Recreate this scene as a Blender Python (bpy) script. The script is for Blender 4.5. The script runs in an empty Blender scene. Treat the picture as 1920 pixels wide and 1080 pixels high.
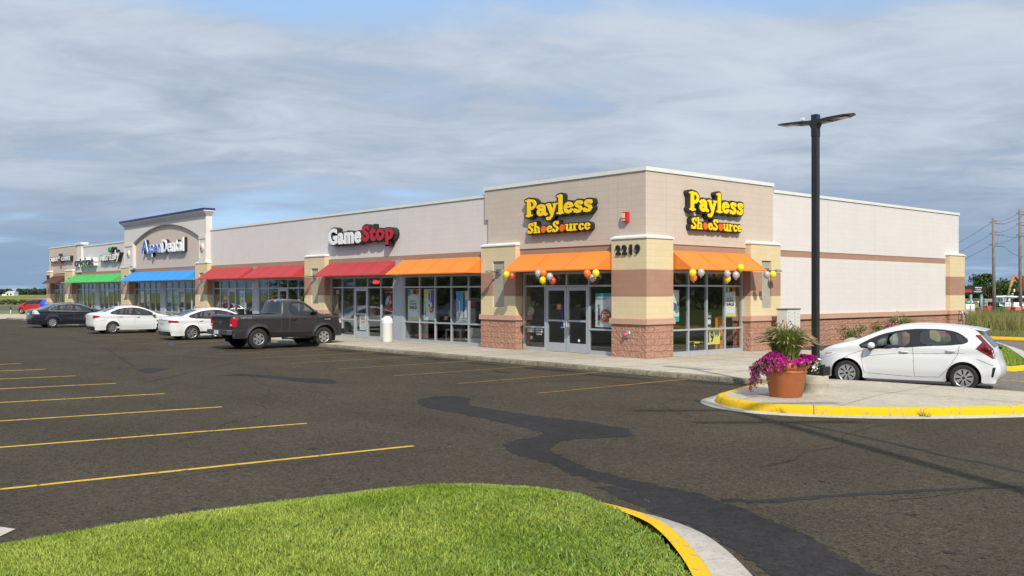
import bpy, math, random
import numpy as np
from math import sin, cos, pi, radians, sqrt, atan2, hypot
from mathutils import Vector

# ---------------------------------------------------------------- camera, sky, sun, exposure
SC = bpy.context.scene
COL = SC.collection
CAM = (19.69, -22.753, 2.23)
YAW = radians(40.98)
DV = (-cos(YAW), sin(YAW)); RV = (sin(YAW), cos(YAW))
cd = bpy.data.cameras.new('camera'); cam = bpy.data.objects.new('camera', cd); COL.objects.link(cam)
cd.sensor_width = 36.0; cd.lens = 1752.0 / 1920.0 * 36.0
cd.shift_y = 8.0 / 1920.0
cd.clip_start = 0.2; cd.clip_end = 6000
cam.location = CAM
cam.rotation_euler = (pi / 2, 0, atan2(-DV[0], DV[1]))
SC.camera = cam

SUN = Vector((1.0, -0.55, 0.96)).normalized()
SUN_EL = math.asin(SUN.z); SUN_AZ = atan2(SUN.x, SUN.y)      # azimuth measured from +Y towards +X
sl = bpy.data.lights.new('sun', 'SUN'); sl.energy = 4.15; sl.angle = radians(0.55); sl.color = (1.0, 0.93, 0.80)
so = bpy.data.objects.new('sun', sl); COL.objects.link(so)
so.rotation_euler = (-SUN).to_track_quat('-Z', 'Y').to_euler()
so.location = (30, -20, 40)

W = bpy.data.worlds.new('World'); SC.world = W; W.use_nodes = True
def world():
    nt = W.node_tree; N = nt.nodes; L = nt.links
    for n in list(N): N.remove(n)
    out = N.new('ShaderNodeOutputWorld'); bg = N.new('ShaderNodeBackground'); L.new(bg.outputs[0], out.inputs[0])
    sky = N.new('ShaderNodeTexSky'); sky.sky_type = 'NISHITA'; sky.sun_disc = False
    sky.sun_elevation = SUN_EL; sky.sun_rotation = SUN_AZ; sky.air_density = 1.0; sky.dust_density = 0.6; sky.ozone_density = 2.0
    tc = N.new('ShaderNodeTexCoord')
    sep = N.new('ShaderNodeSeparateXYZ'); L.new(tc.outputs['Generated'], sep.inputs[0])
    def mth(op, a, b=None, c=None, clamp=False):
        m = N.new('ShaderNodeMath'); m.operation = op; m.use_clamp = clamp
        for i, v in enumerate((a, b, c)):
            if v is None: continue
            if isinstance(v, (int, float)): m.inputs[i].default_value = v
            else: L.new(v, m.inputs[i])
        return m.outputs[0]
    zz = mth('ADD', mth('MAXIMUM', sep.outputs[2], 0.0), 0.10)
    px = mth('DIVIDE', sep.outputs[0], zz); py = mth('DIVIDE', sep.outputs[1], zz)
    # cloud sheet coordinates turned to the view, stretched across it
    u = mth('ADD', mth('MULTIPLY', px, RV[0]), mth('MULTIPLY', py, RV[1]))
    v = mth('ADD', mth('MULTIPLY', px, DV[0]), mth('MULTIPLY', py, DV[1]))
    def noise(su, sv, off, det, rough, dist=0.0):
        cb = N.new('ShaderNodeCombineXYZ')
        L.new(mth('MULTIPLY', u, su), cb.inputs[0]); L.new(mth('MULTIPLY', v, sv), cb.inputs[1]); cb.inputs[2].default_value = off
        n = N.new('ShaderNodeTexNoise'); n.inputs['Scale'].default_value = 1; n.inputs['Detail'].default_value = det
        n.inputs['Roughness'].default_value = rough; n.inputs['Distortion'].default_value = dist
        L.new(cb.outputs[0], n.inputs['Vector']); return n.outputs[0]
    def ramp(x, a, b, va=0., vb=1.):
        m = N.new('ShaderNodeMapRange'); m.interpolation_type = 'SMOOTHSTEP'
        m.inputs[1].default_value = a; m.inputs[2].default_value = b; m.inputs[3].default_value = va; m.inputs[4].default_value = vb
        L.new(x, m.inputs[0]); return m.outputs[0]
    big = noise(0.34, 0.42, 3.7, 5, 0.55, 0.3)
    mid = noise(0.62, 0.85, 9.1, 7, 0.58, 0.5)
    fine = noise(1.9, 2.4, 1.3, 8, 0.62, 0.6)
    dens = mth('ADD', mth('ADD', mth('MULTIPLY', big, 0.56), mth('MULTIPLY', mid, 0.34)), mth('MULTIPLY', fine, 0.12))
    # cover thins out overhead (the blue at the top of the view) and closes to a sheet lower down
    hi = mth('MULTIPLY', ramp(sep.outputs[2], 0.235, 0.31, 0.0, 0.12), ramp(sep.outputs[2], 0.36, 0.6, 1.0, 0.0))
    side = mth('ADD', mth('MULTIPLY', sep.outputs[0], RV[0]), mth('MULTIPLY', sep.outputs[1], RV[1]))
    hi = mth('MULTIPLY', hi, ramp(side, -0.42, 0.05, 1.9, 0.85))
    cover = ramp(mth('SUBTRACT', dens, hi), 0.355, 0.50)
    lowthin = ramp(sep.outputs[2], 0.00, 0.10, 0.8, 1.0)
    cover = mth('MULTIPLY', cover, lowthin)
    bright = ramp(mth('ADD', mth('MULTIPLY', mid, 0.42), mth('ADD', mth('MULTIPLY', big, 0.24), mth('MULTIPLY', fine, 0.34))), 0.37, 0.62)
    cc = N.new('ShaderNodeMixRGB'); cc.inputs[1].default_value = (2.1, 2.6, 3.35, 1); cc.inputs[2].default_value = (3.65, 4.08, 4.65, 1)
    L.new(bright, cc.inputs[0])
    lowc = N.new('ShaderNodeMixRGB'); lowc.inputs[1].default_value = (1.12, 1.75, 2.75, 1)
    L.new(ramp(sep.outputs[2], 0.0, 0.15), lowc.inputs[0]); L.new(cc.outputs[0], lowc.inputs[2])
    # the clear air behind
    skm = N.new('ShaderNodeMixRGB'); skm.blend_type = 'MIX'; skm.inputs[0].default_value = 0.8
    L.new(sky.outputs[0], skm.inputs[1]); skm.inputs[2].default_value = (2.3, 3.55, 5.4, 1)
    mx = N.new('ShaderNodeMixRGB'); L.new(cover, mx.inputs[0]); L.new(skm.outputs[0], mx.inputs[1]); L.new(lowc.outputs[0], mx.inputs[2])
    sc = N.new('ShaderNodeVectorMath'); sc.operation = 'SCALE'; L.new(mx.outputs[0], sc.inputs[0]); L.new(ramp(sep.outputs[2], 0.36, 0.85, 1.0, 1.65), sc.inputs['Scale'])
    L.new(sc.outputs[0], bg.inputs[0]); bg.inputs[1].default_value = 0.15
world()
SC.view_settings.view_transform = 'Standard'; SC.view_settings.look = 'None'
SC.view_settings.exposure = 0.16; SC.view_settings.gamma = 1.0; SC.view_settings.use_curve_mapping = False

# ---------------------------------------------------------------- materials
MATS = {}
def mat(name, col=(.5, .5, .5), rough=.6, metal=0., var=0., vscale=3., bump=0., bscale=40., spec=.5, coat=0., col2=None, alpha=None, emit=None, island=0., bdet=4):
    if name in MATS: return MATS[name]
    m = bpy.data.materials.new(name); m.use_nodes = True; nt = m.node_tree; N = nt.nodes; L = nt.links
    p = N['Principled BSDF']
    p.inputs['Base Color'].default_value = (*col, 1); p.inputs['Roughness'].default_value = rough; p.inputs['Metallic'].default_value = metal
    p.inputs['Specular IOR Level'].default_value = spec; p.inputs['Coat Weight'].default_value = coat; p.inputs['Coat Roughness'].default_value = .04
    tc = N.new('ShaderNodeTexCoord')
    if var > 0 or col2:
        n = N.new('ShaderNodeTexNoise'); n.inputs['Scale'].default_value = vscale; n.inputs['Detail'].default_value = 6; n.inputs['Roughness'].default_value = .6
        L.new(tc.outputs['Object'], n.inputs['Vector'])
        r = N.new('ShaderNodeMapRange'); r.inputs[1].default_value = .32; r.inputs[2].default_value = .68; L.new(n.outputs[0], r.inputs[0])
        mx = N.new('ShaderNodeMixRGB'); mx.inputs[1].default_value = (*col, 1)
        c2 = col2 if col2 else tuple(c * (1 - var) for c in col)
        mx.inputs[2].default_value = (*c2, 1); L.new(r.outputs[0], mx.inputs[0]); src = mx.outputs[0]
        if island > 0:
            g = N.new('ShaderNodeNewGeometry'); r2 = N.new('ShaderNodeMapRange'); r2.inputs[3].default_value = 1 - island; r2.inputs[4].default_value = 1 + island
            L.new(g.outputs['Random Per Island'], r2.inputs[0])
            mm = N.new('ShaderNodeVectorMath'); mm.operation = 'SCALE'; L.new(src, mm.inputs[0]); L.new(r2.outputs[0], mm.inputs['Scale']); src = mm.outputs[0]
        L.new(src, p.inputs['Base Color'])
    if bump > 0:
        n = N.new('ShaderNodeTexNoise'); n.inputs['Scale'].default_value = bscale; n.inputs['Detail'].default_value = bdet; L.new(tc.outputs['Object'], n.inputs['Vector'])
        b = N.new('ShaderNodeBump'); b.inputs['Strength'].default_value = bump; b.inputs['Distance'].default_value = .02
        L.new(n.outputs[0], b.inputs['Height']); L.new(b.outputs[0], p.inputs['Normal'])
    if emit: p.inputs['Emission Color'].default_value = (*emit[0], 1); p.inputs['Emission Strength'].default_value = emit[1]
    MATS[name] = m; return m

def block(name, col, mortar=.86, split=False, var=.05, rw=.406, rh=.203):
    m = bpy.data.materials.new(name); m.use_nodes = True; nt = m.node_tree; N = nt.nodes; L = nt.links; p = N['Principled BSDF']
    p.inputs['Roughness'].default_value = .85; p.inputs['Specular IOR Level'].default_value = .25
    g = N.new('ShaderNodeNewGeometry'); sp = N.new('ShaderNodeSeparateXYZ'); L.new(g.outputs['Position'], sp.inputs[0])
    sn = N.new('ShaderNodeSeparateXYZ'); L.new(g.outputs['True Normal'], sn.inputs[0])
    def mth(op, a, b=None):
        k = N.new('ShaderNodeMath'); k.operation = op
        for i, v in enumerate((a, b)):
            if v is None: continue
            if isinstance(v, (int, float)): k.inputs[i].default_value = v
            else: L.new(v, k.inputs[i])
        return k.outputs[0]
    u = mth('ADD', mth('MULTIPLY', sp.outputs[0], mth('ABSOLUTE', sn.outputs[1])), mth('MULTIPLY', sp.outputs[1], mth('ABSOLUTE', sn.outputs[0])))
    cb = N.new('ShaderNodeCombineXYZ'); L.new(u, cb.inputs[0]); L.new(mth('SUBTRACT', sp.outputs[2], .13 if not split else .13), cb.inputs[1])
    br = N.new('ShaderNodeTexBrick'); br.inputs['Scale'].default_value = 1; br.inputs['Brick Width'].default_value = rw; br.inputs['Row Height'].default_value = rh
    br.inputs['Mortar Size'].default_value = .006 if not split else .012; br.inputs['Mortar Smooth'].default_value = .35
    c1 = col; c2 = tuple(c * (1 - var) for c in col)
    br.inputs['Color1'].default_value = (*c1, 1); br.inputs['Color2'].default_value = (*c2, 1); br.inputs['Mortar'].default_value = (*[c * mortar for c in col], 1)
    L.new(cb.outputs[0], br.inputs['Vector'])
    n = N.new('ShaderNodeTexNoise'); n.inputs['Scale'].default_value = 1.1; n.inputs['Detail'].default_value = 7; L.new(g.outputs['Position'], n.inputs['Vector'])
    # rain streaks: noise pulled out downwards
    mp = N.new('ShaderNodeMapping'); mp.inputs['Scale'].default_value = (4.5, 4.5, .25); L.new(g.outputs['Position'], mp.inputs[0])
    n3 = N.new('ShaderNodeTexNoise'); n3.inputs['Scale'].default_value = 1; n3.inputs['Detail'].default_value = 4; L.new(mp.outputs[0], n3.inputs['Vector'])
    r = N.new('ShaderNodeMapRange'); r.inputs[1].default_value = .3; r.inputs[2].default_value = .75; r.inputs[3].default_value = 1.03; r.inputs[4].default_value = .965 if not split else .75
    L.new(mth('MULTIPLY', mth('ADD', n.outputs[0], n3.outputs[0]), .5), r.inputs[0])
    sc = N.new('ShaderNodeVectorMath'); sc.operation = 'SCALE'; L.new(br.outputs[0], sc.inputs[0]); L.new(r.outputs[0], sc.inputs['Scale'])
    L.new(sc.outputs[0], p.inputs['Base Color'])
    n2 = N.new('ShaderNodeTexNoise'); n2.inputs['Scale'].default_value = 13 if split else 60; n2.inputs['Detail'].default_value = 5; L.new(g.outputs['Position'], n2.inputs['Vector'])
    h = mth('SUBTRACT', mth('MULTIPLY', n2.outputs[0], 1.6 if split else .25), mth('MULTIPLY', br.outputs['Fac'], .6))
    b = N.new('ShaderNodeBump'); b.inputs['Strength'].default_value = 1.0 if split else .35; b.inputs['Distance'].default_value = .05 if split else .01
    L.new(h, b.inputs['Height']); L.new(b.outputs[0], p.inputs['Normal'])
    MATS[name] = m; return m

def glassmat(name, tint=(.55, .6, .6), base=.07, refl=1.0, rough=0.0):
    m = bpy.data.materials.new(name); m.use_nodes = True; nt = m.node_tree; N = nt.nodes; L = nt.links
    for n in list(N): N.remove(n)
    out = N.new('ShaderNodeOutputMaterial'); t = N.new('ShaderNodeBsdfTransparent'); t.inputs[0].default_value = (*tint, 1)
    g = N.new('ShaderNodeBsdfGlossy'); g.inputs['Roughness'].default_value = rough; g.inputs[0].default_value = (refl, refl, refl, 1)
    f = N.new('ShaderNodeLayerWeight'); f.inputs[0].default_value = .5     # 'Facing' is the same seen from either side
    pw = N.new('ShaderNodeMath'); pw.operation = 'POWER'; pw.inputs[1].default_value = 4.2; L.new(f.outputs['Facing'], pw.inputs[0])
    k = N.new('ShaderNodeMath'); k.operation = 'MULTIPLY_ADD'; k.inputs[1].default_value = .93; k.inputs[2].default_value = base; k.use_clamp = True
    tc = N.new('ShaderNodeTexCoord'); n = N.new('ShaderNodeTexNoise'); n.inputs['Scale'].default_value = 1.2; L.new(tc.outputs['Object'], n.inputs['Vector'])
    b = N.new('ShaderNodeBump'); b.inputs['Strength'].default_value = .05; b.inputs['Distance'].default_value = .03; L.new(n.outputs[0], b.inputs['Height']); L.new(b.outputs[0], g.inputs['Normal'])
    L.new(pw.outputs[0], k.inputs[0]); mx = N.new('ShaderNodeMixShader'); L.new(k.outputs[0], mx.inputs[0]); L.new(t.outputs[0], mx.inputs[1]); L.new(g.outputs[0], mx.inputs[2]); L.new(mx.outputs[0], out.inputs[0])
    MATS[name] = m; return m

def ground_mat(name, c1, c2, c3, speck=.5, big=.25, scale=1., bump=.5, rough=.9, far=None):
    """aggregate surface: fine stones, medium mottling, broad wear"""
    m = bpy.data.materials.new(name); m.use_nodes = True; nt = m.node_tree; N = nt.nodes; L = nt.links; p = N['Principled BSDF']
    p.inputs['Roughness'].default_value = rough; p.inputs['Specular IOR Level'].default_value = .12
    g = N.new('ShaderNodeNewGeometry')
    def noise(s, d=5, r=.6, mp=None):
        n = N.new('ShaderNodeTexNoise'); n.inputs['Scale'].default_value = s; n.inputs['Detail'].default_value = d; n.inputs['Roughness'].default_value = r
        if mp:
            k = N.new('ShaderNodeMapping'); k.inputs['Scale'].default_value = mp; L.new(g.outputs['Position'], k.inputs[0]); L.new(k.outputs[0], n.inputs['Vector'])
        else: L.new(g.outputs['Position'], n.inputs['Vector'])
        return n.outputs[0]
    def rng(x, a, b, va=0, vb=1):
        r = N.new('ShaderNodeMapRange'); r.inputs[1].default_value = a; r.inputs[2].default_value = b; r.inputs[3].default_value = va; r.inputs[4].default_value = vb; L.new(x, r.inputs[0]); return r.outputs[0]
    def mix(f, a, b):
        x = N.new('ShaderNodeMixRGB')
        if isinstance(f, float): x.inputs[0].default_value = f
        else: L.new(f, x.inputs[0])
        for i, v in ((1, a), (2, b)):
            if isinstance(v, tuple): x.inputs[i].default_value = (*v, 1)
            else: L.new(v, x.inputs[i])
        return x.outputs[0]
    v = N.new('ShaderNodeTexVoronoi'); v.inputs['Scale'].default_value = 75 * scale; L.new(g.outputs['Position'], v.inputs['Vector'])
    v2 = N.new('ShaderNodeTexVoronoi'); v2.inputs['Scale'].default_value = 26 * scale; L.new(g.outputs['Position'], v2.inputs['Vector'])
    base = mix(rng(noise(5 * scale), .35, .65), c1, c2)
    st = N.new('ShaderNodeSeparateColor'); L.new(v.outputs['Color'], st.inputs[0])
    st2 = N.new('ShaderNodeSeparateColor'); L.new(v2.outputs['Color'], st2.inputs[0])
    base = mix(rng(st.outputs[0], .70, .95, 0, speck), base, c3)
    base = mix(rng(st2.outputs[1], .80, .93, 0, speck * .7), base, c3)
    base = mix(rng(st2.outputs[2], .78, .93, 0, speck), base, tuple(c * .35 for c in c1))
    bigf = rng(noise(.35, 6, .6), .3, .7, 1 - big, 1 + big)
    wf = rng(noise(.9, 5, .6, (.12, 1., 1.)), .3, .7, 1 - big * .6, 1 + big * .5)
    sc = N.new('ShaderNodeVectorMath'); sc.operation = 'SCALE'; L.new(base, sc.inputs[0]); L.new(bigf, sc.inputs['Scale'])
    s2 = N.new('ShaderNodeVectorMath'); s2.operation = 'SCALE'; L.new(sc.outputs[0], s2.inputs[0]); L.new(wf, s2.inputs['Scale'])
    L.new(s2.outputs[0], p.inputs['Base Color'])
    b = N.new('ShaderNodeBump'); b.inputs['Strength'].default_value = bump; b.inputs['Distance'].default_value = .012
    L.new(v.outputs['Distance'], b.inputs['Height']); L.new(b.outputs[0], p.inputs['Normal'])
    MATS[name] = m; return m

# ---------------------------------------------------------------- mesh helpers
class MB:
    def __init__(s): s.v = []; s.f = []; s.m = []; s.sm = []
    def add(s, vs, fs, mi=0, smooth=False):
        o = len(s.v); s.v += [tuple(p) for p in vs]
        for f in fs: s.f.append(tuple(i + o for i in f)); s.m.append(mi); s.sm.append(smooth)
        return s
    def box(s, x0, x1, y0, y1, z0, z1, mi=0):
        if x0 > x1: x0, x1 = x1, x0
        if y0 > y1: y0, y1 = y1, y0
        return s.add([(x0, y0, z0), (x1, y0, z0), (x1, y1, z0), (x0, y1, z0), (x0, y0, z1), (x1, y0, z1), (x1, y1, z1), (x0, y1, z1)],
              [(3, 2, 1, 0), (4, 5, 6, 7), (0, 1, 5, 4), (1, 2, 6, 5), (2, 3, 7, 6), (3, 0, 4, 7)], mi)
    def hull8(s, a, b, mi=0):
        """a,b: four points each, two end loops"""
        return s.add(list(a) + list(b), [(3, 2, 1, 0), (4, 5, 6, 7), (0, 1, 5, 4), (1, 2, 6, 5), (2, 3, 7, 6), (3, 0, 4, 7)], mi)
    def prism(s, poly, z0, z1, mi=0, side=None):
        n = len(poly); o = len(s.v)
        s.add([(x, y, z0) for x, y in poly] + [(x, y, z1) for x, y in poly], [tuple(range(n - 1, -1, -1)), tuple(range(n, 2 * n))], mi)
        for i in range(n):
            j = (i + 1) % n; s.f.append((o + i, o + j, o + n + j, o + n + i)); s.m.append(mi if side is None else side); s.sm.append(False)
        return s
    def tube(s, pts, rs, n=10, mi=0, cap=True, smooth=True):
        if isinstance(rs, (int, float)): rs = [rs] * len(pts)
        P = [Vector(p) for p in pts]; rings = []
        for i, p in enumerate(P):
            d = (P[min(i + 1, len(P) - 1)] - P[max(i - 1, 0)]).normalized()
            up = Vector((0, 0, 1)) if abs(d.z) < .9 else Vector((1, 0, 0))
            a = d.cross(up).normalized(); b = a.cross(d)
            rings.append([tuple(p + (a * cos(2 * pi * k / n) + b * sin(2 * pi * k / n)) * rs[i]) for k in range(n)])
        vs = [q for r in rings for q in r]; fs = []
        for i in range(len(P) - 1):
            for k in range(n):
                fs.append((i * n + k, i * n + (k + 1) % n, (i + 1) * n + (k + 1) % n, (i + 1) * n + k))
        s.add(vs, fs, mi, smooth)
        if cap:
            o = len(s.v) - len(vs); s.f += [tuple(o + k for k in range(n - 1, -1, -1)), tuple(o + len(vs) - n + k for k in range(n))]; s.m += [mi] * 2; s.sm += [False] * 2
        return s
    def lathe(s, prof, c=(0, 0, 0), n=24, mi=0, axis='z', smooth=True, a0=0, a1=2 * pi):
        full = abs(a1 - a0 - 2 * pi) < 1e-6; m = n if full else n + 1; vs = []
        for r, h in prof:
            for k in range(m):
                a = a0 + (a1 - a0) * k / n; x, y, z = r * cos(a), r * sin(a), h
                if axis == 'y': x, y, z = x, h, y
                if axis == 'x': x, y, z = h, x, y
                vs.append((c[0] + x, c[1] + y, c[2] + z))
        fs = []
        for i in range(len(prof) - 1):
            for k in range(n):
                k2 = (k + 1) % m; fs.append((i * m + k, i * m + k2, (i + 1) * m + k2, (i + 1) * m + k))
        return s.add(vs, fs, mi, smooth)
    def ball(s, c, rx, ry=None, rz=None, n=12, mi=0):
        ry = ry or rx; rz = rz or rx; o = len(s.v)
        s.lathe([(max(1e-4, sin(pi * i / n)), -cos(pi * i / n)) for i in range(n + 1)], (0, 0, 0), n + 4, mi)
        for i in range(o, len(s.v)):
            x, y, z = s.v[i]; s.v[i] = (c[0] + x * rx, c[1] + y * ry, c[2] + z * rz)
        return s

ROOT = {}
def tag(o, label=None, cat=None, group=None, kind=None):
    if label: o['label'] = label
    if cat: o['category'] = cat
    if group: o['group'] = group
    if kind: o['kind'] = kind
    return o
def obj(name, mb, mats, parent=None, label=None, cat=None, group=None, kind=None, off=None, bevel=0):
    if not isinstance(mats, (list, tuple)): mats = [mats]
    o3 = off if off else (ROOT.get(parent.name, (0, 0, 0)) if parent else (0, 0, 0))
    me = bpy.data.meshes.new(name)
    me.from_pydata([(x - o3[0], y - o3[1], z - o3[2]) for x, y, z in mb.v], [], mb.f)
    for m in mats: me.materials.append(m)
    me.polygons.foreach_set('material_index', mb.m); me.polygons.foreach_set('use_smooth', mb.sm)
    me.update()
    o = bpy.data.objects.new(name, me); COL.objects.link(o)
    if parent: o.parent = parent; ROOT[o.name] = o3
    elif off: o.location = off
    if bevel:
        b = o.modifiers.new('bevel', 'BEVEL'); b.width = bevel; b.segments = 2; b.limit_method = 'ANGLE'; b.angle_limit = radians(40)
    tag(o, label, cat, group, kind); return o
def parts_from(mb, name, mats, parent, label=None, **kw):
    """one object for every unconnected piece of mb"""
    par = list(range(len(mb.v)))
    def fd(i):
        while par[i] != i: par[i] = par[par[i]]; i = par[i]
        return i
    for f in mb.f:
        for i in f[1:]: par[fd(i)] = fd(f[0])
    gr = {}
    for k, f in enumerate(mb.f): gr.setdefault(fd(f[0]), []).append(k)
    out = []
    for ks in gr.values():
        m2 = MB(); idx = {}
        for k in ks:
            for i in mb.f[k]:
                if i not in idx: idx[i] = len(m2.v); m2.v.append(mb.v[i])
            m2.f.append(tuple(idx[i] for i in mb.f[k])); m2.m.append(mb.m[k]); m2.sm.append(mb.sm[k])
        out.append(obj(name, m2, mats, parent, label, **kw))
    return out
def thing(name, label, cat, loc=(0, 0, 0), rz=0, group=None, local=False):
    o = bpy.data.objects.new(name, None); COL.objects.link(o); o.empty_display_size = .2
    o.location = loc; o.rotation_euler = (0, 0, rz); tag(o, label, cat, group)
    ROOT[o.name] = (0, 0, 0) if local else tuple(loc); return o
def copy_tree(o, parent=None):
    c = o.copy(); COL.objects.link(c)
    if parent: c.parent = parent
    for ch in list(o.children): copy_tree(ch, c)
    return c
def fastmesh(name, verts, faces, mats, k, **kw):
    """verts (n,3) array, faces (m,k) array"""
    me = bpy.data.meshes.new(name); me.vertices.add(len(verts)); me.vertices.foreach_set('co', np.asarray(verts, dtype=np.float32).ravel())
    f = np.asarray(faces, dtype=np.int32); me.loops.add(f.size); me.loops.foreach_set('vertex_index', f.ravel())
    me.polygons.add(len(f)); me.polygons.foreach_set('loop_start', np.arange(0, f.size, k, dtype=np.int32)); me.polygons.foreach_set('loop_total', np.full(len(f), k, dtype=np.int32))
    me.update(calc_edges=True)
    for m in (mats if isinstance(mats, list) else [mats]): me.materials.append(m)
    o = bpy.data.objects.new(name, me); COL.objects.link(o)
    if kw.get('parent'): o.parent = kw['parent']; r = ROOT.get(kw['parent'].name, (0, 0, 0)); ROOT[o.name] = r; o.location = (-r[0], -r[1], -r[2])
    tag(o, kw.get('label'), kw.get('cat'), kw.get('group'), kw.get('kind')); return o

# 2-D regions: any signed distance (negative inside) -> clean mesh, by marching squares
def region(sdf, x0, x1, z0, z1, res):
    nx = max(2, int(math.ceil((x1 - x0) / res))); nz = max(2, int(math.ceil((z1 - z0) / res)))
    X = np.linspace(x0, x1, nx + 1); Z = np.linspace(z0, z1, nz + 1); GX, GZ = np.meshgrid(X, Z, indexing='ij')
    S = sdf(GX, GZ); vid = {}; V = []; F = []
    def vert(key, p):
        if key not in vid: vid[key] = len(V); V.append(p)
        return vid[key]
    IN = S < 0
    for i in range(nx):
        for j in range(nz):
            c = [(i, j), (i + 1, j), (i + 1, j + 1), (i, j + 1)]; ins = [IN[a] for a in c]
            if not any(ins): continue
            poly = []
            for k in range(4):
                a, b = c[k], c[(k + 1) % 4]
                if ins[k]: poly.append(vert(a, (X[a[0]], Z[a[1]])))
                if ins[k] != ins[(k + 1) % 4]:
                    sa, sb = S[a], S[b]; t = min(.97, max(.03, sa / (sa - sb)))
                    key = (min(a, b), max(a, b)); poly.append(vert(key, (X[a[0]] + (X[b[0]] - X[a[0]]) * t, Z[a[1]] + (Z[b[1]] - Z[a[1]]) * t)))
            if len(poly) > 2: F.append(poly)
    return V, F
def rim_edges(F):
    e = {}
    for f in F:
        for i in range(len(f)):
            a, b = f[i], f[(i + 1) % len(f)]
            if (b, a) in e: del e[(b, a)]
            else: e[(a, b)] = 1
    return list(e)
def sd_poly(P):
    P = np.array(P, float)
    def f(x, z):
        d = np.full(x.shape, 1e9); ins = np.zeros(x.shape, bool); n = len(P)
        for i in range(n):
            a = P[i]; b = P[(i + 1) % n]; ex, ez = b - a; wx, wz = x - a[0], z - a[1]
            t = np.clip((wx * ex + wz * ez) / (ex * ex + ez * ez + 1e-12), 0, 1)
            d = np.minimum(d, (wx - ex * t) ** 2 + (wz - ez * t) ** 2)
            c = ((a[1] > z) != (b[1] > z))
            with np.errstate(divide='ignore', invalid='ignore'): xi = (b[0] - a[0]) * (z - a[1]) / (b[1] - a[1] + 1e-15) + a[0]
            ins ^= c & (x < xi)
        return np.where(ins, -1, 1) * np.sqrt(d)
    return f
def sd_line(pts, r):
    pts = np.array(pts, float)
    def f(x, z):
        d = np.full(x.shape, 1e9)
        for a, b in zip(pts[:-1], pts[1:]):
            ex, ez = b - a; wx, wz = x - a[0], z - a[1]; t = np.clip((wx * ex + wz * ez) / (ex * ex + ez * ez + 1e-12), 0, 1)
            d = np.minimum(d, (wx - ex * t) ** 2 + (wz - ez * t) ** 2)
        return np.sqrt(d) - r
    return f
def sd_circ(cx, cz, r, rz=None):
    k = (rz or r) / r
    return lambda x, z: np.sqrt((x - cx) ** 2 + ((z - cz) / k) ** 2) - r
def U(*fs): return lambda x, z: np.minimum.reduce([f(x, z) for f in fs])
def DIFF(a, b): return lambda x, z: np.maximum(a(x, z), -b(x, z))
def INTER(a, b): return lambda x, z: np.maximum(a(x, z), b(x, z))
def GROW(a, r): return lambda x, z: a(x, z) - r
def slab(mb, sdf, bb, res, mapf, w0, w1, mi=0, flip=False):
    """region extruded between depths w0 (front) and w1; mapf(u, w, z) -> point"""
    V, F = region(sdf, *bb, res); n = len(V)
    vs = [mapf(u, w0, z) for u, z in V] + [mapf(u, w1, z) for u, z in V]
    fs = [tuple(f) for f in F] + [tuple(i + n for i in reversed(f)) for f in F] + [(b, a, a + n, b + n) for a, b in rim_edges(F)]
    if flip: fs = [tuple(reversed(f)) for f in fs]
    mb.add(vs, fs, mi); return mb
def smooth_poly(P, it=2, closed=True):
    P = [tuple(p) for p in P]
    for _ in range(it):
        Q = []; n = len(P)
        for i in range(n if closed else n - 1):
            a, b = P[i], P[(i + 1) % n]
            Q += [(a[0] * .75 + b[0] * .25, a[1] * .75 + b[1] * .25), (a[0] * .25 + b[0] * .75, a[1] * .25 + b[1] * .75)]
        if not closed: Q = [P[0]] + Q[1:-1] + [P[-1]]
        P = Q
    return P

# text on walls: u runs to the reader's right, z up, w out of the wall
def front_map(y0): return lambda u, w, z: (u, y0 - w, z)
def side_map(x0): return lambda u, w, z: (x0 + w, u, z)
def text_mb(mb, s, u0, u1, z0, z1, mapf, w0, w1, off=0., mi=0, shear=0., spacing=1.):
    cu = bpy.data.curves.new('t', 'FONT'); cu.body = s; cu.size = 1; cu.offset = off; cu.extrude = .5; cu.shear = shear; cu.space_character = spacing; cu.resolution_u = 3
    o = bpy.data.objects.new('t', cu); COL.objects.link(o); dg = bpy.context.evaluated_depsgraph_get(); me = o.evaluated_get(dg).to_mesh()
    vs = [v.co.copy() for v in me.vertices]; fs = [tuple(p.vertices) for p in me.polygons]
    o.evaluated_get(dg).to_mesh_clear(); COL.objects.unlink(o); bpy.data.objects.remove(o); bpy.data.curves.remove(cu)
    if not vs: return mb
    xa, xb = min(v.x for v in vs), max(v.x for v in vs); ya, yb = min(v.y for v in vs), max(v.y for v in vs)
    mb.add([mapf(u0 + (v.x - xa) / (xb - xa) * (u1 - u0), w1 if v.z > 0 else w0, z0 + (v.y - ya) / (yb - ya) * (z1 - z0)) for v in vs], fs, mi)
    return mb
# ---------------------------------------------------------------- palette
A_TAUPE = block('taupe_block', (.55, .465, .39), mortar=.84, var=.035); A_WHITE = block('pale_block', (.64, .60, .58), mortar=.90, var=.025); A_CREAM = block('cream_block', (.645, .53, .33))
A_BROWN = block('brown_block', (.37, .215, .155)); A_SPLIT = block('split_face_block', (.48, .265, .19), split=True); A_LEDGE = block('ledge_block', (.50, .31, .23))
STUCCO_W = mat('pale_stucco', (.66, .62, .575), .9, var=.06, vscale=1.5)
STUCCO_T = mat('taupe_stucco', (.58, .48, .41), .9, var=.07, vscale=1.2)
CAPW = mat('white_metal_coping', (.72, .72, .68), .45, var=.08, vscale=2.0)
NAVY = mat('navy_coping', (.015, .02, .14), .4)
ALU = mat('aluminium_frame', (.46, .49, .53), .38, metal=.35, var=.06, vscale=6)
COLM = mat('grey_column_paint', (.36, .385, .44), .6, var=.06, vscale=3)
GLASS = glassmat('shop_glass', (.93, .95, .94), base=.055)
DARK = mat('dark_void', (.012, .012, .012), .9)
BLACK = mat('black_plastic', (.012, .012, .013), .45)
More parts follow.
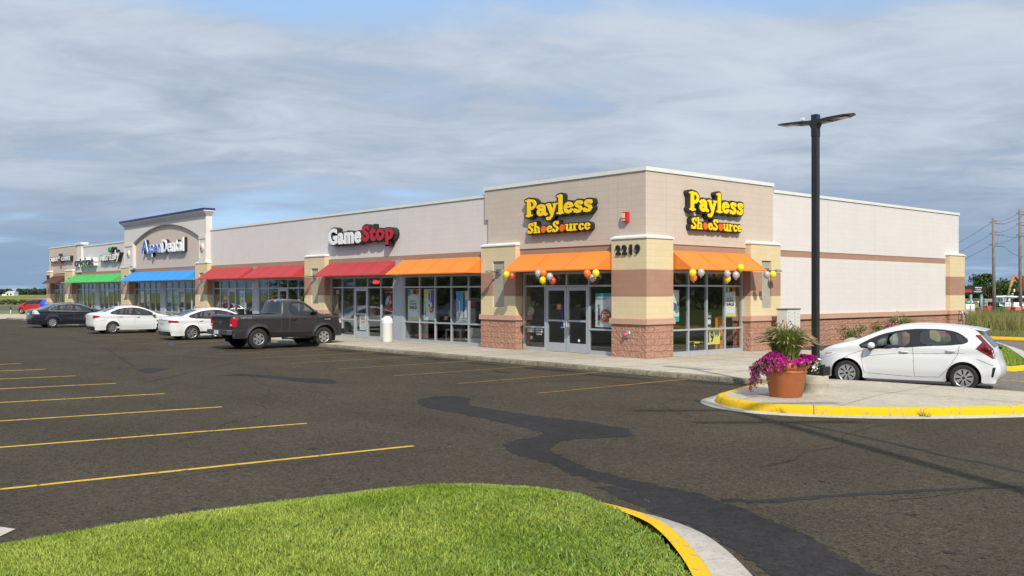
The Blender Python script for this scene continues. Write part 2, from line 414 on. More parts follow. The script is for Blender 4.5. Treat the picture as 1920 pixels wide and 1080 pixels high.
NICHE = mat('cement_panel', (.37, .355, .30), .85, var=.15, vscale=4, bump=.2, bscale=60)
ROOFM = mat('roof_membrane', (.45, .45, .43), .9, var=.2, vscale=.6)
WHITEP = mat('white_plastic', (.78, .78, .78), .4)
RED = mat('sign_red', (.42, .012, .03), .35)
REDB = mat('bright_red', (.55, .02, .02), .4)
YEL = mat('sign_yellow', (.92, .62, .004), .35); ORA = mat('sign_orange', (.85, .13, .008), .35)
def fabric(n, c): return mat(n, c, .85, var=.10, vscale=1.3, bump=.15, bscale=5, col2=tuple(min(1, x * .88 + .01) for x in c))
AW_O = fabric('orange_canvas', (.76, .205, .02)); AW_R = fabric('red_canvas', (.41, .032, .036)); AW_B = fabric('blue_canvas', (.03, .27, .68))
AW_G = fabric('green_canvas', (.06, .42, .10)); AW_N = fabric('brown_canvas', (.075, .026, .014))
CONC = ground_mat('sidewalk_concrete', (.39, .345, .27), (.47, .42, .34), (.30, .27, .22), speck=.25, big=.10, bump=.15, rough=.85)
INT_W = mat('interior_white', (.45, .44, .42), .8); INT_D = mat('interior_floor', (.10, .085, .07), .6, var=.2, vscale=2); CEIL = mat('interior_ceiling', (.16, .16, .155), .9)

B = thing('shopping_strip_building', 'long single-storey masonry strip of shops with awnings, striped piers and taller corner end', 'building', (0, 0, .13))
FM = front_map
def bm_box(mb, mp, u0, u1, w0, w1, z0, z1, mi=0):
    a = mp(u0, w0, z0); b = mp(u1, w1, z1); return mb.box(a[0], b[0], a[1], b[1], z0, z1, mi)

# ---- upper walls (z 3.81 and up), brown band under them, roof, party walls
Z0 = .13
def wall(u0, u1, y0, y1, z0, z1, m, label=None, name='wall'):
    mb = MB(); mb.box(u0, u1, y0, y1, z0, z1); return obj(name, mb, m, B, label)
wall(-7.9, 0, 0, .22, 3.81, 6.12, A_TAUPE, 'taupe block wall of the taller corner end, front side')
wall(-33.9, -7.9, .10, .32, 3.81, 5.88, A_WHITE, 'pale block wall over the middle shops')
wall(-58.3, -48.1, .10, .32, 3.81, 5.80, A_WHITE, 'pale block wall over the green awnings')
wall(-67.45, -59.4, 0, .22, 3.81, 5.98, A_TAUPE, 'taupe block wall at the far end')
wall(-.22, 0, .22, 7.08, 3.81, 6.12, A_TAUPE, 'taupe block wall of the taller corner end, right side')
mb = MB(); mb.box(-.22, -.0, 7.08, 22.6, 3.80, 5.90); mb.box(-.22, -.02, 7.08, 22.6, 3.56, 3.797, 1); mb.box(-.22, -.0, 7.08, 22.6, 1.39, 3.557, 0)
mb.box(-.22, .10, 7.10, 21.35, 1.20, 1.388, 2); mb.box(-.22, .02, 7.10, 21.35, -.1, 1.197, 3)
obj('wall', mb, [A_WHITE, A_BROWN, A_LEDGE, A_SPLIT], B, 'long pale side wall with brown band over a rough block base')
mb = MB(); mb.box(-67.4, -.23, 22.3, 22.55, Z0, 5.7); mb.box(-67.45, -67.25, .22, 22.3, Z0, 5.9); parts_from(mb, 'wall', A_WHITE, B)
mb = MB(); mb.box(-67.2, -.23, .33, 22.29, 5.2, 5.3); obj('roof', mb, ROOFM, B)
# back faces of the tall ends
mb = MB(); mb.box(-8.1, -7.9, .0, 7.1, 5.0, 6.118); mb.box(-7.9, -.22, 6.88, 7.08, 5.3, 6.118); parts_from(mb, 'wall', A_TAUPE, B)
mb = MB()
mb.box(-7.93 - .2, .04, -.04, .30, 6.122, 6.25); mb.box(-.28, .04, .30, 7.12, 6.122, 6.25); mb.box(-8.13, -7.85, .30, 7.12, 6.122, 6.25); mb.box(-7.85, -.28, 6.84, 7.12, 6.122, 6.25)
mb.box(-33.88, -8.135, .06, .36, 5.882, 5.985); mb.box(-.26, .04, 7.125, 22.64, 5.902, 6.01); mb.box(-58.25, -48.2, .06, .36, 5.802, 5.90)
mb.box(-67.5, -59.45, -.04, .26, 5.982, 6.07)
parts_from(mb, 'parapet_cap', CAPW, B)
mb = MB(); mb.box(-59.4, -58.3, -.06, .4, 3.81, 6.0); mb.box(-59.55, -58.15, -.14, .45, 6.003, 6.18); obj('pilaster', mb, STUCCO_W, B, 'white pilaster between the far taupe wall and the pale wall')

JOINT = mat('control_joint_sealant', (.40, .35, .31), .9)
for x in (-1.22,):
    mb = MB(); mb.box(x, x + .012, -.002, .02, 4.08, 6.11); obj('control_joint', mb, JOINT, B)
for x in (-20.9, -14.2, -27.9):
    mb = MB(); mb.box(x, x + .012, .098, .12, 4.1 if x < -20 else 3.83, 5.87); obj('control_joint', mb, JOINT, B)
for y, z0, z1 in ((1.0, 4.08, 6.11), (14.6, 1.4, 5.89), (10.9, 3.81, 5.89)):
    mb = MB(); mb.box(-.02, .002, y, y + .012, z0, z1); obj('control_joint', mb, JOINT, B)
# ---- the tall arched parapet
def arch_parapet():
    zt = 7.08; cxm = -40.65
    xa, xb = -46.25, -35.0; zs = 5.62; za = 6.60
    h = za - zs; c = (xb - xa) / 2; Rr = (c * c + h * h) / (2 * h); zc = za - Rr
    def opening(x, z): return np.maximum.reduce([np.abs(x - (xa + xb) / 2) - c, np.where(z > zs, np.sqrt((x - (xa + xb) / 2) ** 2 + (z - zc) ** 2) - Rr, -1.0)])
    fr = lambda x, z: np.maximum(np.maximum(np.abs(x - (-48.05 - 33.9) / 2) - (48.05 - 33.9) / 2, np.maximum(z - zt, 3.81 - z)), -opening(x, z))
    mb = MB(); slab(mb, fr, (-48.2, -33.75, 3.7, 7.2), .11, FM(0), .16, -.2); obj('parapet', mb, STUCCO_W, B, 'tall pale stucco parapet with a shallow arched panel')
    mb = MB(); mb.box(xa - .1, xb + .1, .02, .2, 3.815, 6.7); obj('parapet_panel', mb, STUCCO_T, B, 'taupe arched panel behind the white and blue sign')
    mb = MB()
    # cornice stepping out under the cap
    for k in range(5):
        e = .05 + .05 * k; z = 6.80 + .056 * k
        mb.box(-48.05 - e, -33.9 + e, -.16 - e, .22, z, z + .0555)
    obj('cornice', mb, STUCCO_W, B)
    mb = MB(); mb.box(-48.32, -33.68, -.44, .3, 7.083, 7.21); obj('parapet_cap', mb, NAVY, B, 'navy blue metal cap on the arched parapet')
    mb = MB()
    for u0, u1 in ((-48.02, -46.3), (-34.95, -33.92)):
        for z in (5.42, 4.03): mb.box(u0, u1, -.20, -.161, z, z + .22)
        mb.box(u1 - .16, u1, -.185, -.161, 4.26, 5.41); mb.box(u0, u0 + .12, -.185, -.161, 4.26, 5.41)
    parts_from(mb, 'trim', STUCCO_W, B)
    for x in (-47.1, -34.45):
        mb = MB(); mb.lathe([(.001, -.24), (.2, -.24), (.24, -.2), (.24, -.162)], (x, 0, 4.9), 20, axis='y'); obj('medallion', mb, STUCCO_W, B)
        mb = MB(); mb.lathe([(.001, -.262), (.15, -.262), (.15, -.23)], (x, 0, 4.9), 20, axis='y'); obj('medallion_disc', mb, A_LEDGE, B)
arch_parapet()

# ---- piers
def pier(mp, u0, u1, dep, niche=None, back=.55, label=None, lo=Z0):
    """striped pier from u0 to u1, face standing dep out of the wall plane"""
    mb = MB()
    zc = [(lo, 1.20, 3), (1.393, 2.09, 0), (2.093, 2.955, 1), (2.958, 3.95, 0)]
    for za, zb, mi in zc:
        if niche and mi != 3:
            n0, n1, nz0, nz1 = niche
            bm_box(mb, mp, u0, n0, dep, -back, za, zb, mi); bm_box(mb, mp, n1, u1, dep, -back, za, zb, mi)
            if zb <= nz0 or za >= nz1: bm_box(mb, mp, n0, n1, dep, -back, za, zb, mi)
            else:
                if za < nz0: bm_box(mb, mp, n0, n1, dep, -back, za, nz0, mi)
                if zb > nz1: bm_box(mb, mp, n0, n1, dep, -back, nz1, zb, mi)
        else: bm_box(mb, mp, u0, u1, dep + (.0 if mi != 3 else .005), -back, za, zb, mi)
    p = obj('pier', mb, [A_CREAM, A_BROWN, A_LEDGE, A_SPLIT], B, label)
    mb = MB(); e = .055
    bm_box(mb, mp, u0 - e, u1 + e, dep + e, -back + .004, 1.203, 1.375)
    a = mp(u0 - e, dep + e, 1.375); b = mp(u1 + e, -back + .004, 1.375); c = mp(u0 - .002, dep + .002, 1.40); d = mp(u1 + .002, -back + .006, 1.40)
    mb.hull8([(a[0], a[1], 1.3755), (b[0], a[1], 1.3755), (b[0], b[1], 1.3755), (a[0], b[1], 1.3755)], [(c[0], c[1], 1.40), (d[0], c[1], 1.40), (d[0], d[1], 1.40), (c[0], d[1], 1.40)])
    obj('ledge', mb, A_LEDGE, p)
    mb = MB(); bm_box(mb, mp, u0 - .035, u1 + .035, dep + .035, -.05, 3.953, 4.0)
    a = mp(u0 - .03, dep + .03, 0); b = mp(u1 + .03, -.05, 0); c = mp(u0 + .03, dep - .13, 0); d = mp(u1 - .03, -.05, 0)
    mb.hull8([(a[0], a[1], 4.0005), (b[0], a[1], 4.0005), (b[0], b[1], 4.0005), (a[0], b[1], 4.0005)], [(c[0], c[1], 4.07), (d[0], c[1], 4.07), (d[0], d[1], 4.07), (c[0], d[1], 4.07)])
    obj('pier_cap', mb, CAPW, p)
    if niche:
        mb = MB(); bm_box(mb, mp, n0, n1, dep - .06, -back, nz0, nz1); obj('niche_panel', mb, NICHE, p)
F0 = FM(0.0)
piers = [(-8.08, -6.08), (-21.93, -19.95), (-35.45, -33.65), (-48.6, -46.95), (-62.2, -60.2)]
for i, (a, b) in enumerate(piers):
    m = (a + b) / 2 + (.03 if i else .03)
    pier(F0, a, b, .2, (m - .33, m + .33, 1.68, 3.39))
pier(F0, -67.5, -66.35, .2)
# corner pier: one solid block seen on both faces
mb = MB()
for za, zb, mi in [(Z0, 1.20, 3), (1.393, 2.09, 0), (2.093, 2.955, 1), (2.958, 3.95, 0)]: mb.box(-1.3, .2, -.2, 1.12, za, zb, mi)
cp = obj('pier', mb, [A_CREAM, A_BROWN, A_LEDGE, A_SPLIT], B, 'striped corner pier carrying the black house number')
mb = MB(); mb.box(-1.355, .255, -.255, 1.175, 1.203, 1.375)
mb.hull8([(-1.355, -.255, 1.3755), (.255, -.255, 1.3755), (.255, 1.175, 1.3755), (-1.355, 1.175, 1.3755)], [(-1.302, -.202, 1.4), (.202, -.202, 1.4), (.202, 1.122, 1.4), (-1.302, 1.122, 1.4)])
obj('ledge', mb, A_LEDGE, cp)
mb = MB()
L1 = [(-1.335, -.235), (.235, -.235), (.235, 1.155), (-.0, 1.155), (-.0, .0), (-1.335, .0)]
L2 = [(-1.27, -.05), (.05, -.05), (.05, 1.09), (.0, 1.09), (.0, 0.0), (-1.27, .0)]
mb.prism(L1, 3.953, 4.0); o = len(mb.v)
mb.add([(x, y, 4.0005) for x, y in L1] + [(x, y, 4.075) for x, y in L2], [(i, (i + 1) % 6, 6 + (i + 1) % 6, 6 + i) for i in range(6)] + [(6, 7, 8, 11), (8, 9, 10, 11)])
obj('pier_cap', mb, CAPW, cp)
SM = lambda u, w, z: (w, u, z)     # right side: u = +Y, w = +X
pier(SM, 5.40, 7.28, .2, (6.09, 6.68, 1.65, 3.37))
mbp = pier(SM, 21.2, 22.8, .2, lo=-.1)

# ---- shopfronts
def shopfront(mp, plane, mull, doors=(), lint=(0, 0), col=None, ztop=2.95, dbl=False, label=None, ends=True):
    """window wall set back by plane; mull = mullion positions; doors = bay indices"""
    z0 = Z0; u0, u1 = mull[0], mull[-1]; t = .028
    fr = MB()
    def vb(u, za, zb, h=t, d=.05): bm_box(fr, mp, u - h, u + h, -plane + d, -plane - d, za, zb)
    def hb(a, b, z, h=.03, d=.047): bm_box(fr, mp, a, b, -plane + d, -plane - d, z - h, z + h)
    for i, u in enumerate(mull):
        h = .045 if (i == 0 or i == len(mull) - 1) else t
        if dbl and i == dbl: vb(u, 2.45, ztop); continue
        vb(u, z0, ztop, h)
    hb(u0, u1, ztop - .04, .04); 
    n = len(mull) - 1
    for i in range(n):
        a, b = mull[i] + t, mull[i + 1] - t
        hb(a, b, 2.45)
        if i not in doors: hb(a, b, .97); hb(a, b, z0 + .06, .06, .08)
    w = obj('window', fr, ALU, B, label)
    gl = MB(); bm_box(gl, mp, u0 + .02, u1 - .02, -plane + .006, -plane - .006, 2.46, ztop - .07)
    runs = []
    for i in range(n):
        if i in doors: continue
        bm_box(gl, mp, mull[i] + t, mull[i + 1] - t, -plane + .006, -plane - .006, z0 + .12, 2.42)
    obj('glass', gl, GLASS, w)
    for i in doors:
        a, b = mull[i] + t + .01, mull[i + 1] - t - .01; d = MB()
        hinge_left = not (dbl and i == dbl)
        if dbl:
            if i == dbl - 1: b = mull[i + 1] - .008
            else: a = mull[i + 1 - 1] + .008
        dd = .035
        def db(x0, x1, za, zb): bm_box(d, mp, x0, x1, -plane + dd, -plane - dd, za, zb)
        db(a, a + .1, z0 + .01, 2.41); db(b - .1, b, z0 + .01, 2.41); db(a + .1, b - .1, z0 + .01, z0 + .32); db(a + .1, b - .1, 2.29, 2.41); db(a + .1, b - .1, 1.20, 1.26)
        dr = obj('door', d, ALU, B)
        g = MB(); bm_box(g, mp, a + .1, b - .1, -plane + .005, -plane - .005, z0 + .32, 1.20); bm_box(g, mp, a + .1, b - .1, -plane + .005, -plane - .005, 1.26, 2.29); obj('glass', g, GLASS, dr)
        hd = MB(); x = (b - .05) if hinge_left else (a + .05); s = -1 if hinge_left else 1
        hd.tube([mp(x, -plane + .04, .98), mp(x, -plane + .10, .98), mp(x, -plane + .10, 1.24), mp(x, -plane + .04, 1.24)], .014, 8)
        if dbl: hd.tube([mp(x, -plane + .10, 1.0), mp(x + s * .18, -plane + .10, 1.0)], .012, 8)
        obj('handle', hd, ALU, dr)
    # dark gap above doors is closed by the transom rail
    return w
PL = .17
def bay(mull, doors=(), dbl=False, label=None): shopfront(F0, PL, mull, doors, dbl=dbl, label=label)
bay([-5.98, -4.84, -3.75, -2.66, -1.3], (1, 2), dbl=2, label='shop window with the double door beside the corner pier')
bay([-13.75, -12.6, -11.5, -10.4, -9.28, -8.1], label='shop window with sale posters under the orange awning')
bay([-19.9, -18.88, -17.8, -16.66, -15.57, -14.55], (2,), label='shop window with a door left of the white bin')
bay([-27.62, -26.44, -25.35, -24.31, -23.17, -21.95], (2,)); bay([-33.6, -32.55, -31.52, -30.48, -29.34, -28.33], (2,))
bay([-41.08, -40, -38.96, -37.9, -36.84, -35.5], (2,)); bay([-46.9, -46.01, -44.98, -43.92, -42.89, -41.92])
bay([-54.42, -53.36, -52.36, -51.21, -50.24, -48.7], (2,)); bay([-60.15, -59.22, -58.2, -57.22, -56.27, -55.3], (4,))
bay([-66.3, -65.39, -64.27, -63.3, -62.25], (0,))
shopfront(SM, PL, [1.16, 2.33, 3.33, 4.35, 5.36], label='shop window on the right side under the orange awning')
# grey columns between shopfronts, lintels (brown band) and soffits
for a, b in ((-14.49, -13.8), (-28.28, -27.67), (-41.87, -41.12), (-55.25, -54.47)):
    mb = MB(); mb.box(a, b, .10, .5, Z0, 3.2); obj('column', mb, COLM, B)
for a, b in ((-5.98 - .1, -1.3), (-19.95, -8.08), (-33.65, -21.93), (-46.95, -35.45), (-60.2, -48.6), (-66.35, -62.2)):
    mb = MB(); mb.box(a, b, .03, .6, 2.953, 3.80); obj('lintel', mb, A_BROWN, B)
mb = MB(); mb.box(-.6, -.03, 1.12, 5.40, 2.953, 3.80); obj('lintel', mb, A_BROWN, B)
# interiors
mb = MB(); mb.box(-67.2, -.35, .28, 9.0, .125, .145, 0); mb.box(-67.2, -.5, 9.0, 9.1, .145, 3.1, 1)
for x in (-7.1, -20.95, -34.5, -47.8, -61.2): mb.box(x - .08, x + .08, .56, 9.0, .145, 3.1, 1)
mb.box(-67.2, -.6, .62, 9.0, 3.1, 3.15, 2); mb.box(-.62, -.5, 5.6, 9.0, .145, 3.1, 1)
obj('interior', mb, [INT_D, INT_W, CEIL], B)

# ---- awnings
def awning(mp, u0, u1, m, label):
    zt, zl, pr = 3.60, 3.0, .90; mb = MB(); s = .006
    n = max(2, int((u1 - u0) / .5)); vs = []; fs = []
    def sag(t, k): return -.012 * sin(pi * t) * (1 if k % 1 == 0 else 1)
    rows = 6
    for i in range(n + 1):
        u = u0 + (u1 - u0) * i / n
        for j in range(rows + 1):
            t = j / rows; w = .035 + (pr - .035) * t; z = zt + (zl - zt) * t - .02 * sin(pi * t) + .008 * cos(2 * pi * (u - u0) / 1.15) * sin(pi * t)
            vs.append(mp(u, w, z))
    for i in range(n):
        for j in range(rows):
            a = i * (rows + 1) + j; fs.append((a, a + 1, a + rows + 2, a + rows + 1))
    mb.add(vs, fs, 0, True)
    # front rail, side triangles, small hem
    a = mp(u0, pr, zl); b = mp(u1, pr, zl)
    mb.add([mp(u0, pr + .002, zl), mp(u1, pr + .002, zl), mp(u1, pr + .002, zl - .045), mp(u0, pr + .002, zl - .045)], [(0, 1, 2, 3)])
    for u in (u0, u1): mb.add([mp(u, .035, zt), mp(u, pr, zl), mp(u, pr, zl - .03), mp(u, .035, zl - .03)], [(0, 1, 2, 3)])
    aw = obj('awning', mb, m, B, label)
    sm2 = MB(); k = max(1, int(round((u1 - u0) / 1.45)))
    for i in range(1, k):
        u = u0 + (u1 - u0) * i / k; pts = [(.035 + (pr - .035) * j / 6, zt + (zl - zt) * j / 6 - .02 * sin(pi * j / 6) + .012) for j in range(7)]
        sm2.add([mp(u + d, w, z) for w, z in pts for d in (-.012, .012)], [(2 * j, 2 * j + 1, 2 * j + 3, 2 * j + 2) for j in range(6)])
    sms = MATS.get(m.name + '_seam') or mat(m.name + '_seam', tuple(c * .80 for c in m.node_tree.nodes['Principled BSDF'].inputs['Base Color'].default_value[:3]), .9)
    if sm2.v: parts_from(sm2, 'seam', sms, aw)
    fm = MB()
    for k in range(max(2, int((u1 - u0) / 1.6)) + 1):
        u = u0 + .03 + (u1 - u0 - .06) * k / max(2, int((u1 - u0) / 1.6))
        fm.tube([mp(u, .05, zt - .05), mp(u, pr - .03, zl - .02), mp(u, .05, zl - .02)], .013, 6)
    fm.tube([mp(u0 + .02, pr - .025, zl - .03), mp(u1 - .02, pr - .025, zl - .03)], .016, 6)
    obj('frame', fm, ALU, aw)
awning(F0, -5.98, -1.36, AW_O, 'orange awning over the double door')
awning(F0, -13.62, -8.14, AW_O, 'orange awning over the poster windows')
awning(F0, -19.78, -14.2, AW_R, 'red awning under the white and red sign')
awning(F0, -27.45, -22.0, AW_R, 'red awning in the middle of the row')
awning(F0, -33.5, -27.95, AW_R, 'red awning next to the blue one')
awning(F0, -46.8, -35.55, AW_B, 'wide blue awning under the arched parapet')
awning(F0, -54.55, -48.7, AW_G, 'green awning next to the blue one'); awning(F0, -60.1, -54.75, AW_G, 'farther green awning')
awning(F0, -66.25, -62.3, AW_N, 'dark brown awning at the far end')
awning(SM, 1.2, 5.35, AW_O, 'orange awning on the right side of the corner end')
# white blocks seen between awnings above the columns
mb = MB()
for a, b in ((-14.45, -13.7), (-28.2, -27.55), (-55.0, -54.6)): mb.box(a, b, -.01, .028, 2.96, 3.62)
parts_from(mb, 'trim', COLM, B)

# ---- wall lamps on the piers
LAMPM = mat('lamp_grey', (.22, .22, .21), .5, metal=.5)
def wall_lamp(mp, u, label):
    p = mp(u, .14, 3.0); t = thing('wall_lamp', label, 'wall lamp', p, group='wall lamps on the piers')
    mb = MB(); bm_box(mb, mp, u - .08, u + .08, .24, .14, 2.9, 3.1); obj('mount_box', mb, LAMPM, t)
    mb = MB(); mb.tube([mp(u, .24, 3.0), mp(u, .62, 3.0)], [.035, .03], 8); mb.lathe([(.001, .05), (.09, .045), (.14, 0), (.15, -.03), (.001, -.035)], mp(u, .66, 3.0), 14); obj('lamp_arm', mb, LAMPM, t)
LN = ['wall lamp on the pier left of the double door', 'wall lamp on the pier left of the white and red sign', 'wall lamp on the pier between the blue and red awnings', 'wall lamp on the pier between the blue and green awnings', 'wall lamp on the pier right of the brown awning']
for (a, b), l in zip(piers, LN): wall_lamp(F0, (a + b) / 2 + .03, l)
wall_lamp(SM, 6.4, 'wall lamp on the right side pier beside the orange awning')

# ---------------------------------------------------------------- signs
def arc(cx, cz, rx, rz, a0, a1, n=10): return [(cx + rx * cos(radians(a0 + (a1 - a0) * i / n)), cz + rz * sin(radians(a0 + (a1 - a0) * i / n))) for i in range(n + 1)]
GLY = {
 'P': (.62, [([(.15, .06), (.15, .94)], .095), ([(.0, .045), (.32, .045)], .045), ([(-.02, .955), (.2, .955)], .045), ([(.15, .93)] + arc(.3, .70, .24, .235, 90, -90) + [(.15, .465)], .07)]),
 'a': (.58, [(arc(.24, .2, .15, .15, 0, 360, 16), .075), ([(.07, .5)] + arc(.26, .42, .17, .16, 150, 20), .075), ([(.43, .45), (.43, .1), (.56, .045)], .075)]),
 'y': (.60, [([(.1, .58), (.3, .08)], .085), ([(.5, .58), (.27, -.12), (.17, -.24), (.06, -.24)], .062), ([(-.02, .6), (.2, .6)], .04), ([(.4, .6), (.6, .6)], .04), ([(.05, -.2), (.08, -.22)], .07)]),
 'l': (.34, [([(.17, .06), (.17, 1.02)], .09), ([(.0, .045), (.34, .045)], .045), ([(.02, 1.02), (.17, 1.05)], .05)]),
 'e': (.54, [(arc(.27, .31, .19, .25, 20, 325, 16), .075), ([(.1, .33), (.45, .36)], .04), ([(.46, .42), (.44, .36)], .05)]),
 's': (.50, [([(.41, .49), (.33, .58), (.2, .58), (.12, .49), (.16, .39), (.34, .28), (.40, .17), (.33, .06), (.18, .04), (.06, .14)], .072), ([(.42, .44), (.43, .6)], .035), ([(.04, .18), (.04, .03)], .035)]),
 'S': (.60, [([(.50, .76), (.40, .92), (.24, .92), (.13, .80), (.16, .63), (.40, .43), (.49, .28), (.41, .1), (.22, .05), (.06, .22)], .085), ([(.52, .7), (.53, .97)], .04), ([(.04, .28), (.03, .02)], .04)]),
 'h': (.66, [([(.15, .06), (.15, 1.0)], .085), ([(.0, .04), (.28, .04)], .042), ([(.0, .98), (.15, 1.0)], .045), ([(.15, .42)] + arc(.33, .42, .16, .16, 150, 0) + [(.49, .06)], .07), ([(.37, .04), (.63, .04)], .042)]),
 'u': (.66, [([(.13, .58), (.13, .2)] + arc(.29, .2, .16, .14, 200, 330) + [(.48, .3)], .075), ([(.5, .58), (.5, .05), (.62, .045)], .08), ([(.0, .6), (.15, .6)], .042), ([(.38, .6), (.5, .6)], .042)]),
 'r': (.50, [([(.15, .06), (.15, .58)], .08), ([(.0, .04), (.32, .04)], .042), ([(.0, .59), (.15, .59)], .042), ([(.15, .38), (.26, .55), (.40, .56)], .075)]),
 'c': (.52, [(arc(.28, .31, .19, .25, 50, 318, 14), .078), ([(.42, .5), (.42, .45)], .07)]),
 'o': (.60, None),
}
def stroke_sign(t, word, mp, u0, u1, z0, cap, w_face, m, fat=1.16):
    """letters as rounded bold slab strokes; returns the union distance for the backing"""
    adv = [GLY[c][0] for c in word]; tot = sum(adv) + .04 * (len(word) - 1); kx = (u1 - u0) / tot; x = 0.; fs = []
    for c, a in zip(word, adv):
        ox = u0 + x * kx
        if GLY[c][1] is None:
            f = (lambda ox: lambda u, z: (np.sqrt(((u - ox - .30 * kx) / (.25 * kx)) ** 2 + ((z - z0 - .31 * cap) / (.33 * cap)) ** 2) - 1) * .27 * kx)(ox); mm = ORA
        else:
            parts = [(np.array(p), r) for p, r in GLY[c][1]]
            def f(u, z, parts=parts, ox=ox):
                X = (u - ox) / kx; Z = (z - z0) / cap
                return U(*[sd_line(p, r * fat + .004) for p, r in parts])(X, Z) * min(kx, cap)
            mm = m
        mb = MB(); slab(mb, f, (ox - .12 * kx, ox + (a + .12) * kx, z0 - .35 * cap, z0 + 1.15 * cap), .016, mp, w_face, w_face - .03)
        obj('letter', mb, mm, t); fs.append(f); x += a + .04
    return U(*fs)
SIGNBK = mat('sign_black_return', (.018, .017, .016), .5)
def shoe_sign(mp, org, u0, u1, label):
    t = thing('shop_sign', label, 'shop sign', org)
    W_ = u1 - u0
    f1 = stroke_sign(t, 'Payless', mp, u0 + .03, u1 - .02, 4.96, .60, .20, YEL)
    f2 = stroke_sign(t, 'ShoeSource', mp, u0 + .10, u1 - .12, 4.345, .37, .20, YEL, .98)
    mb = MB(); slab(mb, GROW(f1, .06), (u0 - .2, u1 + .2, 4.6, 5.8), .03, mp, .17, .0); slab(mb, GROW(f2, .045), (u0 - .2, u1 + .2, 4.2, 4.85), .03, mp, .168, .0)
    obj('backing', mb, SIGNBK, t)
shoe_sign(F0, (-3.85, 0, 4.3), -5.52, -2.16, 'yellow and orange shoe shop sign on the front of the corner end')
shoe_sign(SM, (0, 3.5, 4.3), 1.98, 5.0, 'yellow and orange shoe shop sign on the right side of the corner end')

def letters_sign(name, label, org, specs, grp=None):
    """specs: (text, u0,u1,z0,z1, off, face mat, back off or None, w)"""
    t = thing(name, label, 'shop sign', org)
    return t
M10 = FM(.10)
WHT = mat('sign_white', (.80, .80, .80), .35)
t = thing('shop_sign', 'white and red game shop sign in heavy narrow letters', 'shop sign', (-16.8, .1, 4.4))
mb = MB(); text_mb(mb, 'Game', -19.62, -16.72, 4.46, 5.24, M10, .30, .27, .042, spacing=1.12); obj('lettering', mb, WHT, t, 'white letters')
mb = MB(); text_mb(mb, 'Stop', -16.60, -14.1, 4.30, 5.24, M10, .30, .27, .042, spacing=1.12); obj('lettering', mb, RED, t, 'red letters')
mb = MB(); text_mb(mb, 'Game', -19.68, -16.6, 4.40, 5.30, M10, .268, .0, .09, spacing=1.10); text_mb(mb, 'Stop', -16.7, -14.02, 4.24, 5.30, M10, .266, .0, .09, spacing=1.10); obj('backing', mb, SIGNBK, t)
MP = FM(.02)
ABLUE = mat('sign_blue', (.02, .13, .50), .35)
t = thing('shop_sign', 'blue and white dental clinic sign on the arched parapet', 'shop sign', (-40.6, 0, 4.7))
for s_, a, b, z0, z1, m in (('A', -44.4, -43.3, 4.86, 5.72, ABLUE), ('spen', -43.2, -40.95, 4.60, 5.36, ABLUE), ('Dental', -40.75, -37.2, 4.80, 5.62, WHT)):
    mb = MB(); text_mb(mb, s_, a, b, z0, z1, MP, .28, .26, .015, spacing=1.08); obj('lettering', mb, m, t)
    mb = MB(); text_mb(mb, s_, a - .03, b + .03, z0 - .03, z1 + .03, MP, .257, .20, .032 if s_ != 'Dental' else .02, spacing=1.08); obj('letter_edge', mb, WHT, t)
    mb = MB(); text_mb(mb, s_, a - .03, b + .03, z0 - .03, z1 + .03, MP, .197, .0, .03, spacing=1.08); obj('letter_return', mb, SIGNBK, t)
t = thing('shop_sign', 'white coffee shop lettering with a red badge on the far taupe wall', 'shop sign', (-63.5, 0, 4.8))
for s_, a, b in (('CARIBOU', -66.5, -64.0), ('COFFEE', -63.1, -60.6)):
    mb = MB(); text_mb(mb, s_, a, b, 4.82, 5.16, F0, .24, .22, .02); obj('lettering', mb, WHT, t)
    mb = MB(); text_mb(mb, s_, a - .05, b + .05, 4.78, 5.2, F0, .218, 0, .07); obj('backing', mb, SIGNBK, t)
mb = MB(); slab(mb, sd_poly([(-63.95, 4.95), (-63.55, 5.45), (-63.15, 4.95), (-63.3, 4.72), (-63.8, 4.72)]), (-64.1, -63.0, 4.6, 5.5), .05, F0, .26, 0); obj('badge', mb, SIGNBK, t)
mb = MB(); mb.box(-63.85, -63.25, -.28, -.262, 4.68, 4.86); obj('badge_strip', mb, REDB, t)
mb = MB(); slab(mb, sd_circ(-63.55, 5.1, .13), (-63.8, -63.3, 4.9, 5.3), .04, F0, .28, .262); obj('badge_mark', mb, WHT, t)
t = thing('shop_sign', 'dark grey phone shop lettering with a green stroke over the green awning', 'shop sign', (-57.1, .1, 4.25))
CHAR = mat('sign_charcoal', (.04, .045, .05), .4); GRN = mat('sign_green', (.12, .45, .03), .4); GRD = mat('leaf_green_sign', (.02, .25, .09), .4)
mb = MB(); text_mb(mb, 'cricket', -59.45, -54.75, 4.27, 4.92, M10, .34, .30, .035, spacing=1.08); obj('lettering', mb, CHAR, t)
mb = MB(); text_mb(mb, 'cricket', -59.5, -54.7, 4.24, 4.95, M10, .298, 0, .045, spacing=1.08); obj('backing', mb, WHT, t)
mb = MB(); slab(mb, sd_line([(-57.1, 4.25), (-56.5, 4.75)], .055), (-57.4, -56.3, 4.1, 4.9), .05, M10, .36, .342); slab(mb, sd_line([(-56.85, 4.48), (-56.4, 4.26)], .05), (-57.4, -56.2, 4.1, 4.9), .05, M10, .36, .342); obj('green_stroke', mb, GRN, t)
t = thing('shop_sign', 'white hair salon lettering with a green leaf above it', 'shop sign', (-51, .1, 4.5))
mb = MB(); text_mb(mb, 'HAIRSTYLES', -53.5, -50.0, 4.56, 5.0, M10, .30, .28, .02); text_mb(mb, 'ly', -49.95, -48.95, 4.42, 5.28, M10, .30, .28, .02); obj('lettering', mb, WHT, t)
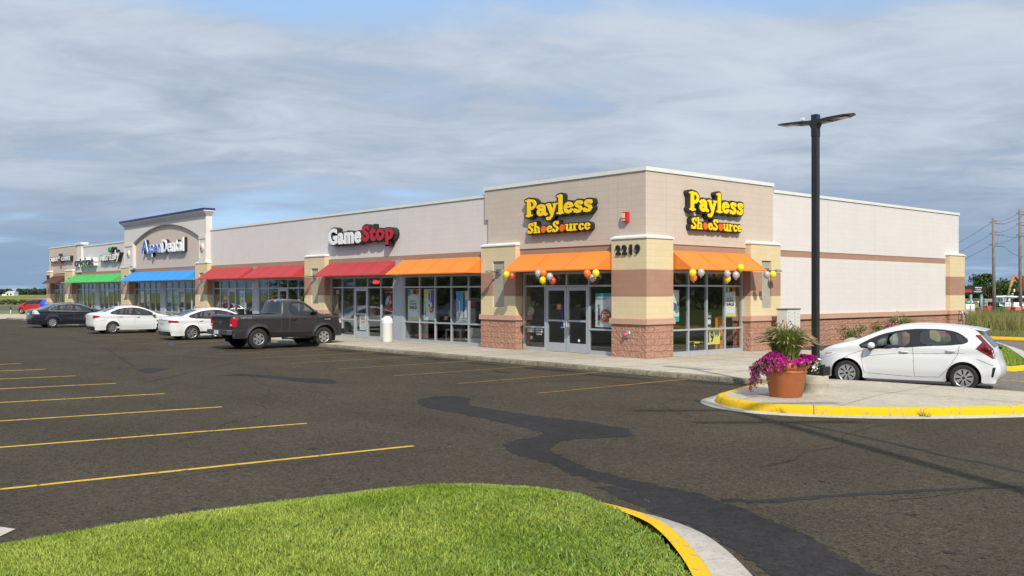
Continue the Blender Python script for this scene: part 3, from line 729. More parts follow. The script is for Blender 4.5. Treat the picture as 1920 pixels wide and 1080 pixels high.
mb = MB(); text_mb(mb, 'HAIRSTYLES', -53.52, -49.98, 4.54, 5.02, M10, .278, 0, .04); text_mb(mb, 'ly', -49.97, -48.9, 4.4, 5.3, M10, .278, 0, .04); obj('backing', mb, SIGNBK, t)
mb = MB(); slab(mb, sd_poly(smooth_poly([(-51.4, 5.1), (-51.45, 5.5), (-51.0, 5.55), (-50.9, 5.2)])), (-51.7, -50.6, 5.0, 5.7), .04, M10, .3, 0); obj('leaf', mb, GRD, t)
mb = MB(); slab(mb, sd_poly(smooth_poly([(-50.75, 5.2), (-50.7, 5.55), (-50.2, 5.5), (-50.4, 5.15)])), (-50.9, -50.0, 5.0, 5.7), .04, M10, .3, 0); obj('leaf', mb, SIGNBK, t)
def number_sign(s_, mp, u0, u1, z0, z1, w, label, cat='house number'):
    t = thing('house_number', label, cat, mp((u0 + u1) / 2, w, z0), group=None); k = len(s_); st = (u1 - u0) / k
    for i, ch in enumerate(s_):
        mb = MB(); wd = st * (.74 if ch != '1' else .34); c = u0 + st * (i + .5); text_mb(mb, ch, c - wd / 2, c + wd / 2, z0, z1, mp, w + .055, w, .055); obj('digit', mb, BLACK, t)
number_sign('2219', F0, -1.12, -.02, 3.44, 3.76, .2, 'black house number 2219 on the cream corner pier')
number_sign('2201', F0, -67.35, -66.5, 3.35, 3.7, .2, 'small black house number on the farthest cream pier')
# alarm box on the wall
t = thing('alarm_box', 'red fire alarm strobe box on the taupe wall above the corner pier', 'alarm', (-.8, 0, 4.55))
mb = MB(); mb.box(-.92, -.68, -.13, 0, 4.52, 4.84); obj('housing', mb, REDB, t, bevel=.01)
mb = MB(); mb.box(-.90, -.78, -.155, -.131, 4.64, 4.80); obj('strobe', mb, mat('strobe_lens', (.75, .6, .35), .2), t)
mb = MB(); text_mb(mb, 'FIRE', -.91, -.76, 4.555, 4.61, F0, .136, .131, .01); obj('lettering', mb, WHT, t)
t = thing('fire_hose_connection', 'chrome fire hose connection with a pink cap on the rough corner pier base', 'hose connection', (-.6, -.2, .88))
STEEL = mat('galvanised_steel', (.45, .45, .44), .35, metal=.8, var=.2, vscale=9)
mb = MB(); mb.lathe([(.001, -.245), (.13, -.24), (.14, -.2)], (-.6, 0, .88), 20, axis='y'); mb.lathe([(.075, -.24), (.075, -.30)], (-.6, 0, .88), 16, axis='y'); obj('flange', mb, STEEL, t)
mb = MB(); mb.lathe([(.001, -.36), (.05, -.355), (.07, -.33), (.07, -.29)], (-.6, 0, .87), 16, axis='y'); obj('cap', mb, mat('faded_red', (.55, .10, .11), .5), t)
# ---------------------------------------------------------------- ground
rng = np.random.default_rng(7); random.seed(7)
ASPH = ground_mat('lot_asphalt', (.050, .040, .027), (.070, .058, .040), (.135, .114, .082), speck=.6, big=.15, scale=1.45, bump=.8)
ASPH2 = ground_mat('side_lot_asphalt', (.15, .135, .115), (.18, .16, .14), (.24, .22, .19), speck=.5, big=.14, bump=.4)
TAR = ground_mat('tar_patch', (.017, .0155, .0155), (.026, .024, .024), (.055, .048, .04), speck=.35, big=.3, bump=.25, rough=.7)
TARB = ground_mat('oil_stain', (.028, .024, .021), (.036, .031, .026), (.07, .06, .05), speck=.6, big=.3, bump=.6)
ROAD = ground_mat('far_road', (.13, .125, .12), (.16, .155, .15), (.2, .19, .18), speck=.2, big=.1, bump=0)
SOIL = ground_mat('bed_soil', (.075, .05, .032), (.11, .075, .05), (.16, .12, .08), speck=.5, big=.2, bump=.6)
LAWNB = ground_mat('lawn_base', (.055, .10, .015), (.09, .15, .02), (.12, .17, .04), speck=.4, big=.18, bump=.5)
def lawn_pre(x, y): return x > 10.6 and y < -15.4
def line_mat(name, c, under, thr=.46):
    m = mat(name, c, .8, spec=.15); nt = m.node_tree; N = nt.nodes; L = nt.links; p = N['Principled BSDF']; g = N.new('ShaderNodeNewGeometry')
    n = N.new('ShaderNodeTexNoise'); n.inputs['Scale'].default_value = 9; n.inputs['Detail'].default_value = 9; n.inputs['Roughness'].default_value = .75; L.new(g.outputs['Position'], n.inputs['Vector'])
    r = N.new('ShaderNodeMapRange'); r.inputs[1].default_value = thr; r.inputs[2].default_value = thr + .07; L.new(n.outputs[0], r.inputs[0])
    x = N.new('ShaderNodeMixRGB'); x.inputs[1].default_value = (*under, 1); x.inputs[2].default_value = (*c, 1); L.new(r.outputs[0], x.inputs[0]); L.new(x.outputs[0], p.inputs['Base Color']); return m
YLINE = line_mat('yellow_line', (.54, .34, .045), (.13, .10, .055), .39); YWORN = line_mat('worn_yellow_line', (.30, .17, .035), (.10, .08, .055), .40)
BLINE = line_mat('blue_line', (.04, .08, .28), (.06, .07, .10), .47)
YKERB = line_mat('yellow_kerb_paint', (.66, .40, .008), (.33, .25, .13), .385)
KERB = ground_mat('weathered_kerb', (.19, .165, .12), (.30, .265, .20), (.12, .10, .07), speck=.6, big=.3, bump=.6)
GUT = ground_mat('gutter_concrete', (.40, .37, .32), (.48, .44, .39), (.3, .27, .23), speck=.25, big=.1, bump=.2)

def field_mat():
    m = mat('field_grass_ground', (.1, .12, .03), 1.0, spec=.1); nt = m.node_tree; N = nt.nodes; L = nt.links; p = N['Principled BSDF']; g = N.new('ShaderNodeNewGeometry')
    mp = N.new('ShaderNodeMapping'); mp.inputs['Rotation'].default_value = (0, 0, atan2(RV[1], RV[0]) * -1); L.new(g.outputs['Position'], mp.inputs[0])
    m2 = N.new('ShaderNodeMapping'); m2.inputs['Scale'].default_value = (.004, .022, 1); L.new(mp.outputs[0], m2.inputs[0])
    n = N.new('ShaderNodeTexNoise'); n.inputs['Scale'].default_value = 1; n.inputs['Detail'].default_value = 8; L.new(m2.outputs[0], n.inputs['Vector'])
    r = N.new('ShaderNodeValToRGB'); e = r.color_ramp.elements; e[0].position = .36; e[0].color = (.085, .115, .022, 1); e[1].position = .64; e[1].color = (.25, .235, .085, 1)
    k = e.new(.5); k.color = (.15, .17, .04, 1); L.new(n.outputs[0], r.inputs[0])
    n2 = N.new('ShaderNodeTexNoise'); n2.inputs['Scale'].default_value = 1.5; n2.inputs['Detail'].default_value = 6; L.new(g.outputs['Position'], n2.inputs['Vector'])
    rr = N.new('ShaderNodeMapRange'); rr.inputs[1].default_value = .3; rr.inputs[2].default_value = .7; rr.inputs[3].default_value = .8; rr.inputs[4].default_value = 1.2; L.new(n2.outputs[0], rr.inputs[0])
    s = N.new('ShaderNodeVectorMath'); s.operation = 'SCALE'; L.new(r.outputs[0], s.inputs[0]); L.new(rr.outputs[0], s.inputs['Scale']); L.new(s.outputs[0], p.inputs['Base Color']); return m
FIELD = field_mat()
def sheet(name, poly, z, m, kind='structure', label=None):
    mb = MB(); mb.add([(x, y, z) for x, y in poly], [tuple(range(len(poly)))]); return obj(name, mb, m, kind=kind, label=label)
sheet('ground', [(-3000, -3000), (3000, -3000), (3000, 3000), (-3000, 3000)], -.03, FIELD)
sheet('parking_lot', [(-66.6, -70), (80, -70), (80, 22.6), (.1, 22.6), (.1, .2), (-66.6, .2)], 0, ASPH)
sheet('parking_lot', [(-170, -70), (-66.6, -70), (-66.6, -6), (-170, -6)], 0, ASPH)
sheet('side_lot', [(3.2, 7.9), (6.95, 3), (7.2, -2.2), (13.6, -1.7), (18, 2), (80, 12), (80, 22.6), (.2, 22.6), (.2, 18)], .004, ASPH2)
def camxy(px, d): return (CAM[0] + DV[0] * d + RV[0] * (px - 960) / 1752 * d, CAM[1] + DV[1] * d + RV[1] * (px - 960) / 1752 * d)
sheet('far_road', [camxy(1500, 119), camxy(2300, 119), camxy(2300, 129), camxy(1500, 129)], -.02, ROAD)
sheet('road', [camxy(-700, 121), camxy(240, 112), camxy(240, 150), camxy(-700, 163)], -.02, ground_mat('road_asphalt', (.085, .08, .075), (.12, .11, .10), (.15, .14, .13), speck=.2, big=.25, bump=0))
sheet('end_walk', [(-66.6, -30), (-66.6, 22), (-86, 22), (-86, -30)], .02, CONC)

# raised pads with kerbs
def offset_line(pts, d, closed=False):
    out = []; n = len(pts)
    for i in range(n):
        a = Vector(pts[i - 1] if (i > 0 or closed) else pts[i]); b = Vector(pts[(i + 1) % n] if (i < n - 1 or closed) else pts[i]); t = (b - a).normalized(); out.append((pts[i][0] + t.y * d, pts[i][1] - t.x * d))
    return out
def sweep(mb, pts, prof, mi=0, closed=False, wob=0.):
    """profile: list of (offset to the right of travel, z)"""
    lines = [offset_line(pts, o, closed) for o, z in prof]; n = len(pts); vs = []; fs = []; k = len(prof)
    for i in range(n):
        for (o, z), l in zip(prof, lines): vs.append((l[i][0], l[i][1], z))
    for i in range(n if closed else n - 1):
        j = (i + 1) % n
        for q in range(k - 1): fs.append((i * k + q, j * k + q, j * k + q + 1, i * k + q + 1))
    mb.add(vs, fs, mi, True); return mb
def dense(pts, st=.25, closed=False):
    out = []; n = len(pts)
    for i in range(n if closed else n - 1):
        a, b = pts[i], pts[(i + 1) % n]; k = max(1, int(hypot(b[0] - a[0], b[1] - a[1]) / st))
        out += [(a[0] + (b[0] - a[0]) * t / k, a[1] + (b[1] - a[1]) * t / k) for t in range(k)]
    if not closed: out.append(pts[-1])
    return out
# shop walk: long strip in front of the shops, turning the corner
walk = [(-66.4, -3.45), (6.5, -3.45), (6.9, -3.1), (7.0, -2.4), (7.0, 1.5), (6.2, 5.2), (3.2, 7.7), (.0, 7.7), (-.3, .2), (-66.4, .2)]
sheet('sidewalk', walk, .13, CONC)
mb = MB(); kl = dense([(-66.4, 0.1), (-66.4, -3.35), (-66.3, -3.45), (6.5, -3.45), (6.9, -3.1), (7.0, -2.4), (7.0, 1.5), (6.2, 5.2), (3.2, 7.7)], .35)
sweep(mb, kl, [(.0, .1305), (.10, .126), (.135, .10), (.14, -.01)])
obj('kerb', mb, KERB, kind='structure')
JNT = mat('dark_joint', (.12, .10, .08), .95)  # dark colour of the joint strips in walks and kerb
mb = MB(); x = -65.0
while x < 6.5:
    mb.box(x, x + .012, -3.44, .1, .1315, .1335); x += 1.52
mb.box(-66.3, 6.6, -1.74, -1.728, .1335, .1345)
for y in (1.2, 2.7, 4.2, 5.7): mb.box(.25, 6.7 if y < 2 else 6.0, y, y + .012, .1315, .1335)
for x in (1.9, 3.6, 5.3): mb.box(x, x + .012, .1, 5.6, .1335, .1345)
obj('paving_joint', mb, JNT, kind='structure')
# planter island with yellow kerb
isl_in = smooth_poly([(7.25, -3.6), (7.55, -5.2), (7.98, -6.48), (8.12, -6.98), (8.57, -7.38), (9.17, -7.62), (9.69, -7.62), (10.43, -7.28), (11.37, -6.5), (12.15, -5.5), (12.8, -4.4), (13.3, -3.0), (13.5, -2.2)], 2, closed=False)
top = isl_in + [(13.4, -1.85), (11.95, -1.86), (10.6, -1.86), (8.88, -2.02), (7.73, -2.28), (7.3, -2.7)]
sheet('island_paving', top, .149, CONC)
mb = MB(); sweep(mb, dense(isl_in, .12), [(0, .1495), (.14, .147), (.165, .13), (.20, .05), (.215, .0)]); obj('yellow_kerb', mb, YKERB, kind='structure')
mb = MB(); sweep(mb, dense(isl_in, .2), [(.20, .010), (.50, .008), (.505, -.01)]); obj('gutter', mb, GUT, kind='structure')
mb = MB(); sweep(mb, dense([(13.45, -1.83), (11.95, -1.84), (10.6, -1.84), (8.88, -2.0), (7.73, -2.26), (7.22, -2.7), (7.1, -3.5)], .3), [(0, .1485), (.03, .12), (.04, -.01)]); obj('kerb', mb, KERB, kind='structure')
def strip(mb, pts, w0, w1, z, jit=.0, st=.2):
    P = dense(pts, st); n = len(P); Lf = []; Rt = []
    for i, p in enumerate(P):
        a = Vector(P[max(0, i - 1)]); b = Vector(P[min(n - 1, i + 1)]); t = (b - a).normalized(); w = (w0 + (w1 - w0) * i / n) / 2
        j1 = random.uniform(-jit, jit); j2 = random.uniform(-jit, jit)
        Lf.append((p[0] - t.y * (w + j1), p[1] + t.x * (w + j1), z)); Rt.append((p[0] + t.y * (w + j2), p[1] - t.x * (w + j2), z))
    mb.add(Lf + Rt, [(i, i + n, i + n + 1, i + 1) for i in range(n - 1)]); return mb
mb = MB(); strip(mb, [(7.3, -4.35), (9.6, -4.1), (11.3, -4.0), (13.0, -3.9)], .016, .016, .1515, .004); strip(mb, [(10.1, -2.0), (10.3, -4.9), (10.7, -7.0)], .014, .014, .1518, .003); strip(mb, [(8.0, -2.3), (8.2, -4.0), (8.9, -7.4)], .012, .012, .1518, .003)
obj('paving_joint', mb, JNT, kind='structure')
# kerb joints: short dark slots across the yellow
mb = MB()
for i in (14, 26, 40):
    p = isl_in[min(i, len(isl_in) - 2)]; q = isl_in[min(i + 1, len(isl_in) - 1)]; t = (Vector(q) - Vector(p)).normalized(); nn = Vector((t.y, -t.x))
    a = Vector(p); d = .008
    for (o0, z0), (o1, z1) in (((0, .1515), (.14, .149)), ((.14, .149), (.168, .132)), ((.168, .132), (.203, .052)), ((.203, .052), (.218, .004))):
        A = a + nn * o0; Bq = a + nn * o1; mb.add([(A.x - t.x * d, A.y - t.y * d, z0 + .001), (Bq.x - t.x * d, Bq.y - t.y * d, z1 + .001), (Bq.x + t.x * d, Bq.y + t.y * d, z1 + .001), (A.x + t.x * d, A.y + t.y * d, z0 + .001)], [(0, 1, 2, 3)])
obj('kerb_joint', mb, JNT, kind='structure')

# painted lines
xs = [4.5, 1.6, -1.2, -4.1, -6.95, -9.85]
mb = MB()
for x in xs: strip(mb, [(x, -8.8), (x + .05, -3.75)], .07, .08, .004, .006)
obj('parking_line', mb, YWORN, kind='structure')
mb = MB(); strip(mb, [(3.0 + .9, -8.6), (4.52, -3.8)], .001, .001, .0041)
mb = MB(); strip(mb, [(4.52, -5.4), (4.56, -3.7)], .08, .10, .0062, .004)
for x in xs[1:4]: strip(mb, [(x + .02, -4.3), (x + .05, -3.7)], .07, .10, .0062, .004)
for x in (-12.75, -15.65, -18.5, -21.4, -24.3, -27.2, -30.0): strip(mb, [(x, -8.8), (x + .05, -3.75)], .07, .08, .004, .006)
obj('parking_line', mb, YWORN, kind='structure')
mb = MB()
for (a, b) in (((7.25, -26), (8.52, -14.95)), ((3.9, -25), (5.42, -14.98)), ((.85, -24), (2.28, -15.1)), ((-2.3, -24), (-.82, -15.05)), ((-5.35, -24), (-3.9, -15.08)), ((-8.1, -24), (-6.75, -15.2)), ((-10.9, -24), (-9.6, -15.2)), ((-13.6, -24), (-12.4, -15.2))): strip(mb, [a, b], .105, .10, .004, .005)
obj('parking_line', mb, YLINE, kind='structure')
mb = MB(); strip(mb, [(9.6, -.25), (11.4, -.45), (17, -.9)], .10, .1, .008, .004); strip(mb, [(9.0, 2.2), (17, 1.8)], .1, .1, .008, .004); strip(mb, [(8.2, 5.0), (17, 4.6)], .1, .1, .008, .004); obj('parking_line', mb, YLINE, kind='structure')
mb = MB()
for k in range(4): strip(mb, [(-17.6 - k * .6, -5.9 - .0 * k), (-16.6 - k * .6, -4.2)], .12, .12, .0042, .02)
strip(mb, [(-20.6, -7.4), (-18.9, -7.9)], .12, .12, .0042, .03); strip(mb, [(-20.2, -8.0), (-19.4, -6.9)], .12, .12, .0045, .03); strip(mb, [(-17.2, -8.2), (-13.4, -8.0)], .12, .12, .0042, .02)
strip(mb, [(-48, -6.5), (-46.5, -7.2)], .5, .5, .0042, .05)
obj('parking_line', mb, BLINE, kind='structure')

# crack sealer, patches and stains (each lies on the asphalt)
def jag(poly, amp=.05, st=.18):
    return [(x + random.uniform(-amp, amp), y + random.uniform(-amp, amp)) for x, y in dense(poly, st, True)]
def flat(mb, poly, z): mb.add([(x, y, z) for x, y in poly], [tuple(range(len(poly)))])
mb = MB()
patch = [(3.79, -11.57), (3.50, -11.0), (3.66, -10.5), (4.3, -10.55), (4.75, -10.95), (5.16, -11.30), (7.23, -11.40), (8.4, -11.25), (9.44, -11.30), (9.95, -11.75), (9.94, -12.10), (9.60, -12.75), (9.63, -13.06), (10.0, -13.6), (10.31, -13.82), (11.42, -14.28), (12.41, -14.40), (13.19, -14.40), (14.09, -14.68), (14.91, -15.05), (16.04, -15.75), (17.4, -16.8), (17.0, -17.4), (15.49, -16.42), (15.19, -16.2), (14.4, -15.75), (13.71, -15.40), (13.0, -15.0), (12.35, -14.78), (11.6, -14.72), (10.89, -14.42), (9.92, -14.27), (9.34, -13.91), (9.1, -13.5), (9.04, -12.95), (8.74, -12.62), (7.69, -12.40), (6.11, -12.22), (4.88, -12.15)]
flat(mb, jag(patch, .045, .09), .0035)
obj('tar_patch', mb, TAR, kind='structure')
mb = MB()
def Gp(px, py):
    t = CAM[2] * 1752 / (py - 548); return (CAM[0] + DV[0] * t + RV[0] * (px - 960) / 1752 * t, CAM[1] + DV[1] * t + RV[1] * (px - 960) / 1752 * t)
for pts in ([(-4.32, -12.19), (-3.6, -11.7), (-.9, -11.4), (-.4, -11.0), (-1.2, -10.6), (-3.4, -11.3), (-4.6, -11.6)],
            [(-8.2, -12.8), (-7.4, -13.4), (-6.3, -13.4), (-7.4, -12.4)]): flat(mb, jag(pts, .06, .2), .0035)
obj('tar_patch', mb, TAR, kind='structure')
mb = MB()
strip(mb, [(10.7, -8.6), (12.15, -9.12), (13.04, -9.51), (14.03, -9.99), (14.65, -10.17), (17, -11.2)], .07, .13, .003, .02, .15)
strip(mb, [(13.6, -14.5), (13.96, -14.16), (14.27, -13.4), (14.7, -12.57), (15.44, -11.27), (16.4, -9.6)], .16, .08, .0031, .035, .15)
strip(mb, [(12.3, -14.9), (13.2, -15.25), (14.2, -15.6), (14.6, -16.0)], .28, .1, .0028, .05, .15)
strip(mb, [(-3.5, -14.6), (-9, -9.4), (-13, -10.3), (-19, -9.3)], .05, .03, .0028, .02, .3)
strip(mb, [(-30, -8.9), (-18, -10.8), (-9, -12.9)], .05, .04, .0027, .02, .3)
strip(mb, [(2.2, -8.4), (3.0, -5.8), (6.9, -4.9)], .02, .05, .0027, .01, .2)
obj('crack_seal', mb, TAR, kind='structure')
mb = MB()
for cx, cy, a, b in ((.1, -4.3, 1.1, .28), (-2.8, -4.4, .9, .22), (-5.5, -4.2, 1.0, .3), (-8.4, -4.1, 1.2, .3), (-11.4, -4.3, 1.3, .3), (2.9, -4.5, 1.2, .25), (-.1, -5.9, .4, .1), (-5.3, -6.3, .35, .12), (-8.4, -6.8, .4, .1), (5.6, -4.0, 1.0, .22)):
    flat(mb, jag([(cx + a * cos(t), cy + b * sin(t)) for t in np.linspace(0, 2 * pi, 14)[:-1]], .09, .16), .0025)
for k in range(150):
    px = random.uniform(0, 1920); py = 600 + 470 * random.random() ** 1.1; cx, cy = Gp(px, py); a = random.uniform(.008, .03) * (1 + 2.5 * (random.random() < .12)); b = a * random.uniform(.5, 1)
    if lawn_pre(cx, cy) or (cx > 7 and cy > -8.6 and cx < 14.5) or cy > -3.7: continue
    flat(mb, [(cx + a * cos(t) * random.uniform(.8, 1.1), cy + b * sin(t) * random.uniform(.8, 1.1)) for t in np.linspace(0, 2 * pi, 8)[:-1]], .0046)
obj('oil_stain', mb, TARB, kind='structure')
# hairline cracks wandering over the lot
mb = MB()
for sx, sy, ang, L_ in ((6.0, -17.5, 2.3, 9), (2.0, -12.5, 2.9, 8), (12.8, -12.4, 1.9, 5), (-6, -16, 2.6, 12), (9.2, -9.4, 2.6, 6), (14.8, -13.2, 1.2, 3), (-14, -12, 2.8, 14), (8.6, -18.6, 1.7, 4), (1.0, -6.8, 3.0, 6)):
    P_ = [(sx, sy)]; a = ang
    for k in range(int(L_ / .22)):
        a += random.uniform(-.42, .42); a += (ang - a) * .2; P_.append((P_[-1][0] + .22 * cos(a), P_[-1][1] + .22 * sin(a)))
    P_ = [p for p in P_ if p[1] < -3.7]
    if len(P_) > 2: strip(mb, P_, .014, .008, .0049, .004, .2)
obj('crack', mb, TARB, kind='structure')

# ---- foreground lawn island
lawn = [(17.6, -24.5), (11.6, -24.5), (11.39, -21.6), (11.26, -20.92), (11.25, -19.55), (11.30, -18.5), (11.48, -17.46), (11.70, -16.85), (11.97, -16.49), (12.45, -16.14), (12.98, -16.04), (13.66, -16.20), (14.38, -16.54), (14.98, -16.97), (15.48, -17.44), (16.1, -18.2), (16.7, -19.3), (17.1, -20.6), (17.4, -22.5)]
lawn_sd = sd_poly(lawn)
def mound(x, y): d = np.clip(-lawn_sd(x, y), 0, 2.2); return .150 + .045 * np.clip((14.1 - x) / 1.0, 0, 1) + .13 * (1 - np.exp(-d * 1.1)) - .02 * np.exp(-d * 9)
V, F = region(lawn_sd, 11, 17.8, -24.6, -15.9, .2)
mb = MB(); mb.add([(u, v, float(mound(np.array(u), np.array(v))) - .012) for u, v in V], F, 0, True); obj('lawn_ground', mb, LAWNB, kind='structure')
GRASSM = mat('lawn_grass', (.12, .20, .010), .65, vscale=.8, col2=(.33, .38, .07), island=.45, spec=.25)
def blades(name, sdf, bb, n, zf, hmin, hmax, wd, lean, m, label, cat, seed=1, edge=0., dens=None, parent=None):
    r = np.random.default_rng(seed); x = r.uniform(bb[0], bb[1], n); y = r.uniform(bb[2], bb[3], n); k = sdf(x, y) < edge
    if dens is not None: k &= r.uniform(0, 1, n) < dens(x, y)
    x, y = x[k], y[k]; n = len(x); z = zf(x, y); h = r.uniform(hmin, hmax, n) * (1 + .25 * np.sin(x * 2.3 + 1) * np.cos(y * 1.9)); a = r.uniform(0, 2 * pi, n); la = r.uniform(0, 2 * pi, n); ln = r.uniform(.1, 1, n) * lean * h
    dx, dy = np.cos(a) * wd / 2, np.sin(a) * wd / 2; lx, ly = np.cos(la) * ln, np.sin(la) * ln
    base = np.stack([x, y, z], 1); v = np.empty((n, 5, 3))
    v[:, 0] = base + np.stack([-dx, -dy, -.01 + 0 * x], 1); v[:, 1] = base + np.stack([dx, dy, -.01 + 0 * x], 1)
    v[:, 2] = base + np.stack([dx * .8 + lx * .35, dy * .8 + ly * .35, h * .6], 1); v[:, 3] = base + np.stack([-dx * .8 + lx * .35, -dy * .8 + ly * .35, h * .6], 1)
    v[:, 4] = base + np.stack([lx, ly, h], 1)
    tri = np.array([[0, 1, 2], [0, 2, 3], [3, 2, 4]]); f = (np.arange(n)[:, None, None] * 5 + tri[None]).reshape(-1, 3)
    return fastmesh(name, v.reshape(-1, 3), f, m, 3, label=label, cat=cat, kind='stuff', parent=parent)
def lz(x, y): return mound(x, y) - .01
blades('grass', lawn_sd, (11, 17.6, -23.2, -15.9), 330000, lz, .018, .040, .0062, 1.5, GRASSM, 'bright green mown grass covering the rounded foreground island', 'grass', 3, .035)
blades('clover', lawn_sd, (12.4, 17.4, -19.8, -15.9), 30000, lz, .02, .045, .018, 1.3, mat('clover_green', (.08, .155, .014), .6, vscale=3, col2=(.15, .24, .035), island=.4), 'darker clover and weeds thickening towards the yellow kerb', 'weeds', 4, .05,
       dens=lambda x, y: np.clip(1.15 - (-lawn_sd(x, y)) * .55, 0, 1) * np.clip((x - 12.2) / 2.2, 0, 1) + .08)
blades('grass', lawn_sd, (12.3, 15.5, -19.5, -16.3), 260, lz, .06, .10, .006, 1.0, mat('long_grass', (.25, .40, .09), .6, vscale=3, col2=(.4, .42, .16), island=.3), 'sparse longer pale grass blades standing above the mown lawn', 'grass', 8, -.05,
       dens=lambda x, y: np.clip(.4 + .8 * np.sin(x * 3.1) * np.sin(y * 2.7), 0, 1))
kin = dense([(11.7, -24.5), (11.49, -21.6), (11.36, -20.92), (11.35, -19.55), (11.40, -18.5), (11.58, -17.52), (11.80, -16.93), (12.05, -16.58), (12.48, -16.22), (12.98, -16.05), (13.52, -15.98), (14.08, -16.10), (14.64, -16.44), (15.26, -16.96), (15.62, -17.30), (16.25, -18.1), (16.85, -19.2), (17.25, -20.6), (17.5, -22.5)], .15)
kin = [(x, y) for x, y in kin]
def rev(l): return list(reversed(l))
kk = rev(dense(smooth_poly(kin[::3] + [kin[-1]], 2, closed=False), .1))
mb = MB(); sweep(mb, kk, [(-.13, .1485), (.0, .148), (.025, .13), (.05, .0)]); obj('yellow_kerb', mb, YKERB, kind='structure')
mb = MB(); sweep(mb, kk, [(.045, .012), (.42, .008), (.425, -.01)]); obj('gutter', mb, GUT, kind='structure')

sheet('gutter', [(10.50, -20.95), (10.02, -20.52), (9.0, -21.0), (9.6, -24), (11.4, -24.4), (11.2, -21.6)], .010, GUT)
# ---- right hand side: bed, grass strip, yellow kerbs, rough field
bed = [(.1, 7.75), (3.15, 7.75), (5.6, 6.4), (8.5, 5.3), (8.98, 5.3), (9.05, 6.1), (8.1, 8.7), (6.6, 11.9), (5.1, 15.1), (4.1, 17), (3.3, 18.3), (.3, 20.5), (.1, 20.5)]
sheet('planting_bed', bed, .135, LAWNB)
sheet('mulch', [(.1, 7.8), (3.0, 7.8), (3.4, 10), (3.2, 14), (2.6, 17), (.1, 19.5)], .139, SOIL)
mb = MB(); sweep(mb, dense([(5.6, 6.4), (8.5, 5.3), (8.98, 5.3), (9.05, 6.1)], .3), [(0, .136), (.13, .134), (.17, .0)]); obj('yellow_kerb', mb, YKERB, kind='structure')
mb = MB(); sweep(mb, dense([(9.05, 6.1), (8.1, 8.7), (6.6, 11.9), (5.1, 15.1), (4.1, 17), (3.3, 18.3)], .3), [(0, .136), (.13, .134), (.17, .012), (.5, .010)]); obj('kerb', mb, GUT, kind='structure')
bed_sd = sd_poly([(3.2, 9), (5.6, 6.8), (8.5, 5.6), (8.9, 5.5), (8.95, 6.1), (8.0, 8.6), (6.5, 11.8), (5.0, 15.0), (4.0, 16.9), (3.2, 18)])
blades('grass', bed_sd, (3, 9.2, 5.2, 18.2), 60000, lambda x, y: x * 0 + .13, .05, .10, .012, .9, GRASSM, 'green mown grass strip behind the parked white hatchback', 'grass', 5)
mb = MB(); sweep(mb, dense([(40, 22.6), (-.2, 23.35), (-12, 24.0)][::-1], 1.0), [(0, .15), (.16, .145), (.20, .0)]); obj('yellow_kerb', mb, YKERB, kind='structure')
sheet('grass_verge', [(-60, 27), (-12, 24.0), (-.2, 23.35), (40, 22.6), (60, 40), (60, 75), (-60, 75)], .10, FIELD)
vd = sd_poly([(-12, 30.5), (8, 29.5), (10, 52), (-24, 56), (-22, 40)])
RG1 = mat('rough_grass_tan', (.26, .19, .08), .8, vscale=.5, col2=(.14, .17, .03), island=.35); RG2 = mat('rough_grass_green', (.085, .16, .018), .8, vscale=.6, col2=(.16, .2, .04), island=.3)
blades('rough_grass', vd, (-24, 10, 29.5, 56), 60000, lambda x, y: x * 0 + .10, .45, .95, .022, .5, RG1, 'tall tan rough grass along the far verge', 'tall grass', 11, dens=lambda x, y: .25 + .75 * ((y + .35 * x) > 31))
blades('rough_grass', vd, (-24, 10, 29.5, 50), 30000, lambda x, y: x * 0 + .10, .4, .8, .03, .6, RG2, 'greener patch of tall weeds near the end of the building', 'tall grass', 12, dens=lambda x, y: np.clip(1.3 - ((x + 4.5) / 3.2) ** 2 - ((y - 35) / 5) ** 2, .06, 1))
vd2 = sd_poly([(-12, 24.2), (20, 23.2), (20, 30.5), (-12, 31)])
blades('grass', vd2, (-12, 12, 23.2, 31), 50000, lambda x, y: x * 0 + .10, .06, .14, .02, .8, mat('dry_lawn', (.13, .16, .03), .8, vscale=.8, col2=(.2, .19, .07), island=.3), 'short drying grass behind the far yellow kerb', 'grass', 13)
# ---------------------------------------------------------------- vegetation
LEAFD = mat('dark_leaves', (.028, .055, .014), .7, vscale=.5, col2=(.06, .10, .022), island=.45, spec=.2); LEAFM = mat('mid_leaves', (.05, .09, .018), .7, vscale=.8, col2=(.09, .14, .03), island=.4, spec=.2)
LEAFB = mat('blue_green_leaves', (.030, .052, .032), .9, vscale=.05, col2=(.048, .075, .042), island=.35, spec=.1)
BARK = mat('bark', (.10, .075, .055), .9, var=.3, vscale=8)
def leaf_cloud(clumps, size, seed):
    """clumps: (cx,cy,cz,rx,ry,rz,n) -> quads scattered through each clump"""
    r = np.random.default_rng(seed); vs = []
    for cx, cy, cz, rx, ry, rz, n in clumps:
        d = r.normal(size=(n, 3)); d /= np.linalg.norm(d, axis=1)[:, None]; q = d * (r.uniform(0, 1, n) ** .45)[:, None] * np.array([rx, ry, rz]) + np.array([cx, cy, cz])
        a = r.normal(size=(n, 3)); a /= np.linalg.norm(a, axis=1)[:, None]; b = np.cross(a, r.normal(size=(n, 3))); b /= np.linalg.norm(b, axis=1)[:, None]
        s = (size * r.uniform(.6, 1.4, n))[:, None]; vs.append(np.stack([q - a * s, q - b * s * .5, q + a * s, q + b * s * .5], 1))
    v = np.concatenate(vs).reshape(-1, 3); return v, np.arange(len(v)).reshape(-1, 4)
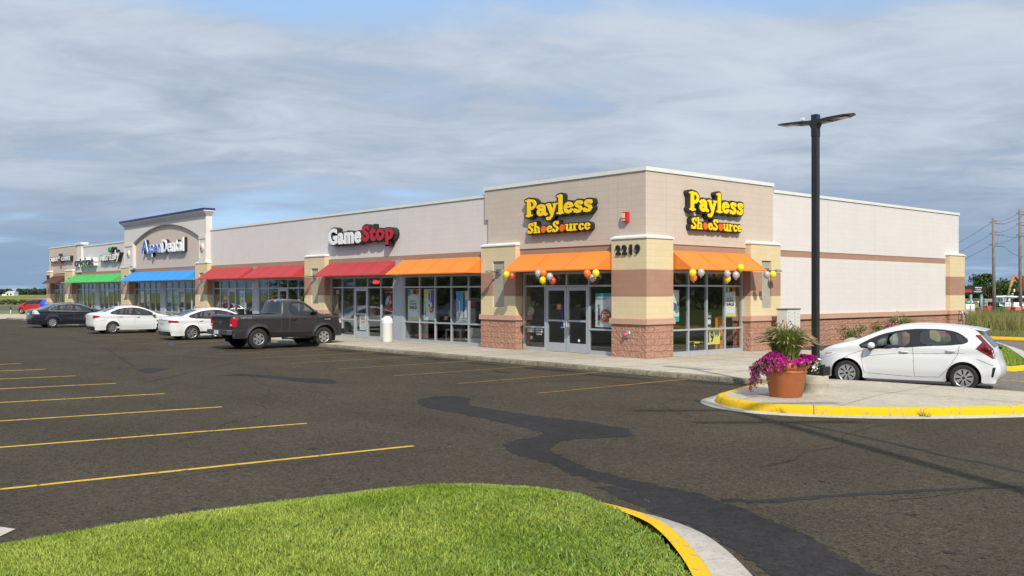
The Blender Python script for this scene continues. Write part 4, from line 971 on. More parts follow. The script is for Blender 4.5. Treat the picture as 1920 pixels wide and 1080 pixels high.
def tree(x, y, h, w, label, m=LEAFD, seed=1, group=None, nl=2600):
    r = random.Random(seed); t = thing('tree', label, 'tree', (x, y, 0), group=group)
    mb = MB(); top = h * .75; mb.tube([(x, y, -.1), (x + .02 * h, y, h * .3), (x - .01 * h, y, h * .55), (x, y, top)], [h * .035, h * .026, h * .016, h * .005], 8)
    cl = []
    for k in range(11):
        a = r.uniform(0, 2 * pi); hz = h * r.uniform(.34, .86); rr = w * .5 * r.uniform(.35, .8) * (1.15 - abs(hz / h - .5)); ex, ey = x + cos(a) * rr, y + sin(a) * rr
        mb.tube([(x, y, hz * .75), ((x + ex) / 2, (y + ey) / 2, hz * .9), (ex, ey, hz)], [h * .012, h * .008, h * .003], 5)
        s = w * r.uniform(.13, .24); cl.append((ex, ey, hz, s * 1.2, s * 1.2, s * .8, nl // 14))
    for k in range(4): cl.append((x + r.uniform(-.1, .1) * w, y + r.uniform(-.1, .1) * w, h * r.uniform(.7, .93), w * .15, w * .15, h * .08, nl // 16))
    obj('trunk', mb, BARK, t)
    v, f = leaf_cloud(cl, w * .035, seed); fastmesh('crown', v, f, m, 4, parent=t); return t
def woods(name, pts, h, thick, n, size, m, label, seed, z0=0):
    r = random.Random(seed); cl = []; P = [Vector(p) for p in pts]
    L = [(P[i + 1] - P[i]).length for i in range(len(P) - 1)]; tot = sum(L)
    for k in range(n):
        s = r.uniform(0, tot); i = 0
        while s > L[i]: s -= L[i]; i += 1
        p = P[i] + (P[i + 1] - P[i]) * (s / L[i]); hh = h * r.uniform(.55, 1.0) * (1.15 if r.random() < .1 else 1); o = r.uniform(0, thick)
        nrm = (P[i + 1] - P[i]).normalized(); x = p.x - nrm.y * o; y = p.y + nrm.x * o
        cl.append((x, y, z0 + hh * .5, h * .32, h * .32, hh * .5, 70))
    v, f = leaf_cloud(cl, size, seed); return fastmesh(name, v, f, m, 4, label=label, cat='woods', kind='stuff')
def sidewards(px0, px1, d): a = camxy(px0, d); b = camxy(px1, d); return [a, b]
woods('distant_woods', sidewards(-500, 420, 800), 6.4, 60, 700, 1.1, LEAFB, 'low dark line of woods beyond the open field on the left', 21, -.5)
woods('distant_woods', sidewards(1640, 2500, 330), 6.5, 30, 260, .8, LEAFD, 'dark belt of trees behind the machinery yard on the right', 22, -.4)
# woods across the road behind the photographer: what the shop glass mirrors
woods('roadside_woods', [(-150, -75), (-60, -82), (30, -85), (95, -70)], 9, 12, 420, .5, LEAFD, 'woods across the road facing the shops', 23, -.5)
woods('roadside_woods', [(95, -60), (85, 20), (60, 90)], 9, 12, 300, .5, LEAFD, 'woods facing the side of the shops', 24, -.5)
for i, (px, d, h, w, l) in enumerate(((1852, 205, 6.4, 7, 'tall ragged tree left of the nearer utility pole'), (1880, 225, 4.9, 9, 'broad dark tree between the two utility poles'), (1836, 215, 4.6, 6, 'lower tree just behind the black roadside sign'), (1905, 240, 5.3, 6, 'small tree behind the orange digger arm'), (1928, 230, 5.0, 8, 'tree at the right edge behind the orange digger'))):
    tree(*camxy(px, d), h, w, l, LEAFD, 30 + i)
# scrub along the left road
for i, px in enumerate((-3, 12, 24, 34, 46, 58, 68, 80)):
    x, y = camxy(px, 168); t = thing('bush', ['ochre bush at the left edge of the field', 'reddish scrub bush beside the field road', 'low green bush by the field road', 'second green bush by the field road'][0] if i == 0 else '%s scrub bush beyond the road, %s' % (('green', 'brownish')[i % 2], ('', 'first from the left edge', 'second from the left edge', 'third from the left edge', 'behind the bollard', 'right of the bollard', 'left of the red car', 'above the red car')[i]), 'bush', (x, y, 0), group='scrub bushes along the far road')
    h = (.95, 1.0, .8, 1.1, .9, .7, 1.0, .9)[i]; cl = [(x + random.uniform(-.8, .8), y + random.uniform(-.8, .8), h * random.uniform(.3, .75), .5, .5, .35, 60) for _ in range(6)]
    v, f = leaf_cloud(cl, .13, 40 + i); fastmesh('foliage', v, f, LEAFM if i % 2 else mat('brown_scrub', (.11, .085, .035), .8, vscale=1, col2=(.07, .09, .025), island=.3), 4, parent=t)
    mb = MB(); mb.tube([(x, y, -.05), (x, y, h * .5)], [.05, .03], 6); obj('stem', mb, BARK, t)

# ---------------------------------------------------------------- plants near the shops
BLADE = mat('fountain_grass', (.10, .19, .02), .6, vscale=9, col2=(.24, .27, .06), island=.55); PLUME = mat('seed_plume', (.42, .30, .16), .8, vscale=8, col2=(.30, .2, .11), island=.25)
def fountain(t, c, r0, h, n, nplume, seed, spread=1.):
    r = np.random.default_rng(seed); vs = []; fs = []
    def arcblade(a, reach, hh, wd, seg=5, droop=.12):
        x0 = c[0] + cos(a) * r.uniform(0, r0); y0 = c[1] + sin(a) * r.uniform(0, r0); px, py = -sin(a) * wd / 2, cos(a) * wd / 2; o = len(vs)
        for k in range(seg + 1):
            s = k / seg; d = reach * s ** 1.6; z = c[2] + hh * (sin(s * pi * .5) - droop * s ** 3); w = (1 - s) ** .6
            X = x0 + cos(a) * d; Y = y0 + sin(a) * d; vs.append((X - px * w, Y - py * w, z)); vs.append((X + px * w, Y + py * w, z))
        for k in range(seg): fs.append((o + 2 * k, o + 2 * k + 1, o + 2 * k + 3, o + 2 * k + 2))
        return (x0, y0)
    for i in range(n): arcblade(r.uniform(0, 2 * pi), h * r.uniform(.15, .75) * spread, h * r.uniform(.55, 1.05), .007)
    mb = MB(); mb.add(vs, fs, 0, False); obj('blades', mb, BLADE, t)
    mb = MB()
    for i in range(nplume):
        a = r.uniform(0, 2 * pi); rc = h * r.uniform(.1, 1.05) ** .8 * spread; hh = h * r.uniform(.85, 1.2) * (1.12 - .5 * rc / h / spread); pts = []
        for k in range(9):
            s = k / 8; pts.append((c[0] + cos(a) * rc * s ** 1.7, c[1] + sin(a) * rc * s ** 1.7, c[2] + hh * (sin(s * pi * .56) - .12 * s ** 4)))
        mb.tube(pts[:6], .0022, 4, cap=False); mb.tube(pts[5:], [.003, .011, .013, .004], 6, smooth=True)
    obj('seed_heads', mb, PLUME, t)
def flowers(t, mb_f, spots, mi_pick, r0=.037):
    """five lobed cups"""
    for (x, y, z, nx, ny, nz, mi, s) in spots:
        n = Vector((nx, ny, nz)).normalized(); a = n.cross(Vector((.3, .2, 1))).normalized(); b = n.cross(a); R = r0 * s; vs = [(x, y, z)]; k = 10
        for i in range(k):
            q = R * (1.0 if i % 2 == 0 else .80); an = 2 * pi * i / k; p = Vector((x, y, z)) + a * cos(an) * q + b * sin(an) * q + n * .014 * s; vs.append(tuple(p))
        mb_f.add(vs, [(0, i + 1, (i + 1) % k + 1) for i in range(k)], mi)
MAG = mat('petunia_magenta', (.42, .004, .19), .5, vscale=12, col2=(.28, .003, .13), island=.25); MAGD = mat('petunia_throat', (.12, .002, .07), .6); WHF = mat('white_petals', (.75, .75, .72), .6); PINKF = mat('pink_petals', (.38, .04, .17), .6)
TERRA = mat('terracotta', (.50, .150, .052), .55, var=.16, vscale=5, bump=.12, bscale=25)
px_, py_ = 9.18, -6.37; zb = .149
t = thing('flower_pot', 'big terracotta flower pot on the kerbed island in front of the lamp post', 'flower pot', (px_, py_, zb))
mb = MB(); mb.lathe([(.001, .0), (.295, .0), (.315, .02), (.40, .50), (.405, .505), (.407, .512), (.402, .52), (.408, .56), (.44, .575), (.455, .60), (.46, .68), (.45, .70), (.42, .70), (.40, .66), (.001, .64)], (px_, py_, zb), 48); obj('pot', mb, TERRA, t)
mb = MB()
for k in range(6):
    a0 = k * pi / 3 + .1; pts = [(px_ + (.395 + .012) * cos(a0 + s * .9), py_ + (.395 + .012) * sin(a0 + s * .9), zb + .53 - .035 * sin(s * pi)) for s in np.linspace(0, 1, 9)]; mb.tube(pts, .007, 6)
    for j in range(7):
        q = j * 2 * pi / 7; mb.ball((px_ + .408 * cos(a0 + .08 * cos(q)), py_ + .408 * sin(a0 + .08 * cos(q)), zb + .53 + .028 * sin(q)), .014, n=5)
    mb.ball((px_ + .412 * cos(a0), py_ + .412 * sin(a0), zb + .53), .016, n=5)
obj('garland_relief', mb, TERRA, t)
mb = MB(); mb.lathe([(.001, .655), (.41, .655)], (px_, py_, zb), 24); obj('soil', mb, SOIL, t)
t = thing('fountain_grass', 'arching fountain grass with tan seed heads growing in the terracotta pot', 'ornamental grass', (px_, py_, zb + .65))
fountain(t, (px_, py_, zb + .64), .24, .80, 4200, 95, 51, .86)
t = thing('petunia', 'magenta petunias spilling over the rim of the terracotta pot', 'flowers', (px_, py_, zb + .65)); mb = MB(); lv = []; r = random.Random(5)
la = atan2(-RV[1], -RV[0])
for k in range(1050):
    a = r.uniform(0, 2 * pi); dl = cos(a - (la - .0)); far = max(0, dl) ** 1.5
    u = r.random(); R = .27 + .24 * u + far * .22 * u ** .5 + (.08 * max(0, -dl) * u); zz = .74 + .06 * sin(3 * a) - (max(0, R - .40)) * (1.55 if dl > .1 else .9 if dl > -.2 else .3) * r.uniform(.2, 1.2) + .10 * (far) * (1 - u)
    if -.25 < sin(a - la + pi / 2 - .9) and dl < .25 and dl > -.55 and R > .44 and zz < .66: continue
    x = px_ + R * cos(a); y = py_ + R * sin(a); z = zb + zz + .02
    sp = [(x, y, z, cos(a) + r.uniform(-.5, .5), sin(a) + r.uniform(-.5, .5), r.uniform(.1, 1.1), 0, r.uniform(.8, 1.2))]; flowers(t, mb, sp, None)
    n = Vector(sp[0][3:6]).normalized(); flowers(t, mb, [(x + n.x * .012, y + n.y * .012, z + n.z * .012, n.x, n.y, n.z, 1, .3)], None)
    lv.append((x - .02 * cos(a), y - .02 * sin(a), z - .03, .05, .05, .04, 7))
for k in range(9):
    a = r.uniform(0, 2 * pi); R = r.uniform(0, .3); flowers(t, mb, [(px_ + R * cos(a), py_ + R * sin(a), zb + .95 + r.uniform(-.1, .12), .5, -.8, .3, 0, 1)], None)
obj('blossoms', mb, [MAG, MAGD], t)
v, f = leaf_cloud(lv, .02, 61); fastmesh('leaves', v, f, mat('petunia_leaves', (.07, .13, .03), .6, vscale=5, col2=(.12, .2, .05), island=.3), 4, parent=t)
# white flowers behind the pot
wx, wy = px_ + .50, py_ + .62
t = thing('white_flowers', 'small clump of white flowers between the pot and the lamp footing', 'flowers', (wx, wy, .5)); mb = MB(); lv = []
for k in range(60):
    a = r.uniform(0, 2 * pi); R = r.uniform(0, .16); x = px_ + .34 * RV[0] + .1 + R * cos(a); y = py_ + .34 * RV[1] + .20 + R * sin(a); z = zb + r.uniform(.5, .78); flowers(t, mb, [(x, y, z, r.uniform(-1, 1), r.uniform(-1, 0), .5, 0, 1)], None); lv.append((x, y, z - .03, .05, .05, .04, 6))
obj('blossoms', mb, WHF, t); v, f = leaf_cloud(lv, .02, 62); fastmesh('leaves', v, f, LEAFM, 4, parent=t)
# plants, rocks on the bed by the side wall
t = thing('fountain_grass', 'clump of fountain grass with tan plumes against the long side wall', 'ornamental grass', (1.3, 14.2, .14)); fountain(t, (1.3, 14.2, .14), .4, 1.18, 3200, 90, 52, .8)
t = thing('petunia', 'low pink flowers left of the fountain grass clump by the side wall', 'flowers', (1.7, 12.3, .14)); mb = MB(); lv = []
for k in range(70):
    x = 1.6 + r.uniform(-.4, .5); y = 12.7 + r.uniform(-.6, .7); z = .14 + r.uniform(.45, .85); flowers(t, mb, [(x, y, z, r.uniform(0, 1), r.uniform(-1, 0), .7, 0, 1.1)], None); lv.append((x, y, z - .12, .12, .12, .14, 10))
obj('blossoms', mb, PINKF, t); v, f = leaf_cloud(lv, .035, 63); fastmesh('leaves', v, f, mat('purple_leaves', (.07, .03, .03), .7, vscale=3, col2=(.08, .12, .03), island=.3), 4, parent=t)
t = thing('white_flowers', 'small white flowers right of the fountain grass clump by the side wall', 'flowers', (1.6, 15.4, .14)); mb = MB(); lv = []
for k in range(50):
    x = 1.6 + r.uniform(-.3, .3); y = 15.4 + r.uniform(-.4, .4); z = .14 + r.uniform(.3, .6); flowers(t, mb, [(x, y, z, r.uniform(0, 1), r.uniform(-1, 0), .7, 0, 1)], None); lv.append((x, y, z - .12, .12, .12, .14, 10))
obj('blossoms', mb, WHF, t); v, f = leaf_cloud(lv, .035, 64); fastmesh('leaves', v, f, LEAFM, 4, parent=t)
def shrub(x, y, h, w, label, seed, m=None):
    t = thing('shrub', label, 'shrub', (x, y, .14)); rr = random.Random(seed); cl = [(x + rr.uniform(-.5, .5) * w, y + rr.uniform(-.5, .5) * w, .14 + h * rr.uniform(.3, .85), w * .26, w * .26, h * .2, 130) for _ in range(9)]
    v, f = leaf_cloud(cl, .035, seed); fastmesh('foliage', v, f, m or LEAFM, 4, parent=t); mb = MB(); mb.tube([(x, y, .1), (x, y, .14 + h * .5)], [.03, .015], 6); obj('stem', mb, BARK, t)
shrub(1.4, 10.7, .95, 1.1, 'low green shrub in the bed beside the rough block base', 71)
shrub(1.0, 17.2, .5, .5, 'small shrub in the bed near the end of the side wall', 72)
ROCK = mat('boulder_stone', (.42, .33, .26), .9, var=.35, vscale=3, bump=.6, bscale=6); ROCK2 = mat('pale_boulder', (.50, .47, .42), .9, var=.25, vscale=4, bump=.6, bscale=7)
def boulder(x, y, rx, ry, rz, m, label, seed, z=.13):
    from mathutils import noise
    mb = MB(); mb.ball((0, 0, 0), 1, n=16); out = []
    for p in mb.v:
        v = Vector(p); k = 1 + .32 * noise.noise(v * 1.3 + Vector((seed, 0, 0))) + .12 * noise.noise(v * 3.5 + Vector((0, seed, 0))); v = v * k; out.append((x + v.x * rx, y + v.y * ry, z + rz * .7 + v.z * rz))
    mb.v = out; obj('boulder', mb, m, off=(x, y, z), label=label, cat='boulder')
boulder(2.3, 8.6, .42, .6, .26, ROCK, 'flat tan boulder at the near end of the planting bed', 1)
boulder(2.1, 9.0 + 2.6, .4, .42, .42, ROCK2, 'rounded pale boulder beside the fountain grass, seen through the hatchback window', 3)
boulder(2.9, 13.2, .38, .5, .42, mat('ochre_boulder', (.45, .36, .19), .9, var=.3, vscale=3, bump=.6, bscale=6), 'ochre boulder seen through the rear window of the hatchback', 5)
boulder(2.6, 12.3, .3, .3, .36, mat('orange_boulder', (.42, .19, .09), .9, var=.3, vscale=3, bump=.6, bscale=6), 'rust coloured boulder seen through the front window of the hatchback', 7)
# ---------------------------------------------------------------- street furniture
POLEM = mat('bronze_black_paint', (.022, .021, .020), .35, var=.2, vscale=2)
FOOT = ground_mat('footing_concrete', (.34, .315, .26), (.42, .385, .32), (.2, .17, .12), speck=.2, big=.12, scale=.6, bump=.5)
bx, by = 9.2, -5.31
t = thing('lamp_post', 'tall dark square lamp post with two flat heads behind the flower pot', 'lamp post', (bx, by, .149))
mb = MB(); mb.lathe([(.272, 0), (.262, .02), (.258, .19), (.262, .20), (.258, .21), (.258, .355), (.245, .37), (.001, .37)], (bx, by, .149), 36); obj('footing', mb, FOOT, t)
mb = MB(); s = .062; mb.box(bx - s, bx + s, by - s, by + s, .52, 5.86); mb.box(bx - .09, bx + .09, by - .09, by + .09, .52, .60); mb.box(bx - .068, bx + .068, by - .068, by + .068, 5.45, 5.91); obj('pole', mb, POLEM, t, bevel=.006)
mb = MB(); mb.box(bx - .15, bx + .25, by - .12, by + .16, .52, .70); mb.box(bx - .1, bx + .16, by - .1, by + .12, .70, .735); obj('junction_box', mb, BLACK, t, bevel=.012)
for sgn in (-1, 1):
    mb = MB(); n = 12; vs = []
    for k in range(n + 1):
        s_ = k / n; x = bx + sgn * (.05 + .80 * s_); w = (.06 + (.15 - .06) * min(1, s_ * 2.6)) * (1 if s_ < .85 else 1 - (s_ - .85) * 3.2); zt = 5.80 + .02 * s_; zb_ = 5.70 + .05 * s_; th = max(.02, (zt - zb_) * (1 - .55 * s_))
        vs += [(x, by - w, zt - th), (x, by - w * .96, zt - .008), (x, by, zt + .006), (x, by + w * .96, zt - .008), (x, by + w, zt - th)]
    fs = []
    for k in range(n):
        for j in range(4): fs.append((k * 5 + j, k * 5 + j + 1, k * 5 + 6 + j, k * 5 + 5 + j))
        fs.append((k * 5 + 4, k * 5, k * 5 + 5, k * 5 + 9))
    fs += [(0, 1, 2, 3, 4), tuple(n * 5 + j for j in (4, 3, 2, 1, 0))]; mb.add(vs, fs)
    mb.hull8([(bx + sgn * .06, by - .05, 5.60), (bx + sgn * .06, by + .05, 5.60), (bx + sgn * .065, by + .05, 5.80), (bx + sgn * .065, by - .05, 5.80)], [(bx + sgn * .12, by - .045, 5.70), (bx + sgn * .12, by + .045, 5.70), (bx + sgn * .12, by + .045, 5.80), (bx + sgn * .12, by - .045, 5.80)])
    h = obj('lamp_head', mb, POLEM, t)
    mb = MB(); mb.box(bx + sgn * .46, bx + sgn * .74, by - .10, by + .10, 5.755, 5.763); obj('lens', mb, mat('led_lens', (.40, .34, .22), .25), h)
    mb = MB(); mb.box(bx + sgn * .15, bx + sgn * .36, by - .065, by + .065, 5.720, 5.729); obj('driver_plate', mb, mat('driver_plate', (.35, .30, .24), .5), h)
mb = MB(); mb.box(bx - .25, bx - .19, by - .17, by - .105, 5.81, 5.86); obj('sensor', mb, WHITEP, t)
# mailbox cluster
t = thing('mailbox_cluster', 'grey metal cluster mailbox with small doors beside the side pier', 'mailbox', (.8, 6.88, .13)); MBX = mat('mailbox_grey', (.58, .58, .56), .45, var=.05)
mb = MB(); mb.box(.58, 1.0, 6.46, 7.30, .62, 1.60); mb.box(.56, 1.02, 6.44, 7.32, 1.603, 1.65, 1); obj('cabinet', mb, [MBX, mat('mailbox_top', (.12, .12, .11), .5)], t, bevel=.008)
mb = MB(); mb.box(.70, .9, 6.78, 6.98, .13, .619); mb.box(.6, .98, 6.65, 7.1, .13, .15); obj('pedestal', mb, MBX, t)
for c in range(2):
    for k in range(7):
        y0 = 6.50 + c * .39; z1 = 1.57 - k * .13
        if c == 1 and k >= 4: continue
        d = MB(); d.box(1.002, 1.010, y0, y0 + .365, z1 - .118, z1); dd = obj('mail_door', d, MBX, t)
        d = MB(); d.box(1.0105, 1.016, y0 + .03, y0 + .06, z1 - .075, z1 - .045); obj('lock', d, BLACK, dd)
d = MB(); d.box(1.002, 1.010, 6.89, 7.255, .92, 1.048); dd = obj('mail_door', d, MBX, t); d = MB(); d.box(1.0105, 1.014, 6.95, 7.2, .98, 1.0); obj('slot', d, BLACK, dd)
d = MB(); d.box(1.002, 1.010, 6.89, 7.255, .66, .915); obj('mail_door', d, MBX, t)
# bin
tx, ty = -13.7, -.75
t = thing('litter_bin', 'white round litter bin with domed top in front of the grey column', 'litter bin', (tx, ty, .13)); mb = MB(); mb.lathe([(.215, 0), (.23, .02), (.23, .78), (.245, .80), (.245, .84), (.23, .85)], (tx, ty, .13), 28); obj('body', mb, WHITEP, t)
mb = MB(); mb.lathe([(.233, .85)] + [(.233 * cos(a), .87 + .23 * sin(a)) for a in np.linspace(0, pi / 2 - .02, 9)], (tx, ty, .13), 28); obj('dome', mb, WHITEP, t)
mb = MB(); mb.box(tx - .10, tx + .10, ty - .245, ty - .20, 1.0, 1.13); obj('flap', mb, WHITEP, t, bevel=.02)
# gas meter pipe at the far end of the side wall
t = thing('gas_meter', 'grey gas riser pipe with meter on the far striped side pier', 'gas meter', (.45, 22.0, -.05)); mb = MB(); mb.tube([(.45, 22, -.03), (.45, 22, 1.25), (.38, 22, 1.35), (.2, 22, 1.35)], .035, 8); mb.tube([(.45, 22.0, 1.1), (.45, 22.35, 1.15)], .03, 8); obj('pipe', mb, STEEL, t)
mb = MB(); mb.lathe([(.001, .0), (.09, .02), (.11, .1), (.09, .2), (.001, .22)], (.45, 22.35, 1.12), 12); mb.ball((.45, 22, .95), .06, n=8); obj('meter', mb, mat('meter_grey', (.2, .2, .2), .5), t)
# bollard at the far left
x, y = camxy(20, 88.5); t = thing('bollard', 'slim grey bollard with black top at the far left of the lot', 'bollard', (x, y, .02)); mb = MB(); mb.tube([(x, y, 0), (x, y, .58)], .055, 10); mb.box(x - .2, x + .2, y - .2, y + .2, 0, .05); obj('post', mb, mat('bollard_grey', (.45, .43, .42), .6), t); mb = MB(); mb.tube([(x, y, .58), (x, y, .86)], .07, 10); obj('top', mb, BLACK, t)

# dry weeds in the kerb joint
for i, (x, y, l) in enumerate(((-13.9, -3.55, 'dry weed tuft in the kerb joint nearest the pickup'), (-12.6, -3.55, 'dry weed tuft in the kerb in front of the litter bin'), (-9.4, -3.58, 'brown weed tuft in the kerb below the poster windows'), (-4.6, -3.58, 'small weed in the kerb below the double door'), (1.2, -3.58, 'small weed in the kerb near the corner'), (9.9, -7.72, 'green weed growing out of the yellow kerb joint'), (11.9, -6.25, 'low weed at the foot of the yellow kerb'))):
    t = thing('weed', l, 'weed', (x, y, 0)); r = random.Random(i); vs = []; fs = []
    for k in range(60):
        a = r.uniform(0, 2 * pi); h = r.uniform(.05, .16); q = r.uniform(.02, .14); o = len(vs); x0 = x + r.uniform(-.12, .12); y0 = y + r.uniform(-.02, .02); z0 = .0 if y < -3 else .12
        vs += [(x0 - .004, y0, z0), (x0 + .004, y0, z0), (x0 + cos(a) * q, y0 + sin(a) * q, z0 + h)]; fs.append((o, o + 1, o + 2))
    mb = MB(); mb.add(vs, fs); obj('blades', mb, PLUME if i < 4 else BLADE, t)
# ---- balloons
BAL = {'yellow': mat('balloon_yellow', (.85, .62, .01), .18, coat=.4), 'orange': mat('balloon_orange', (.85, .18, .01), .18, coat=.4), 'silver': mat('balloon_silver', (.42, .38, .38), .22, coat=.4), 'red': mat('balloon_red', (.55, .07, .02), .2, coat=.4)}
def balloon(mp, u, w, z, c, label, r=.118):
    p = mp(u, w, z); t = thing('balloon', label, 'balloon', p, group='balloons along the orange awnings'); mb = MB(); n = 12
    mb.lathe([(max(.001, r * sin(pi * i / n) * (1 - .10 * (i < n / 2) * (1 - 2 * i / n))), -r * 1.13 * cos(pi * i / n)) for i in range(n + 1)], p, 18); obj('skin', mb, BAL[c], t)
    mb = MB(); q = (p[0], p[1], p[2] - r * 1.13); mb.lathe([(.018, -.03), (.006, 0)], q, 8); mb.tube([(q[0], q[1], q[2] - .02), (p[0] + .0, p[1] + .02, p[2] + r + .02)], .0025, 4); obj('knot', mb, BAL[c], t)
# ---------------------------------------------------------------- vehicles (local: +x forward, +y left, z up, ground z=0)
CGL = glassmat('car_glass', (.60, .65, .63), base=.09); CGD = glassmat('car_glass_dark', (.10, .13, .14))
TYRE = mat('tyre_rubber', (.020, .019, .018), .75, var=.3, vscale=20); RIM = mat('alloy', (.50, .50, .51), .3, metal=.75); HUBD = mat('brake_dark', (.015, .015, .016), .6)
TRIMB = mat('black_trim', (.012, .012, .013), .35); CHR = mat('chrome', (.7, .7, .7), .12, metal=1.0); PLATE = mat('number_plate', (.55, .58, .6), .4)
TAILR = mat('tail_lens_red', (.42, .006, .012), .12, coat=.5); TAILD = mat('tail_lens_dark', (.12, .004, .008), .12, coat=.5); LENSW = mat('clear_lens', (.62, .62, .64), .12, coat=.5); AMB = mat('amber_lens', (.65, .18, .02), .15, coat=.5)
SEAT = mat('seat_cloth', (.10, .095, .085), .9); SEATB = mat('beige_seat', (.30, .25, .17), .9); SHUT = mat('panel_gap', (.10, .10, .10), .8); UNDER = mat('underbody', (.010, .010, .010), .9)
def car(name, label, cat, loc, rz, P):
    t = thing(name, label, cat, loc, rz, local=True)
    out = smooth_poly(P['side'], 2, closed=False)                  # upper outline, rear sill -> roof -> front sill
    zc = P.get('clear', .2); W0 = P['w'] / 2; xr, xf = P['xr'], P['xf']; ra = P['arch']; rw = P['rw']; zb = P['belt']
    xmin = min(p[0] for p in out); xmax = max(p[0] for p in out); R = .075
    tuck = P.get('tuck', .30); fr, rr = P.get('fround', .75), P.get('rround', .55); fk, rk = P.get('fk', .30), P.get('rk', .16)
    sd_full = sd_poly(out + [(out[-1][0], zc), (out[0][0], zc)])
    pts = np.array(out)
    def upper_d(x, z):
        d = np.full(np.shape(x), 1e9)
        for a, b in zip(pts[:-1], pts[1:]):
            e = b - a; wx, wz = x - a[0], z - a[1]; s = np.clip((wx * e[0] + wz * e[1]) / (e @ e + 1e-12), 0, 1); d = np.minimum(d, (wx - e[0] * s) ** 2 + (wz - e[1] * s) ** 2)
        return np.sqrt(d)
    def hw(x, z, rnd=True):
        x = np.asarray(x, float); z = np.asarray(z, float)
        w = W0 - fk * np.clip((x - (xmax - fr)) / fr, 0, 1) ** 2.4 - rk * np.clip(((xmin + rr) - x) / rr, 0, 1) ** 2.4
        w = w - tuck * np.clip(z - zb, 0, 9) - .10 * np.clip((z - zb) / .5, 0, 1) ** 2 * P.get('tk2', 0)
        w = w - .16 * np.clip(.42 - z, 0, 1) + .012 * np.sin(np.clip((z - .35) / max(.2, zb - .45), 0, 1) * pi)
        if 'crease' in P:
            zk, dk = P['crease']; w = w - dk * np.clip(1 - np.abs(z - (zk + .04 * (xmax - x) / 4)) / .07, 0, 1)
        fl = P.get('flare', .02)
        for xc in (xr, xf):
            d = np.sqrt((x - xc) ** 2 + (z - rw) ** 2); w = w + fl * np.clip(1 - (d - ra) / P.get('flw', .12), 0, 1) * (z < rw + ra + .2)
        if rnd:
            d = upper_d(x, z); k = np.clip(R - d, 0, R); w = w - (R - np.sqrt(np.maximum(0, R * R - k * k)))
        return w
    arches = U(sd_circ(xr, rw, ra), sd_circ(xf, rw, ra))
    dlo = P['dlo']; dsd = sd_poly(smooth_poly(dlo, 1)); panes = [sd_poly(smooth_poly(p, 1)) for p in P['panes']]
    body_sd = DIFF(DIFF(sd_full, arches), GROW(dsd, -.012))
    res = P.get('res', .05); zt = max(p[1] for p in out) + .05
    V, F = region(body_sd, xmin - .02, xmax + .02, zc - .02, zt, res); A = np.array(V)
    Y = hw(A[:, 0], A[:, 1]); mb = MB()
    for s in (-1, 1):
        fs = [tuple(f) if s < 0 else tuple(reversed(f)) for f in F]; mb.add([(x, s * y, z) for (x, z), y in zip(V, Y)], fs, 0, True)
    # wrap over the top, nose and tail
    op = dense(out, .07); n = len(op); K = 12; cr = P.get('crown', .045); glass_q = {'windscreen': [], 'rear_window': []}; bedx = P.get('bed'); bodyf = []; vs = []
    cx_, cz_ = (xmin + xmax) / 2, .75
    for i, (x, z) in enumerate(op):
        a = Vector(op[max(0, i - 1)]); b = Vector(op[min(n - 1, i + 1)]); tv = (b - a).normalized(); nx, nz = -tv.y, tv.x
        if nx * (x - cx_) + nz * (z - cz_) < 0: nx, nz = -nx, -nz
        w = float(hw(x, z)); c = cr * (1.0 if abs(nz) > .6 else 1.0 + .5 * (abs(nx)))
        if P.get('flat') and z < P['flat']: c = cr * .6
        for k in range(K + 1):
            q = -1 + 2 * k / K; q = math.copysign(abs(q) ** .85, q); o = c * (1 - q * q); vs.append((x + nx * o, q * w, z + nz * o))
    wsx, rwx = P['ws'], P['rwin']
    for i in range(n - 1):
        xm = (op[i][0] + op[i + 1][0]) / 2; zm = (op[i][1] + op[i + 1][1]) / 2
        for k in range(K):
            f = (i * (K + 1) + k, i * (K + 1) + k + 1, (i + 1) * (K + 1) + k + 1, (i + 1) * (K + 1) + k)
            inner = 1 <= k < K - 1
            if inner and wsx[0] < xm < wsx[1] and zm > P['wz']: glass_q['windscreen'].append(f)
            elif inner and rwx[0] < xm < rwx[1] and zm > P['rz0']: glass_q['rear_window'].append(f)
            elif bedx and bedx[0] < xm < bedx[1] and zm < P['belt'] + .35 and 1 <= k < K - 1 and zm > .9: continue
            else: bodyf.append(f)
    mb.add(vs, bodyf, 0, True)
    body = obj('body', mb, P['paint'], t)
    for nm, q in glass_q.items():
        if not q: continue
        g = MB(); g.add(vs, q, 0, True); go = obj(nm, g, CGL if nm == 'windscreen' else P.get('rglass', CGL), t)
    # dark inner skin: floor, wheel wells
    mb = MB(); mb.box(xmin + .25, xmax - .25, -(W0 - .14), W0 - .14, zc - .01, zc + .06)
    for xc in (xr, xf):
        for s in (-1, 1):
            ws = float(hw(xc, rw + ra)); k = 18; vs2 = []
            for j in range(k + 1):
                a = -.35 + (pi + .7) * j / k; vs2 += [(xc + (ra + .002) * cos(a), s * (float(hw(xc + ra * cos(a), max(zc, rw + ra * sin(a)), False)) - .004), rw + ra * sin(a)), (xc + ra * cos(a), s * (W0 - .36), rw + ra * sin(a))]
            mb.add(vs2, [(2 * j, 2 * j + 1, 2 * j + 3, 2 * j + 2) for j in range(k)]); mb.add([(xc + ra * cos(a), s * (W0 - .36), rw + ra * sin(a)) for a in np.linspace(-.35, pi + .35, 16)], [tuple(range(16))])
    obj('underbody', mb, UNDER, t)
